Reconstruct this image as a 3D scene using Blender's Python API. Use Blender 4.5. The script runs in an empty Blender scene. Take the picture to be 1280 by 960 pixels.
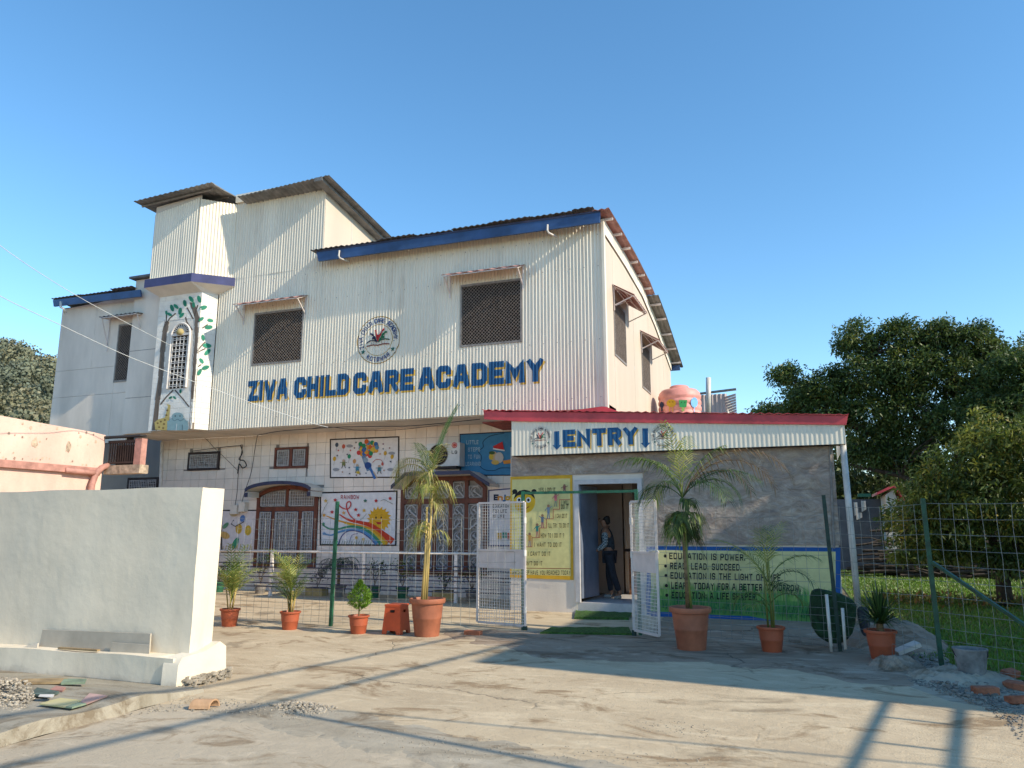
import bpy, bmesh, math, random
import numpy as np
from mathutils import Vector, Matrix
random.seed(7); RNG = np.random.default_rng(11)
C = bpy.context.scene.collection
# ------------------------------------------------------------------ camera, sky, sun
FPX, YH, CH = 950.0, 662.0, 1.6
PITCH = math.atan((YH-480)/FPX); YAW = math.radians(20.5)
cam = bpy.data.cameras.new('camera'); camo = bpy.data.objects.new('camera', cam); C.objects.link(camo)
cam.sensor_width = 36; cam.lens = 36*FPX/1280; cam.clip_end = 3000; cam.clip_start = .05
camo.location = (0, 0, CH); camo.rotation_euler = (math.pi/2+PITCH, 0, YAW)
bpy.context.scene.camera = camo
SUN_EL = math.radians(32); SUN_A = math.radians(8.5)          # nearly along the facade, from the right
SD = Vector((math.cos(SUN_EL)*math.cos(SUN_A), -math.cos(SUN_EL)*math.sin(SUN_A), math.sin(SUN_EL)))
sun = bpy.data.lights.new('sun', 'SUN'); sun.energy = 3.5; sun.angle = math.radians(.53); sun.color = (1, .89, .70)
so = bpy.data.objects.new('sun', sun); C.objects.link(so); so.rotation_euler = SD.to_track_quat('Z', 'Y').to_euler()
w = bpy.data.worlds.new('World'); bpy.context.scene.world = w; w.use_nodes = True
nt = w.node_tree; sky = nt.nodes.new('ShaderNodeTexSky'); sky.sky_type = 'NISHITA'; sky.sun_disc = False
sky.sun_elevation = SUN_EL; sky.sun_rotation = math.atan2(SD.x, SD.y)
sky.altitude = 400; sky.air_density = 1.0; sky.dust_density = .0; sky.ozone_density = 2.0
hsv = nt.nodes.new('ShaderNodeHueSaturation'); hsv.inputs['Saturation'].default_value = 1.19; hsv.inputs['Hue'].default_value = .493   # the phone's rendering of a clear sky
nt.links.new(sky.outputs[0], hsv.inputs['Color']); nt.links.new(hsv.outputs[0], nt.nodes['Background'].inputs[0]); nt.nodes['Background'].inputs[1].default_value = .15
vs = bpy.context.scene.view_settings; vs.view_transform = 'Standard'; vs.look = 'None'; vs.exposure = .80; vs.gamma = 1

# ------------------------------------------------------------------ pixel of the photograph -> point on a plane of the place
_f = Vector((-math.sin(YAW)*math.cos(PITCH), math.cos(YAW)*math.cos(PITCH), math.sin(PITCH)))
_r = Vector((math.cos(YAW), math.sin(YAW), 0)); _u = _r.cross(_f); CAM = Vector((0, 0, CH))
def ray(px, py): return _f+_r*((px-640)/FPX)+_u*((480-py)/FPX)
def PY(px, py, Y): d = ray(px, py); return CAM+d*(Y/d.y)
def PX(px, py, X): d = ray(px, py); return CAM+d*(X/d.x)
def PZ(px, py, z=0): d = ray(px, py); return CAM+d*((z-CH)/d.z)

# ------------------------------------------------------------------ materials
def lk(nt, a, b): nt.links.new(a, b)
def M(name, col, rough=.75, var=.12, scale=1.5, bump=0, bscale=40, metal=0, col2=None, streak=0, detail=5, rnd=0, trans=0, spec=.4, coat=0):
    m = bpy.data.materials.new(name); m.use_nodes = True; t = m.node_tree; n = t.nodes; b = n['Principled BSDF']
    b.inputs['Roughness'].default_value = rough; b.inputs['Metallic'].default_value = metal
    b.inputs['Specular IOR Level'].default_value = spec
    if coat: b.inputs['Coat Weight'].default_value = coat
    tc = n.new('ShaderNodeTexCoord'); mp = n.new('ShaderNodeMapping'); lk(t, tc.outputs['Object'], mp.inputs[0])
    if streak: mp.inputs['Scale'].default_value = (1, 1, 1/streak)
    nz = n.new('ShaderNodeTexNoise'); nz.inputs['Scale'].default_value = scale; nz.inputs['Detail'].default_value = detail
    nz.inputs['Roughness'].default_value = .62; lk(t, mp.outputs[0], nz.inputs[0])
    rp = n.new('ShaderNodeValToRGB'); rp.color_ramp.elements[0].position = .32; rp.color_ramp.elements[1].position = .68
    c2 = col2 if col2 else tuple(c*(1-2*var) for c in col)
    rp.color_ramp.elements[0].color = (*c2, 1); rp.color_ramp.elements[1].color = (*[min(1, c*(1+(0 if col2 else var*.5))) for c in col], 1)
    lk(t, nz.outputs[0], rp.inputs[0]); out = rp.outputs[0]
    if rnd:
        oi = n.new('ShaderNodeObjectInfo'); hs = n.new('ShaderNodeHueSaturation'); mr = n.new('ShaderNodeMapRange')
        mr.inputs[3].default_value = 1-rnd; mr.inputs[4].default_value = 1+rnd
        lk(t, oi.outputs['Random'], mr.inputs[0]); lk(t, mr.outputs[0], hs.inputs['Value']); lk(t, out, hs.inputs['Color']); out = hs.outputs[0]
    lk(t, out, b.inputs['Base Color'])
    if bump:
        bz = n.new('ShaderNodeTexNoise'); bz.inputs['Scale'].default_value = bscale; bz.inputs['Detail'].default_value = 6
        lk(t, tc.outputs['Object'], bz.inputs[0]); bp = n.new('ShaderNodeBump'); bp.inputs['Strength'].default_value = bump
        bp.inputs['Distance'].default_value = .02; lk(t, bz.outputs[0], bp.inputs['Height']); lk(t, bp.outputs[0], b.inputs['Normal'])
    return m
def MV(name, rough=.8, var=.18, trans=0, spec=.3, scale=6, bump=0):
    """colour of each painted shape or leaf is stored on the mesh (attribute Col), broken up by a noise"""
    m = bpy.data.materials.new(name); m.use_nodes = True; t = m.node_tree; n = t.nodes; b = n['Principled BSDF']
    b.inputs['Roughness'].default_value = rough; b.inputs['Specular IOR Level'].default_value = spec
    at = n.new('ShaderNodeAttribute'); at.attribute_name = 'Col'
    tc = n.new('ShaderNodeTexCoord'); nz = n.new('ShaderNodeTexNoise'); nz.inputs['Scale'].default_value = scale; nz.inputs['Detail'].default_value = 6
    lk(t, tc.outputs['Object'], nz.inputs[0]); mr = n.new('ShaderNodeMapRange'); mr.inputs[1].default_value = .3; mr.inputs[2].default_value = .7
    mr.inputs[3].default_value = 1-var; mr.inputs[4].default_value = 1+var*.4; lk(t, nz.outputs[0], mr.inputs[0])
    mx = n.new('ShaderNodeVectorMath'); mx.operation = 'SCALE'; lk(t, at.outputs['Color'], mx.inputs[0]); lk(t, mr.outputs[0], mx.inputs['Scale'])
    lk(t, mx.outputs[0], b.inputs['Base Color'])
    if bump:
        bp = n.new('ShaderNodeBump'); bp.inputs['Strength'].default_value = bump; bp.inputs['Distance'].default_value = .02
        lk(t, nz.outputs[0], bp.inputs['Height']); lk(t, bp.outputs[0], b.inputs['Normal'])
    if trans:
        tr = n.new('ShaderNodeBsdfTranslucent'); ms = n.new('ShaderNodeMixShader'); ms.inputs[0].default_value = trans
        lk(t, mx.outputs[0], tr.inputs[0]); lk(t, b.outputs[0], ms.inputs[1]); lk(t, tr.outputs[0], ms.inputs[2]); lk(t, ms.outputs[0], n['Material Output'].inputs[0])
    return m
K = {}
def aged(name, col, rough, dirt, streak_x, streak_z, amount, blot=.25, bump=.0, base_z=None, spec=.5, rnd=.03, bs=5):
    """paint with rain runs, blotches and (optionally) mud splashed up from the ground"""
    m = M(name, col, rough, .06, 1.2, bump, bs, streak=4, rnd=rnd, spec=spec); t = m.node_tree; n = t.nodes; b = n['Principled BSDF']; src = b.inputs['Base Color'].links[0].from_socket; tc = n.new('ShaderNodeTexCoord')
    def nz(sc, mps, det=6, dist=0):
        mp = n.new('ShaderNodeMapping'); mp.inputs['Scale'].default_value = mps; lk(t, tc.outputs['Object'], mp.inputs[0]); z = n.new('ShaderNodeTexNoise'); z.inputs['Scale'].default_value = sc; z.inputs['Detail'].default_value = det; z.inputs['Distortion'].default_value = dist; z.inputs['Roughness'].default_value = .65; lk(t, mp.outputs[0], z.inputs[0]); return z.outputs[0]
    def rg(i, a, c, hi=1.0): r = n.new('ShaderNodeMapRange'); r.inputs[1].default_value = a; r.inputs[2].default_value = c; r.inputs[4].default_value = hi; lk(t, i, r.inputs[0]); return r.outputs[0]
    def mul(a, c): x = n.new('ShaderNodeMath'); x.operation = 'MULTIPLY'; lk(t, a, x.inputs[0]); lk(t, c, x.inputs[1]); return x.outputs[0]
    def mix(a, c, f): x = n.new('ShaderNodeMix'); x.data_type = 'RGBA'; x.inputs[7].default_value = (*c, 1); lk(t, a, x.inputs[6]); lk(t, f, x.inputs[0]); return x.outputs[2]
    c = mix(src, dirt, mul(rg(nz(streak_x, (1, 1, streak_z)), .52, .72, amount), rg(nz(.5, (1, 1, 1), 3), .42, .60)))
    c = mix(c, tuple(v*.7 for v in col), rg(nz(.9, (1, 1, 1.4), 8, 1.2), .54, .72, blot))
    if base_z is not None:
        sx = n.new('ShaderNodeSeparateXYZ'); ge = n.new('ShaderNodeNewGeometry'); lk(t, ge.outputs['Position'], sx.inputs[0]); ad = n.new('ShaderNodeMath'); ad.operation = 'MULTIPLY_ADD'; lk(t, nz(4, (1, 1, 1), 7, .8), ad.inputs[0]); ad.inputs[1].default_value = -base_z*2.2; lk(t, sx.outputs[2], ad.inputs[2])
        c = mix(c, dirt, rg(ad.outputs[0], -base_z*.6, -base_z*1.25, .75))
    lk(t, c, b.inputs['Base Color']); return m
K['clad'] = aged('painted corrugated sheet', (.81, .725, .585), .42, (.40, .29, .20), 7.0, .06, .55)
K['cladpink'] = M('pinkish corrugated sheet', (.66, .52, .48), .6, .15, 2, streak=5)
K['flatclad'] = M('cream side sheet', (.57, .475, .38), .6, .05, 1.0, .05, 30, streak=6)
K['plaster'] = M('white plaster', (.70, .65, .58), .85, .10, 1.3, .15, 30, streak=3)
K['plasterblue'] = M('bluish white plaster', (.72, .64, .55), .85, .10, 1.2, .12, 30, streak=3)
K['soffit'] = M('soffit plaster', (.70, .62, .54), .9, .12, 1.0, .1, 20)
K['tile'] = M('white wall tile', (.80, .69, .60), .35, .07, 2.0, .03, 20, rnd=.05, spec=.5)
K['grout'] = M('tile joint', (.30, .27, .25), .9, .15, 6)
K['brickw'] = M('white washed brick', (.78, .74, .67), .8, .07, 3, .25, 40, rnd=.04)
K['blue'] = M('blue painted fascia', (.030, .080, .21), .45, .2, 2, spec=.5)
K['navy'] = M('navy painted edge', (.040, .042, .085), .55, .2, 3)
K['violet'] = M('blue violet ledge', (.055, .06, .16), .55, .15, 3)
K['red'] = M('red painted fascia', (.60, .06, .07), .5, .22, 1.6, spec=.5)
K['redrust'] = M('rusty red underside', (.30, .07, .05), .8, .3, 8)
K['pinksheet'] = M('faded red sheet', (.46, .25, .22), .6, .2, 4)
K['roofdark'] = M('dark grey roof sheet', (.15, .15, .155), .6, .25, 3, metal=.2)
K['roofgrey'] = M('grey roof sheet', (.27, .26, .25), .55, .25, 3, metal=.3)
K['metalw'] = M('white painted steel', (.76, .70, .64), .45, .12, 8, spec=.5)
K['grille'] = M('window grille paint', (.46, .44, .44), .5, .15, 8)
K['metalwl'] = M('lilac white painted steel', (.68, .60, .56), .5, .08, 5)
K['metalgrey'] = M('grey steel', (.27, .24, .215), .5, .2, 8)
K['pvc'] = M('grey white pvc pipe', (.64, .59, .53), .45, .15, 4)
K['mesh'] = M('window mesh wire', (.25, .20, .165), .55, .2, 10)
K['dark'] = M('dark interior', (.022, .016, .012), .9, .2, 3)
K['curtain'] = M('dark curtain', (.03, .02, .024), .9, .4, 5, col2=(.02, .02, .03))
K['woodred'] = M('red brown painted wood', (.15, .042, .022), .55, .25, 6, .1, 30, streak=4)
K['woodbrown'] = M('brown wood counter', (.34, .15, .07), .5, .3, 4, .1, 20, streak=.25)
K['frame'] = M('dark brown frame', (.035, .02, .018), .6, .2, 6)
K['greenpost'] = M('green painted post', (.015, .13, .065), .5, .3, 12, spec=.5)
K['greenpost2'] = M('deep green painted post', (.012, .075, .042), .5, .3, 12)
K['darkgreenpost'] = M('dark green painted post', (.012, .045, .035), .55, .3, 12)
K['wire'] = M('galvanised wire', (.30, .31, .29), .5, .2, 20, metal=.3)
K['slate'] = M('grey blue wall darkened for shade', (.10, .11, .13), .9, .15, 2)  # grey blue wall, its deep shade put into the dark colour
K['terra'] = M('terracotta plastic', (.42, .10, .045), .5, .12, 5, .04, 30, spec=.4)
K['terra2'] = M('brown terracotta plastic', (.38, .13, .07), .55, .18, 4, .06, 30)
K['orange'] = M('orange plastic', (.62, .10, .035), .42, .1, 5)
K['soil'] = M('potting soil', (.05, .032, .02), .95, .4, 30, .6, 60)
K['stem'] = M('green palm stem', (.20, .22, .05), .6, .3, 12, streak=4)
K['stemy'] = M('yellow palm stem', (.55, .40, .14), .55, .25, 12, streak=5)
K['stembr'] = M('brown palm stem', (.20, .13, .06), .7, .3, 14, streak=.4)
K['bark'] = M('tree bark', (.075, .055, .04), .95, .4, 8, .6, 25, streak=3)
K['leaf'] = MV('mango leaves', .5, .25, .38, .5, 1.0)
K['palm'] = MV('palm leaves', .5, .15, .30, .4, 5)
K['paint'] = MV('painted picture', .7, .12, 0, .3, 9)
K['turf'] = M('artificial turf', (.07, .16, .03), .95, .35, 20, .9, 150)
K['darkturf'] = M('dark green net roll', (.025, .070, .028), .9, .4, 12, .8, 80)
K['cloth'] = M('dark grey cloth', (.07, .07, .085), .95, .3, 6, .5, 15)
K['pinkwall'] = M('peach painted plaster', (.74, .50, .41), .85, .10, 1.5, .3, 18, streak=2)
K['pinkband'] = M('dusty red band', (.50, .25, .20), .8, .2, 4, .2, 20)
K['peel'] = M('peeling patch', (.52, .40, .29), .95, .3, 8, .5, 30)
K['greywall'] = aged('whitewashed cement wall', (.74, .645, .505), .9, (.42, .36, .27), 3.2, .18, .35, .28, .3, .16, .2, 0, 6)
K['brokencement'] = M('bare cement', (.30, .27, .22), .95, .3, 5, .8, 20)
K['board'] = M('grey board', (.44, .385, .31), .8, .1, 3)
K['card'] = M('brown board edge', (.36, .25, .13), .85, .2, 6)
K['brick'] = M('red brick', (.42, .15, .08), .9, .25, 9, .5, 40, rnd=.15)
K['stone'] = M('rubble', (.30, .27, .23), .95, .3, 7, .6, 30, rnd=.25)
K['rubblesand'] = M('sandy rubble', (.42, .36, .28), .95, .3, 9, .5, 40)
K['bucket'] = M('worn grey bucket', (.22, .23, .23), .7, .3, 6)
K['tank'] = M('pink plastic tank', (.80, .34, .29), .55, .15, 3)
K['cable'] = M('black cable', (.03, .03, .032), .6, .2, 5)
K['cablew'] = M('pale cable', (.60, .62, .62), .6, .1, 5)
K['conc'] = M('pole concrete', (.36, .34, .31), .9, .2, 4, .3, 30)
K['skin'] = M('skin', (.30, .15, .09), .55, .08, 10)
K['hair'] = M('black hair', (.012, .010, .010), .5, .3, 20)
K['vest'] = M('dark navy vest', (.03, .045, .06), .9, .3, 20)
K['trouser'] = M('dark trousers', (.025, .028, .04), .9, .2, 20)
K['shoe'] = M('pale grey shoe', (.34, .33, .31), .8, .2, 20)
K['blueglass'] = M('grey blue door panel', (.15, .18, .24), .35, .15, 3)
K['alu'] = M('pale blue door frame', (.52, .50, .50), .45, .1, 6)
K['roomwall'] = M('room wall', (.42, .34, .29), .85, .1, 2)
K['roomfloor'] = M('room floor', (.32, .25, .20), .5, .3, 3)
K['acwhite'] = M('air conditioner casing', (.62, .60, .57), .5, .08, 4)
K['planter'] = M('pale yellow planter', (.42, .33, .14), .7, .2, 6)
K['planterg'] = M('green plastic pot', (.03, .14, .08), .55, .15, 6)
K['planters'] = M('grey cement pot', (.25, .23, .21), .9, .2, 6, .3, 30)

def sleeve_mat():
    m = M('patterned sleeve', (.30, .36, .38), .9, .1, 20); t = m.node_tree; n = t.nodes; b = n['Principled BSDF']
    ch = n.new('ShaderNodeTexChecker'); ch.inputs['Scale'].default_value = 34; ch.inputs[1].default_value = (.34, .40, .42, 1); ch.inputs[2].default_value = (.04, .06, .08, 1)
    tc = n.new('ShaderNodeTexCoord'); lk(t, tc.outputs['Object'], ch.inputs[0]); lk(t, ch.outputs[0], b.inputs['Base Color']); return m
K['sleeve'] = sleeve_mat()

def tarp_mat():
    """grey stone-print plastic sheet: cloudy grey print, white scribbled creases, brownish blotches"""
    m = bpy.data.materials.new('stone print plastic sheet'); m.use_nodes = True; t = m.node_tree; n = t.nodes; b = n['Principled BSDF']
    b.inputs['Roughness'].default_value = .28; b.inputs['Specular IOR Level'].default_value = .6
    tc = n.new('ShaderNodeTexCoord')
    def noise(sc, det, dist=0, mpscale=(1, 1, 1), ro=.6):
        mp = n.new('ShaderNodeMapping'); mp.inputs['Scale'].default_value = mpscale; lk(t, tc.outputs['Object'], mp.inputs[0])
        z = n.new('ShaderNodeTexNoise'); z.inputs['Scale'].default_value = sc; z.inputs['Detail'].default_value = det
        z.inputs['Distortion'].default_value = dist; z.inputs['Roughness'].default_value = ro; lk(t, mp.outputs[0], z.inputs[0]); return z.outputs[0]
    def ramp(i, *st):
        r = n.new('ShaderNodeValToRGB'); e = r.color_ramp.elements
        e[0].position, e[0].color = st[0][0], (*st[0][1], 1); e[1].position, e[1].color = st[-1][0], (*st[-1][1], 1)
        for p, c in st[1:-1]: q = e.new(p); q.color = (*c, 1)
        lk(t, i, r.inputs[0]); return r.outputs[0]
    base = ramp(noise(2.6, 10, 1.6, (.8, 1, 1.5), .7), (.3, (.17, .125, .10)), (.5, (.29, .225, .18)), (.7, (.46, .375, .30)))
    cre = ramp(noise(2.4, 5, 3.4, (.8, 1, 1.1), .6), (.480, (0, 0, 0)), (.494, (.9,)*3), (.508, (0, 0, 0)))
    mx = n.new('ShaderNodeMix'); mx.data_type = 'RGBA'; mx.inputs[7].default_value = (.62, .55, .48, 1); lk(t, base, mx.inputs[6])
    mu = n.new('ShaderNodeMath'); mu.operation = 'MULTIPLY'; lk(t, cre, mu.inputs[0]); lk(t, ramp(noise(1.1, 2), (.45, (0, 0, 0)), (.62, (.5,)*3)), mu.inputs[1]); lk(t, mu.outputs[0], mx.inputs[0])
    m2 = n.new('ShaderNodeMix'); m2.data_type = 'RGBA'; m2.inputs[7].default_value = (.30, .20, .17, 1); lk(t, mx.outputs[2], m2.inputs[6])
    lk(t, ramp(noise(1.3, 5, .5), (.52, (0, 0, 0)), (.72, (.55,)*3)), m2.inputs[0]); lk(t, m2.outputs[2], b.inputs['Base Color'])
    bp = n.new('ShaderNodeBump'); bp.inputs['Strength'].default_value = .8; bp.inputs['Distance'].default_value = .05
    lk(t, noise(3.0, 7, 2.0, (.8, 1, 1.2)), bp.inputs['Height']); lk(t, bp.outputs[0], b.inputs['Normal']); return m
K['tarp'] = tarp_mat()

def ground_mat(name, cols, sandy=.5, crack=.6, band=None):
    """worn concrete: tone clouds, trowel streaks, grit, hairline cracks, dirt"""
    m = bpy.data.materials.new(name); m.use_nodes = True; t = m.node_tree; n = t.nodes; b = n['Principled BSDF']
    b.inputs['Roughness'].default_value = .93; b.inputs['Specular IOR Level'].default_value = .2; tc = n.new('ShaderNodeTexCoord')
    def noise(sc, det=6, dist=0, mps=(1, 1, 1), rot=0, ro=.6):
        mp = n.new('ShaderNodeMapping'); mp.inputs['Scale'].default_value = mps; mp.inputs['Rotation'].default_value = (0, 0, rot); lk(t, tc.outputs['Object'], mp.inputs[0])
        z = n.new('ShaderNodeTexNoise'); z.inputs['Scale'].default_value = sc; z.inputs['Detail'].default_value = det; z.inputs['Roughness'].default_value = ro
        z.inputs['Distortion'].default_value = dist; lk(t, mp.outputs[0], z.inputs[0]); return z.outputs[0]
    def ramp(i, a, c):
        r = n.new('ShaderNodeMapRange'); r.inputs[1].default_value = a; r.inputs[2].default_value = c; lk(t, i, r.inputs[0]); return r.outputs[0]
    def mix(a, col, f):
        x = n.new('ShaderNodeMix'); x.data_type = 'RGBA'; x.inputs[7].default_value = (*col, 1); lk(t, a, x.inputs[6]); lk(t, f, x.inputs[0]); return x.outputs[2]
    def mul(a, v):
        x = n.new('ShaderNodeMath'); x.operation = 'MULTIPLY'; lk(t, a, x.inputs[0])
        if isinstance(v, float): x.inputs[1].default_value = v
        else: lk(t, v, x.inputs[1])
        return x.outputs[0]
    r = n.new('ShaderNodeValToRGB'); e = r.color_ramp.elements; e[0].position = .3; e[1].position = .7
    e[0].color = (*cols[0], 1); e[1].color = (*cols[1], 1); lk(t, noise(.55, 8, .6, (1, 1.6, 1), .3, .65), r.inputs[0]); c = r.outputs[0]
    c = mix(c, cols[2], mul(ramp(noise(2.2, 8, 1.2, (.6, 1.4, 1), .35), .52, .66), sandy))
    c = mix(c, tuple(v*.5 for v in cols[0]), mul(ramp(noise(.8, 8, .9, (.8, 1.2, 1), .9), .585, .66), .6))
    c = mix(c, (cols[0][0]*.62, cols[0][1]*.54, cols[0][2]*.46), mul(ramp(noise(1.1, 10, 1.5, (.75, 1.1, 1), .25, .7), .53, .62), .85))
    c = mix(c, tuple(min(1, v*1.18) for v in cols[1]), mul(ramp(noise(3.1, 8, 1.0, (.5, 1.5, 1), .2), .56, .66), .45))
    grit = mul(ramp(noise(55, 3, 0), .62, .70), ramp(noise(.8, 4, .5), .50, .60)); c = mix(c, (.10, .085, .06), mul(grit, .8))
    v = n.new('ShaderNodeTexVoronoi'); v.feature = 'DISTANCE_TO_EDGE'; v.inputs['Scale'].default_value = .33
    dz = n.new('ShaderNodeTexNoise'); dz.inputs['Scale'].default_value = 2.5; dz.inputs['Detail'].default_value = 6; lk(t, tc.outputs['Object'], dz.inputs[0])
    ad = n.new('ShaderNodeVectorMath'); ad.operation = 'MULTIPLY_ADD'; lk(t, dz.outputs[1], ad.inputs[0]); ad.inputs[1].default_value = (.5, .5, 0); lk(t, tc.outputs['Object'], ad.inputs[2])
    lk(t, ad.outputs[0], v.inputs[0]); cr = ramp(v.outputs[0], .006, .0); cm = mul(mul(cr, ramp(noise(.35, 3), .50, .58)), crack); c = mix(c, (.09, .075, .06), cm)
    lk(t, c, b.inputs['Base Color'])
    bp = n.new('ShaderNodeBump'); bp.inputs['Strength'].default_value = .55; bp.inputs['Distance'].default_value = .02
    s1 = n.new('ShaderNodeMath'); s1.operation = 'ADD'; lk(t, mul(noise(9, 8, .5), 1.0), s1.inputs[0]); lk(t, mul(noise(60, 4), .35), s1.inputs[1])
    s2 = n.new('ShaderNodeMath'); s2.operation = 'SUBTRACT'; lk(t, s1.outputs[0], s2.inputs[0]); lk(t, cm, s2.inputs[1])
    lk(t, s2.outputs[0], bp.inputs['Height']); lk(t, bp.outputs[0], b.inputs['Normal']); return m
K['yard'] = ground_mat('yard concrete', ((.42, .325, .215), (.575, .46, .31), (.65, .54, .375)))
K['road'] = ground_mat('road concrete', ((.40, .33, .24), (.50, .415, .305), (.44, .37, .27)), .4)
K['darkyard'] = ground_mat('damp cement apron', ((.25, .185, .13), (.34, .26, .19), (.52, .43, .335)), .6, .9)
K['sand'] = ground_mat('sandy dirt', ((.32, .27, .20), (.45, .39, .30), (.25, .21, .15)), .7, 0.0)
K['earth'] = ground_mat('bare earth', ((.12, .095, .06), (.20, .16, .10), (.10, .12, .04)), .7, 0.0)
K['grass'] = ground_mat('short grass', ((.07, .13, .015), (.12, .21, .02), (.16, .17, .05)), .5, 0.0)

K['stain'] = ground_mat('stained concrete', ((.30, .23, .155), (.44, .35, .24), (.55, .46, .33)), .7, .4)
K['kerb'] = ground_mat('old kerb cement', ((.27, .235, .18), (.36, .32, .25), (.22, .19, .14)), .8, 0.0)
# ------------------------------------------------------------------ mesh helpers
def wloc(p):
    v = Vector((0, 0, 0))
    while p: v = v+p.location; p = p.parent
    return v
class MB:
    def __init__(s): s.v = []; s.f = []; s.c = []
    def quad(s, *p, col=None):
        k = len(s.v); s.v += [tuple(q) for q in p]; s.f.append(tuple(range(k, k+len(p)))); s.c.append(col); return s
    def box(s, x0, x1, y0, y1, z0, z1):
        x0, x1 = sorted((x0, x1)); y0, y1 = sorted((y0, y1)); z0, z1 = sorted((z0, z1)); k = len(s.v)
        s.v += [(x, y, z) for z in (z0, z1) for y in (y0, y1) for x in (x0, x1)]
        for q in ((0, 2, 3, 1), (4, 5, 7, 6), (0, 1, 5, 4), (2, 6, 7, 3), (0, 4, 6, 2), (1, 3, 7, 5)): s.f.append(tuple(k+i for i in q)); s.c.append(None)
        return s
    def obox(s, c, ax, ay, az):          # box from centre and three half-axis vectors
        c, ax, ay, az = map(Vector, (c, ax, ay, az)); k = len(s.v)
        s.v += [tuple(c+ax*i+ay*j+az*l) for l in (-1, 1) for j in (-1, 1) for i in (-1, 1)]
        for q in ((0, 2, 3, 1), (4, 5, 7, 6), (0, 1, 5, 4), (2, 6, 7, 3), (0, 4, 6, 2), (1, 3, 7, 5)): s.f.append(tuple(k+i for i in q)); s.c.append(None)
        return s
    def bar(s, a, b, w, h=None, up=(0, 0, 1)):
        a, b = Vector(a), Vector(b); d = b-a
        if d.length < 1e-6: return s
        u = Vector(up); sd = d.cross(u)
        if sd.length < 1e-4: sd = d.cross(Vector((0, 1, 0)))
        sd.normalize(); n = sd.cross(d).normalized(); return s.obox((a+b)/2, d/2, sd*w/2, n*(h or w)/2)
    def tube(s, pts, r, seg=8, cap=True):
        pts = [Vector(p) for p in pts]; rs = r if isinstance(r, (list, tuple)) else [r]*len(pts); k0 = len(s.v); up = Vector((.13, .2, .97)) if abs((pts[-1]-pts[0]).normalized().z) < .9 else Vector((.97, .2, .1))
        for i, p in enumerate(pts):
            d = (pts[min(i+1, len(pts)-1)]-pts[max(i-1, 0)]).normalized(); a = d.cross(up).normalized(); b = a.cross(d)
            for j in range(seg): t = 2*math.pi*j/seg; s.v.append(tuple(p+(a*math.cos(t)+b*math.sin(t))*rs[i]))
        for i in range(len(pts)-1):
            for j in range(seg): a = k0+i*seg+j; b = k0+i*seg+(j+1) % seg; s.f.append((a, b, b+seg, a+seg)); s.c.append(None)
        if cap:
            s.f.append(tuple(k0+j for j in range(seg))[::-1]); s.c.append(None); s.f.append(tuple(k0+(len(pts)-1)*seg+j for j in range(seg))); s.c.append(None)
        return s
    def lathe(s, cx, cy, prof, seg=20):
        k0 = len(s.v)
        for r, z in prof:
            for j in range(seg): t = 2*math.pi*j/seg; s.v.append((cx+r*math.cos(t), cy+r*math.sin(t), z))
        for i in range(len(prof)-1):
            for j in range(seg): a = k0+i*seg+j; b = k0+i*seg+(j+1) % seg; s.f.append((a, b, b+seg, a+seg)); s.c.append(None)
        return s
    def prism(s, pts, vec):              # extrude a 3-D polygon along vec
        k = len(s.v); n = len(pts); vec = Vector(vec); s.v += [tuple(Vector(p)) for p in pts]+[tuple(Vector(p)+vec) for p in pts]
        s.f.append(tuple(k+i for i in range(n))); s.f.append(tuple(k+n+i for i in range(n))[::-1]); s.c += [None, None]
        for i in range(n): j = (i+1) % n; s.f.append((k+i, k+n+i, k+n+j, k+j)); s.c.append(None)
        return s
    def obj(s, name, mat, parent=None, smooth=False, fixn=True, **tags):
        if not s.v: return None
        o = wloc(parent); me = bpy.data.meshes.new(name)
        me.from_pydata([(a-o.x, b-o.y, c-o.z) for a, b, c in s.v], [], s.f)
        me.materials.append(K[mat] if isinstance(mat, str) else mat)
        if any(c is not None for c in s.c):
            at = me.color_attributes.new('Col', 'FLOAT_COLOR', 'CORNER'); buf = []
            for f, c in zip(s.f, s.c): buf += [*(c or (.5, .5, .5)), 1.0]*len(f)
            at.data.foreach_set('color', buf)
        if smooth: me.polygons.foreach_set('use_smooth', [True]*len(me.polygons))
        me.update()
        if fixn:
            bm = bmesh.new(); bm.from_mesh(me); bmesh.ops.recalc_face_normals(bm, faces=bm.faces); bm.to_mesh(me); bm.free()
        ob = bpy.data.objects.new(name, me); C.objects.link(ob); ob.parent = parent
        for k_, v_ in tags.items(): ob[k_] = v_
        return ob
def shade(ob, ang=35):
    """smooth shading except over sharp edges"""
    me = ob.data; me.polygons.foreach_set('use_smooth', [True]*len(me.polygons)); bm = bmesh.new(); bm.from_mesh(me)
    for e in bm.edges:
        if len(e.link_faces) == 2 and e.calc_face_angle(0) > math.radians(ang): e.smooth = False
    bm.to_mesh(me); bm.free(); return ob
def thing(name, label, cat, loc=(0, 0, 0), group=None):
    o = bpy.data.objects.new(name, None); C.objects.link(o); o.location = loc; o.empty_display_size = .2
    o['label'] = label; o['category'] = cat
    if group: o['group'] = group
    return o
def tag(o, label, cat, group=None):
    o['label'] = label; o['category'] = cat
    if group: o['group'] = group
    return o
def copy_tree(o, parent=None):
    c = o.copy(); C.objects.link(c); c.parent = parent
    for ch in [x for x in bpy.data.objects if x.parent == o]: copy_tree(ch, c)
    return c

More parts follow.
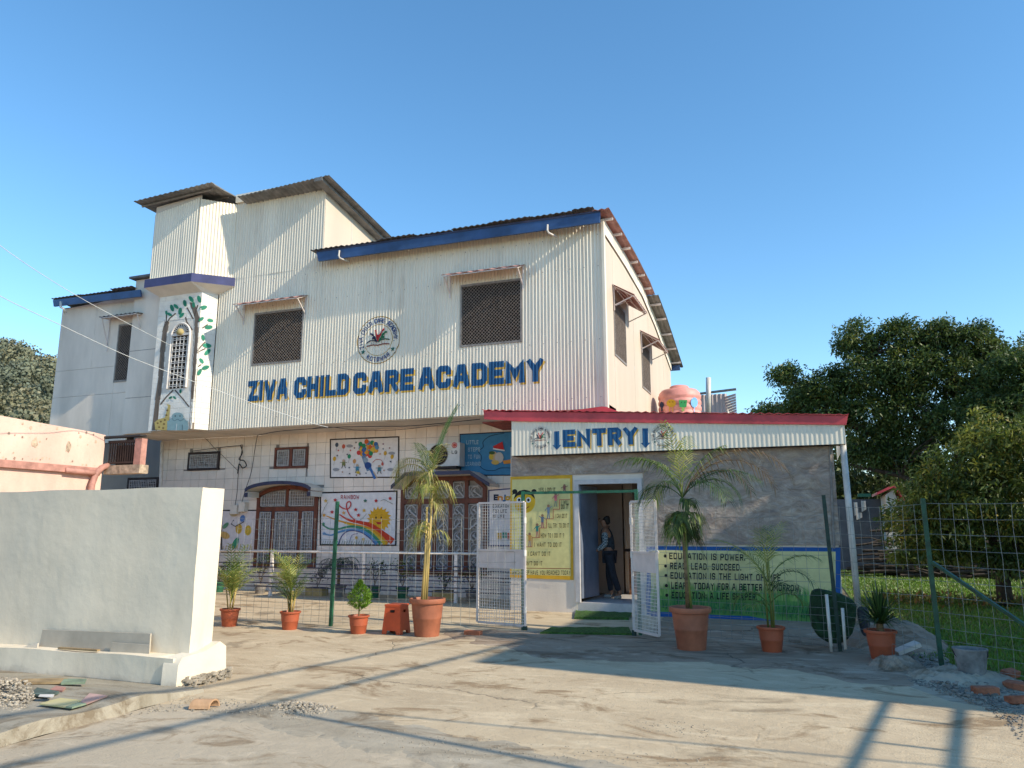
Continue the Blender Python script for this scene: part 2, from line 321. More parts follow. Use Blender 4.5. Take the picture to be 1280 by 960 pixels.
# ------------------------------------------------------------------ stroke lettering (drawn on a 0..W x 0..1 box)
GL = {'A': (.7, [[(0, 0), (.26, 1), (.44, 1), (.7, 0)], [(.12, .33), (.58, .33)]]), 'B': (.6, [[(0, 0), (0, 1), (.5, 1), (.6, .88), (.6, .62), (.48, .52), (0, .52)], [(.48, .52), (.6, .4), (.6, .12), (.5, 0), (0, 0)]]),
 'C': (.6, [[(.6, .80), (.6, .86), (.48, 1), (.12, 1), (0, .86), (0, .14), (.12, 0), (.48, 0), (.6, .14), (.6, .20)]]), 'D': (.6, [[(0, 0), (0, 1), (.44, 1), (.6, .84), (.6, .16), (.44, 0), (0, 0)]]),
 'E': (.55, [[(.55, 1), (0, 1), (0, 0), (.55, 0)], [(0, .5), (.45, .5)]]), 'F': (.55, [[(.55, 1), (0, 1), (0, 0)], [(0, .5), (.42, .5)]]),
 'G': (.6, [[(.6, .74), (.6, .86), (.48, 1), (.12, 1), (0, .86), (0, .14), (.12, 0), (.48, 0), (.6, .14), (.6, .46), (.34, .46)]]), 'H': (.6, [[(0, 0), (0, 1)], [(.6, 0), (.6, 1)], [(0, .5), (.6, .5)]]),
 'I': (.0, [[(0, 0), (0, 1)]]), 'J': (.45, [[(.45, 1), (.45, .14), (.33, 0), (.12, 0), (0, .14), (0, .28)]]), 'K': (.6, [[(0, 0), (0, 1)], [(.6, 1), (.08, .46)], [(.2, .56), (.6, 0)]]),
 'L': (.5, [[(0, 1), (0, 0), (.5, 0)]]), 'M': (.78, [[(0, 0), (0, 1), (.39, .3), (.78, 1), (.78, 0)]]), 'N': (.62, [[(0, 0), (0, 1), (.62, 0), (.62, 1)]]),
 'O': (.6, [[(.12, 0), (0, .14), (0, .86), (.12, 1), (.48, 1), (.6, .86), (.6, .14), (.48, 0), (.12, 0)]]), 'P': (.58, [[(0, 0), (0, 1), (.46, 1), (.58, .88), (.58, .58), (.46, .46), (0, .46)]]),
 'Q': (.6, [[(.12, 0), (0, .14), (0, .86), (.12, 1), (.48, 1), (.6, .86), (.6, .14), (.48, 0), (.12, 0)], [(.4, .25), (.62, -.05)]]), 'R': (.58, [[(0, 0), (0, 1), (.46, 1), (.58, .88), (.58, .60), (.46, .48), (0, .48)], [(.3, .48), (.58, 0)]]),
 'S': (.58, [[(.58, .83), (.58, .88), (.46, 1), (.12, 1), (0, .88), (0, .62), (.12, .52), (.46, .48), (.58, .38), (.58, .12), (.46, 0), (.12, 0), (0, .12), (0, .17)]]), 'T': (.6, [[(0, 1), (.6, 1)], [(.3, 1), (.3, 0)]]),
 'U': (.6, [[(0, 1), (0, .14), (.12, 0), (.48, 0), (.6, .14), (.6, 1)]]), 'V': (.68, [[(0, 1), (.26, 0), (.42, 0), (.68, 1)]]), 'W': (.9, [[(0, 1), (.2, 0), (.45, .75), (.7, 0), (.9, 1)]]),
 'X': (.6, [[(0, 0), (.6, 1)], [(0, 1), (.6, 0)]]), 'Y': (.66, [[(0, 1), (.33, .48), (.66, 1)], [(.33, .5), (.33, 0)]]), 'Z': (.6, [[(0, 1), (.6, 1), (0, 0), (.6, 0)]]),
 '.': (0, [[(0, 0), (0, .08)]]), ',': (.1, [[(.1, .1), (0, -.12)]]), "'": (0, [[(0, 1), (0, .8)]]), ':': (0, [[(0, .1), (0, .2)], [(0, .55), (0, .65)]]), '?': (.5, [[(0, .8), (0, .9), (.1, 1), (.4, 1), (.5, .9), (.5, .65), (.25, .45), (.25, .28)], [(.25, 0), (.25, .07)]]),
 'n': (.6, [[(0, 0), (0, .62), (.45, .62), (.6, .5), (.6, 0)]]), 'j': (.3, [[(.3, .62), (.3, -.2), (.1, -.3), (0, -.25)], [(.3, .85), (.3, .95)]]), 'o': (.55, [[(.1, 0), (0, .12), (0, .52), (.1, .62), (.45, .62), (.55, .52), (.55, .12), (.45, 0), (.1, 0)]]), 'y': (.6, [[(0, .62), (.3, .05)], [(.6, .62), (.18, -.3)]])}
def stroke_quads(line, t, clampbox=None):
    P = [Vector(p) for p in line]; closed = len(P) > 2 and (P[0]-P[-1]).length < 1e-6; n = len(P); L = []; R = []
    for i in range(n):
        din = (P[i]-P[i-1]) if i > 0 else ((P[0]-P[-2]) if closed else None); dout = (P[i+1]-P[i]) if i < n-1 else ((P[1]-P[0]) if closed else None)
        if din is None: din = dout; P[i] = P[i]-dout.normalized()*t/2
        elif dout is None: dout = din; P[i] = P[i]+din.normalized()*t/2
        din = din.normalized(); dout = dout.normalized(); n1 = Vector((-din.y, din.x)); n2 = Vector((-dout.y, dout.x)); m = n1+n2
        if m.length < .3: m = n1
        m.normalize(); l = min((t/2)/max(.25, m.dot(n1)), t*1.1); L.append(P[i]+m*l); R.append(P[i]-m*l)
    if clampbox:
        x0, x1, y0, y1 = clampbox; f = lambda q: Vector((min(max(q.x, x0), x1), min(max(q.y, y0), y1))); L = [f(q) for q in L]; R = [f(q) for q in R]
    return [[L[i], L[i+1], R[i+1], R[i]] for i in range(n-1)]
class Paint:
    """flat print: coloured shapes laid on a surface, each layer a hair above the one before"""
    def __init__(s, mapf, step=.00012, off=.003): s.m = mapf; s.mb = MB(); s.off = off; s.step = step; s.flip = 1
    def poly(s, pts, col, keep=False):
        if not keep: s.off += s.step
        s.mb.quad(*[s.m(p[0], p[1], s.off) for p in pts], col=col)
    def ell(s, cx, cy, rx, ry, col, n=14, rot=0):
        s.poly([(cx+rx*math.cos(2*math.pi*i/n)*math.cos(rot)-ry*math.sin(2*math.pi*i/n)*math.sin(rot), cy+rx*math.cos(2*math.pi*i/n)*math.sin(rot)+ry*math.sin(2*math.pi*i/n)*math.cos(rot)) for i in range(n)], col)
    def line(s, pts, t, col):
        for q in stroke_quads(pts, t): s.poly(q, col)
    def curve(s, pts, t, col, n=6):
        """smooth stroke through pts"""
        P = [Vector(p) for p in pts]; out = []
        for i in range(len(P)-1):
            p0, p1, p2, p3 = P[max(i-1, 0)], P[i], P[i+1], P[min(i+2, len(P)-1)]
            for k in range(n):
                u = k/n; out.append(tuple(.5*((2*p1)+(p2-p0)*u+(2*p0-5*p1+4*p2-p3)*u*u+(3*p1-p0-3*p2+p3)*u**3)))
        out.append(tuple(P[-1])); s.line(out, t, col)
    def ring(s, cx, cy, rx, ry, t, col, n=40):
        for i in range(n):
            a, b = 2*math.pi*i/n, 2*math.pi*(i+1)/n
            s.poly([(cx+(rx+q*t/2)*math.cos(c), cy+(ry+q*t/2)*math.sin(c)) for c, q in ((a, -1), (b, -1), (b, 1), (a, 1))], col, keep=i > 0)
    def star(s, cx, cy, r, col, k=5, inner=.4, rot=-math.pi/2):
        for i in range(k):
            a = rot+2*math.pi*i/k; h = math.pi/k
            s.poly([(cx, cy), (cx+r*inner*math.cos(a-h), cy+r*inner*math.sin(a-h)), (cx+r*math.cos(a), cy+r*math.sin(a)), (cx+r*inner*math.cos(a+h), cy+r*inner*math.sin(a+h))], col, keep=i > 0)
    def text(s, txt, o, ex, ey, h, t, col, width=None, gap=.22, sp=.45, wf=1.0):
        """o origin, ex/ey unit vectors of the text frame in the surface's (u,v), h height, t stroke as part of h"""
        adv = lambda c: sp+gap if c == ' ' else GL[c][0]*wf+t+gap
        tot = sum(adv(c) for c in txt)-gap; kx = (width/(tot*h)) if width else 1.0; x = 0; o = Vector(o); ex = Vector(ex); ey = Vector(ey)
        for c in txt:
            if c != ' ':
                wc, ls = GL[c]
                for ln in ls:
                    lp = [(p[0]*wf+t/2, t/2+p[1]*(1-t)) for p in ln]
                    for q in stroke_quads(lp, t, (0, wc*wf+t, -.35, 1)): s.poly([o+ex*((x+p.x)*h*kx)+ey*(p.y*h) for p in q], col)
            x += adv(c)
        return tot*h*kx
    def arctext(s, txt, cx, cy, r, a0, a1, h, t, col, inward=False, vy=1, wf=.8):
        n = len(txt)
        for i, c in enumerate(txt):
            if c == ' ': continue
            a = a0+(a1-a0)*(i+.5)/n; rad = Vector((math.cos(a), math.sin(a))); ey = -rad if inward else rad; ex = Vector((ey.y, -ey.x)); wc = GL[c][0]*wf+t
            p = Vector((cx, cy))+rad*(r+(h if inward else 0)); o = p-ex*(wc*h/2)
            s.text(c, (o.x, o.y), ex, ey, h, t, col, wf=wf)
    def obj(s, name, parent, **tags): return s.mb.obj(name, 'paint', parent, fixn=False, **tags)
def onY(Y): return lambda u, v, o: PY(u, v, Y-o)          # shapes traced in the photograph's pixels, standing on the plane Y
def flatY(Y): return lambda u, v, o: (u, Y-o, v)          # shapes in metres on the plane Y

# corrugated sheet: y = Y0 - AMP*sin(2 pi (x-X0)/LAM)
LAM, AMP, X0C = .082, .0125, -20.0
def corr_off(s, lam=LAM, amp=AMP): 
    k = lam/8; i = math.floor((s-X0C)/k); f = (s-X0C)/k-i; g = lambda j: amp*math.sin(2*math.pi*j/8); return g(i)*(1-f)+g(i+1)*f
def corr_wall(parent, p0, p1, zb, zt, mat='clad', holes=(), sheet=.82, lam=LAM, amp=AMP, s0=0.0, name='cladding_sheet', out=0.0):
    """row of lapped corrugated sheets from p0 to p1 (xy); zb, zt = heights as functions of the distance; face is on the right-hand side"""
    p0, p1 = Vector(p0), Vector(p1); L = (p1-p0).length; d = (p1-p0)/L; nr = Vector((d.y, -d.x)); a = 0; k = 0; step = lam/8; obs = []
    while a < L-1e-4:
        b = min(L, a+sheet)
        if L-b < .25: b = L
        mb = MB(); up2 = MB(); split = any(h[0] <= a-.03 and h[1] >= b for h in holes); xs = []; i0 = math.ceil((a+s0-X0C)/step-1e-6); x = i0*step+X0C-s0
        xs = [max(0, a-.03)]+[x+j*step for j in range(int((b-x)/step)+1) if x+j*step > max(0, a-.03)+1e-5 and x+j*step < b-1e-5]+[b]
        for u, v in zip(xs[:-1], xs[1:]):
            mid = (u+v)/2; segs = [(zb, zt)]; hs = sorted([h for h in holes if h[0] < mid < h[1]], key=lambda h: h[2])
            zs = [('f', zb)]; iv = []; cur = zb
            for h in hs: iv.append((cur, (lambda q, z=h[2]: z))); cur = (lambda q, z=h[3]: z)
            iv.append((cur, zt))
            for q_, (fb, ft) in enumerate(iv):
                pt = []
                for q, fz in ((u, fb), (v, fb), (v, ft), (u, ft)):
                    o = p0+d*q+nr*(corr_off(q+s0, lam, amp)+out+(k % 2)*.004); pt.append((o.x, o.y, fz(q)))
                if pt[3][2] > pt[0][2]: (up2 if split and q_ else mb).quad(*pt)
        for mm_ in (mb, up2):
            bm_merge = mm_.obj(name, mat, parent, fixn=False)
            if not bm_merge: continue
            bm = bmesh.new(); bm.from_mesh(bm_merge.data); bmesh.ops.remove_doubles(bm, verts=bm.verts, dist=1e-5); bm.to_mesh(bm_merge.data); bm.free()
            bm_merge.data.polygons.foreach_set('use_smooth', [True]*len(bm_merge.data.polygons)); obs.append(bm_merge)
        a = b; k += 1
    return obs
def clip_strips(quads, cols, knots):
    out = []
    def cut(poly, x, keep_left):
        r = []
        for i in range(len(poly)):
            a, b = poly[i], poly[(i+1) % len(poly)]; ia = (a[0] <= x) == keep_left or abs(a[0]-x) < 1e-9; ib = (b[0] <= x) == keep_left or abs(b[0]-x) < 1e-9
            if ia: r.append(a)
            if ia != ib and abs(b[0]-a[0]) > 1e-12: t = (x-a[0])/(b[0]-a[0]); r.append(tuple(a[j]+(b[j]-a[j])*t for j in range(3)))
        return r
    for q, c in zip(quads, cols):
        lo, hi = min(p[0] for p in q), max(p[0] for p in q); i0 = int(np.searchsorted(knots, lo)); rest = q
        while i0 < len(knots) and knots[i0] < hi:
            l = cut(rest, knots[i0], True); rest = cut(rest, knots[i0], False)
            if len(l) > 2: out.append((l, c))
            if len(rest) < 3: break
            i0 += 1
        if len(rest) > 2: out.append((rest, c))
    return out
def corr_paint(P, name, parent, Y0, amp=AMP, off=.005, **tags):
    """lay print built with flatY on to the corrugated face"""
    kn = np.arange(-21, 2, LAM/8); mb = MB(); qs = [[P.mb.v[i] for i in f] for f in P.mb.f]
    for q, c in clip_strips(qs, P.mb.c, kn):
        mb.quad(*[(x, Y0+y-corr_off(x, LAM, amp)-off, z) for x, y, z in q], col=c)
    return mb.obj(name, 'paint', parent, fixn=False, **tags)
BLUE = (.012, .085, .21); YEL = (.55, .34, .06); INK = (.02, .025, .06); BLK = (.012, .012, .012); RED = (.50, .03, .03); GRN = (.02, .16, .07)
# ================================================================== GROUND
def rough(pts, amp=.05, step=.12, seed=1):
    out = []
    for (a, b), (c, d) in zip(pts, pts[1:]+pts[:1]):
        n = max(1, int(math.hypot(c-a, d-b)/step)) if math.hypot(c-a, d-b) < 9 else 1
        for i in range(n):
            t = i/n; x, y = a+(c-a)*t, b+(d-b)*t; k = amp if n > 1 else 0
            out.append((x+k*(math.sin(x*7.3+y*5.1+seed)+.6*math.sin(x*17+y*13+seed)+.4*math.sin(x*41-y*29)), y+k*(math.cos(x*6.1-y*7.7+seed)+.6*math.sin(x*19-y*11+seed)+.4*math.cos(x*37+y*31))))
    return out
def sheet(name, pts, z, mat, sub=0):
    mb = MB(); mb.quad(*[(x, y, z) for x, y in pts])
    if sub:                                            # feathered rim running down into the layer below
        ar = sum(a[0]*b[1]-b[0]*a[1] for a, b in zip(pts, pts[1:]+pts[:1])); sg = 1 if ar > 0 else -1; n = len(pts); out = []
        for i in range(n):
            d = Vector(pts[(i+1) % n])-Vector(pts[i-1]); d = d.normalized() if d.length > 1e-6 else Vector((1, 0)); out.append((pts[i][0]+d.y*sub*sg, pts[i][1]-d.x*sub*sg))
        for i in range(n): j = (i+1) % n; mb.quad((*pts[i], z), (*pts[j], z), (*out[j], -.002), (*out[i], -.002))
    return mb.obj(name, mat, None, fixn=False, kind='structure')
sheet('ground', [(-900, -900), (900, -900), (900, 900), (-900, 900)], -.03, 'earth')
E1 = [PZ(*p) for p in ((0, 935), (225, 872))]
KX = -5.72                                                    # kerb face runs into the depth
sheet('road', [(KX, -25), (25, -25), (25, 5.0), (25, 9), (3.2, 8.4), (KX, 8.4)], 0.0, 'road')
sheet('concrete_yard', [(KX, 5.92), (-4.9, 6.28), (-3.6, 6.0), (-1.5, 5.5), (.9, 5.5), (3.4, 6.6), (3.2, 7.6), (1.9, 8.15), (1.2, 8.6), (.9, 9.3), (.7, 10.1), (1.0, 11.5), (1.0, 18), (-18.5, 18), (-18.5, 6.46), (KX, 6.46)], .004, 'yard', .05)
sheet('dust_strip', rough([(-5.1, 5.78), (-4.3, 6.35), (-3.3, 6.05), (-1.4, 5.52), (1.2, 5.35), (4, 6.4), (6, 5.9), (2.5, 4.7), (-.4, 4.75), (-2.2, 5.1), (-4.2, 5.6)], .05, .07), .0055, 'sand', .07)
rng = random.Random(3)
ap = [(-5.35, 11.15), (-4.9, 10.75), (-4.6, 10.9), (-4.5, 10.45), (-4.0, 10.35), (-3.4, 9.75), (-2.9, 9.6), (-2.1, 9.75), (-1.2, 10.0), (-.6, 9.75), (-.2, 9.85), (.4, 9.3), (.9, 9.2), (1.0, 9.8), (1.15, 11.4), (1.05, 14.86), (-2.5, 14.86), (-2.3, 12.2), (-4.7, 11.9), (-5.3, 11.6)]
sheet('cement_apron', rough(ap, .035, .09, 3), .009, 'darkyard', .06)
sheet('path', [(.95, 8.6), (1.9, 8.2), (3.3, 7.5), (5.5, 7.0), (5.5, 8.2), (3.0, 9.2), (2.1, 9.9), (1.3, 11.2), (.9, 11.4), (.7, 10.1)], .002, 'sand')
# lawn: near part under the tree, far part in the sun
sheet('lawn', [(.9, 11.6), (1.6, 10.4), (3.5, 9.6), (40, 9), (60, 60), (1, 60), (1, 20)], -.012, 'grass')
# kerb strip along the left, with debris on it
kb = MB(); n = 26
for i in range(n):
    y0, y1 = 2+i*(4.45/n), 2+(i+1)*(4.45/n); j = lambda y: .018*math.sin(y*5.1)+.012*math.sin(y*13); h = lambda y: .105+.01*math.sin(y*7)-(max(0, y-5.8)*.12)
    for a, b in ((0, 1),):
        x0, x1 = KX+j(y0), KX+j(y1); kb.quad((x0, y0, 0), (x1, y1, 0), (x1-.02, y1, h(y1)), (x0-.02, y0, h(y0)))
        kb.quad((x0-.02, y0, h(y0)), (x1-.02, y1, h(y1)), (-6.4, y1, h(y1)), (-6.4, y0, h(y0))); kb.quad((-6.4, y0, h(y0)), (-6.4, y1, h(y1)), (-30, y1, .09), (-30, y0, .09))
kb.quad((-30, 6.45, .09), (-30, 6.45, -.02), (KX, 6.45, -.02), (KX, 6.45, .04)); kb.obj('kerb_strip', 'kerb', None, kind='structure')

# ================================================================== SCHOOL BUILDING
YU, YL = 16.0, 17.3
ux = lambda px, py=450, Y=YU: PY(px, py, Y).x
uz = lambda px, py, Y=YU: PY(px, py, Y).z
XR = -3.80; XT = -11.27; XLT = -14.6; ZB = 4.2; ZE = 8.50
bld = thing('school_building', 'two storey white school clad in corrugated sheets with blue lettering, murals and a canted bay', 'building', (-9, 16.5, 0))
WIN = [(ux(317, 425), ux(378, 425), 5.87, 7.27), (ux(576, 395), ux(652, 395), 5.86, 7.36)]
hol = [(a-XLT, b-XLT, z0, z1) for a, b, z0, z1 in WIN]
TZ = 10.62
def zt_main(s): return ZE+.04
corr_wall(bld, (XLT, YU), (XT, YU), lambda s: ZB, lambda s: 8.38+.01*s, holes=hol, s0=XLT)
corr_wall(bld, (XT, YU), (XR, YU), lambda s: ZB, zt_main, holes=[(a-XT, b-XT, z0, z1) for a, b, z0, z1 in WIN], s0=XT)
corr_wall(bld, (-14.2, YU), (XT, YU), lambda s: 8.34+.01*s, lambda s: TZ+.02, s0=-14.2, out=.006)
sc_ = MB()
for z in (4.45, 5.75, 7.45, 8.2):
    x = -14.4
    while x < XR-.1:
        if not any(a-.05 < x < b+.05 and c < z < d for a, b, c, d in WIN): y = YU-corr_off(x)-.006; sc_.box(x-.009, x+.009, y, y+.006, z-.009, z+.009)
        x += LAM*4
sc_.obj('sheet_screws', 'metalgrey', bld, kind='stuff')
# floor slab edge and soffit
MB().box(-17.6, XR, YU+.05, YL, ZB-.02, ZB+.12).obj('soffit', 'soffit', bld)
MB().box(-17.5, XR-.02, YU+.06, YU+.12, ZB+.12, 8.3).obj('inner_wall', 'dark', bld)
# corner trim, side wall with openings
MB().box(XR-.01, XR+.05, YU-.04, YU+.09, ZB-.05, 8.54).obj('corner_trim', 'clad', bld)
YB = 25.5; SW = [(16.98, 18.25, 5.60, 6.95), (20.3, 21.5, 5.42, 6.7)]
RZ = [(15.0, 8.60), (16.6, 8.60), (18.4, 8.57), (20.6, 8.44), (22.6, 8.05), (24.0, 7.68), (25.7, 7.20), (28, 6.5)]
def rz(y):
    for (a, za), (b, zb) in zip(RZ[:-1], RZ[1:]):
        if y <= b: return za+(zb-za)*(y-a)/(b-a)
    return RZ[-1][1]
sz = lambda y: rz(y)-.06
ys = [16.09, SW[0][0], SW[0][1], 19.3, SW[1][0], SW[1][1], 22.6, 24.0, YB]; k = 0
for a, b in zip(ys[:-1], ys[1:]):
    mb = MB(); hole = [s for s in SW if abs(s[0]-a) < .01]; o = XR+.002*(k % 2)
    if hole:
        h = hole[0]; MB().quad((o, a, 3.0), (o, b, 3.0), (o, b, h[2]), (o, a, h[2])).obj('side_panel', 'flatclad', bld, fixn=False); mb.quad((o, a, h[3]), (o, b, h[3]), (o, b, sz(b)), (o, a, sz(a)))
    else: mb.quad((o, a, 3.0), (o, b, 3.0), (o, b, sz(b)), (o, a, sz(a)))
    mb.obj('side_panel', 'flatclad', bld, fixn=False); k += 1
MB().quad((XR-.02, YB, 0), (-20.5, YB, 0), (-20.5, YB, 7), (XR-.02, YB, 7)).obj('rear_wall', 'plaster', bld, fixn=False)
MB().quad((XR+.03, 16.1, sz(16.1)-.42), (XR+.03, YB, sz(YB)-.34), (XR+.03, YB, sz(YB)), (XR+.03, 16.1, sz(16.1))).obj('side_flashing', 'metalgrey', bld, fixn=False) if 0 else None
# lower side wall and ends
MB().box(-17.5, XR, YL+.02, YL+.2, -.02, ZB-.02).obj('ground_floor_wall', 'grout', bld)
MB().quad((XR, YL, 0), (XR, YB, 0), (XR, YB, 3.0), (XR, YL, 3.0)).obj('side_wall_base', 'plaster', bld, fixn=False)
# mesh windows of the upper storey
def mesh_window(x0, x1, z0, z1, Y, parent, pitch=.085, depth=.14, axis='x'):
    """framed opening with an expanded diamond mesh"""
    T = (lambda a, y, z: (a, y, z)) if axis == 'x' else (lambda a, y, z: (Y-(y-Y), a, z))
    fr = MB(); t = .03
    for a, b, c, d in ((x0-.01, x1+.01, z0-.02, z0+t), (x0-.01, x1+.01, z1-t, z1+.02), (x0-.01, x0+t, z0+t, z1-t), (x1-t, x1+.01, z0+t, z1-t)):
        p, q = T(a, Y-.02, c), T(b, Y+.05, d); fr.box(p[0], q[0], p[1], q[1], p[2], q[2])
    f = fr.obj('window_frame', 'metalgrey', parent)
    p, q = T(x0, Y+.055, z0), T(x1, Y+.06, z1); MB().box(p[0], q[0], p[1], q[1], z0, z1).obj('pane', 'dark', f)
    m = MB(); W, H = x1-x0, z1-z0; n = int((W+H)/pitch)+1
    for sgn in (1, -1):
        for i in range(n):
            c = i*pitch*1.0
            if sgn == 1: a0 = max(0, c-H); pts = [(a0, c-a0), (min(W, c), c-min(W, c))]
            else: a0 = max(0, c-H); pts = [(W-a0, c-a0), (W-min(W, c), c-min(W, c))]
            (u0, v0), (u1, v1) = pts
            if v0 > H: continue
            y = Y-.015+(.004 if sgn > 0 else 0); m.bar(T(x0+u0, y, z0+v0), T(x0+u1, y, z0+v1), .009)
    m.obj('mesh_grille', 'mesh', f); return f
for a, b, c, d in WIN: mesh_window(a, b, c, d, YU, bld)
for a, b, c, d in SW: mesh_window(a, b, c, d, XR, bld, axis='y')
def awning(x0, x1, z, Y, parent, proj=.42, drop=.17, mat='pinksheet', axis='x', ribs=7, br=1.0):
    T = (lambda a, y, z: (a, y, z)) if axis == 'x' else (lambda a, y, z: (Y-(y-Y), a, z))
    mb = MB(); n = ribs*8
    for i in range(n):
        u, v = i/n, (i+1)/n; h = lambda q: .016*math.sin(q*ribs*2*math.pi)
        for e in (0, .006):
            mb.quad(T(x0+(x1-x0)*u, Y, z+h(u)+e), T(x0+(x1-x0)*v, Y, z+h(v)+e), T(x0+(x1-x0)*v, Y-proj, z-drop+h(v)+e), T(x0+(x1-x0)*u, Y-proj, z-drop+h(u)+e))
        mb.quad(T(x0+(x1-x0)*u, Y-proj, z-drop+h(u)), T(x0+(x1-x0)*v, Y-proj, z-drop+h(v)), T(x0+(x1-x0)*v, Y-proj, z-drop+h(v)+.012), T(x0+(x1-x0)*u, Y-proj, z-drop+h(u)+.012))
    a = mb.obj('awning', mat, parent, fixn=False)
    b = MB()
    for x in (x0+.06, x1-.06):
        b.bar(T(x, Y-.02, z-.03), T(x, Y-proj+.02, z-drop-.03), .022); b.bar(T(x, Y-.02, z-.03), T(x, Y-.02, z-.62*br), .022); b.bar(T(x, Y-.02, z-.5*br), T(x, Y-proj+.06, z-drop-.03), .022)
    for k in (.1, .55, .95): b.bar(T(x0+.06, Y-proj*k, z-drop*k-.03), T(x1-.06, Y-proj*k, z-drop*k-.03), .02)
    if axis == 'y': b.bar(T(x0+.06, Y-.05, z-.05), T(x1-.06, Y-proj+.05, z-drop-.04), .02); b.bar(T(x0+.06, Y-.05, z-.5), T((x0+x1)/2, Y-proj*.5, z-drop*.5-.03), .02)
    b.obj('awning_bracket', 'metalwl', a)
awning(WIN[0][0]-.40, WIN[0][1]+.12, 7.62, YU-.01, bld); awning(WIN[1][0]-.34, WIN[1][1]+.10, 7.70, YU-.01, bld)
awning(SW[0][0]-.08, SW[0][1]+.35, 7.28, XR+.01, bld, axis='y', ribs=8, proj=.50, drop=.30); awning(SW[1][0]-.1, SW[1][1]+.35, 6.98, XR+.01, bld, axis='y', ribs=8, proj=.50, drop=.30)

# main roof: sheets corrugated across X, falling to the back
def roof(parent, x0, x1, yf, yb, zf, zb, mat, sheet_w=1.0, amp=.022, lam=.15, under=None, name='roof_sheet', th=.02):
    a = x0; k = 0
    while a < x1-1e-3:
        b = min(x1, a+sheet_w); mb = MB(); n = max(2, int(round((b-a)/(lam/6))))
        jf = 0.05*math.sin(k*2.3); jz = .012*math.sin(k*3.7)
        for i in range(n):
            u, v = a+(b-a)*i/n, a+(b-a)*(i+1)/n; h = lambda q: amp*math.sin(2*math.pi*q/lam)+jz
            F0, F1, B0, B1 = (u, yf+jf, zf+h(u)), (v, yf+jf, zf+h(v)), (u, yb, zb+h(u)), (v, yb, zb+h(v)); up = lambda p: (p[0], p[1], p[2]+th)
            mb.quad(F0, F1, B1, B0); mb.quad(up(F0), up(F1), up(B1), up(B0)); mb.quad(F0, F1, up(F1), up(F0))
        mb.obj(name, mat, parent, smooth=False, fixn=False); a = b; k += 1
def arched_sheet(x0, x1, y0, y1, mat, dz=0, amp=.012, lam=.15, name='roof_sheet'):
    mb = MB(); n = max(2, int((x1-x0)/(lam/6))); yy = sorted({y0, y1, *[y for y, z in RZ if y0 < y < y1]}); h = lambda q: amp*math.sin(2*math.pi*q/lam)
    for i in range(n):
        u, v = x0+(x1-x0)*i/n, x0+(x1-x0)*(i+1)/n
        for a, b in zip(yy[:-1], yy[1:]):
            for e in (0, .012): mb.quad((u, a, rz(a)+dz+h(u)+e), (v, a, rz(a)+dz+h(v)+e), (v, b, rz(b)+dz+h(v)+e), (u, b, rz(b)+dz+h(u)+e))
        a = y0; mb.quad((u, a, rz(a)+dz+h(u)), (v, a, rz(a)+dz+h(v)), (v, a, rz(a)+dz+h(v)+.012), (u, a, rz(a)+dz+h(u)+.012))
    return mb.obj(name, mat, bld, fixn=False)
x = XT-.12; k = 0
while x < XR-.2: x2 = min(XR-.1, x+1.0); arched_sheet(x, x2, 15.60+.03*math.sin(k*2.3), YB+.4, 'roofdark', .07+.012*math.sin(k*3.7)+.02*(k > 4)); x = x2; k += 1
# gable overhang sheets along the right-hand edge, seen from below, with purlin stubs
mb = MB(); y = 15.62; ov = MB(); k = 0
while y < 25.6:
    y2 = min(y+.95, 26.0); far = y > 20.6; w_ = .26 if not far else .36; dz = .02-(.03 if far else 0)
    arched_sheet(XR-.12, XR+w_, y, y2+.03, 'pinksheet' if not far else 'roofgrey', dz+.004*(k % 2), amp=.014)
    ym = y+.45; MB().box(XR+.02, XR+w_-.02, ym, ym+.04, rz(ym)+dz-.085, rz(ym)+dz-.03).obj('purlin_end', 'metalwl', bld); y = y2; k += 1
bb_ = MB(); yy = [16.02]+[q for q, z in RZ if 16.1 < q < YB]+[YB+.02]
for a, b in zip(yy[:-1], yy[1:]): bb_.quad((XR+.035, a, sz(a)-.30), (XR+.035, b, sz(b)-.30), (XR+.035, b, sz(b)+.04), (XR+.035, a, sz(a)+.04))
bb_.obj('barge_board', 'plasterblue', bld, fixn=False)
MB().box(XR-1.2, XR+.28, 25.75, 25.85, 6.95, 7.12).obj('rear_fascia', 'blue', bld)
# front fascia with hooks
def slab4(name, p, th, mat, parent):            # front face quad p (bl, br, tr, tl), thickness backwards
    return MB().prism([Vector(q) for q in p], (0, th, 0)).obj(name, mat, parent)
F = lambda px, py: PY(px, py, 15.66)
fas = slab4('fascia', [F(398, 326.5), F(749.5, 278), F(750, 265), F(395.5, 315.5)], .05, 'blue', bld)
slab4('fascia_edge', [F(395.5, 315.6)-Vector((0, .012, 0)), F(750, 265.2)-Vector((0, .012, 0)), F(750, 263)-Vector((0, .012, 0)), F(395.5, 313.8)-Vector((0, .012, 0))], .07, 'navy', bld)
for px, py in ((425, 316), (685, 284)):
    c = F(px, py); MB().tube([c+Vector((0, -.03, .05)), c+Vector((0, -.05, -.10)), c+Vector((.03, -.04, -.16)), c+Vector((.10, .02, -.19)), c+Vector((.16, .2, -.18))], .022, 8).obj('rainwater_spout', 'pvc', bld, smooth=True)

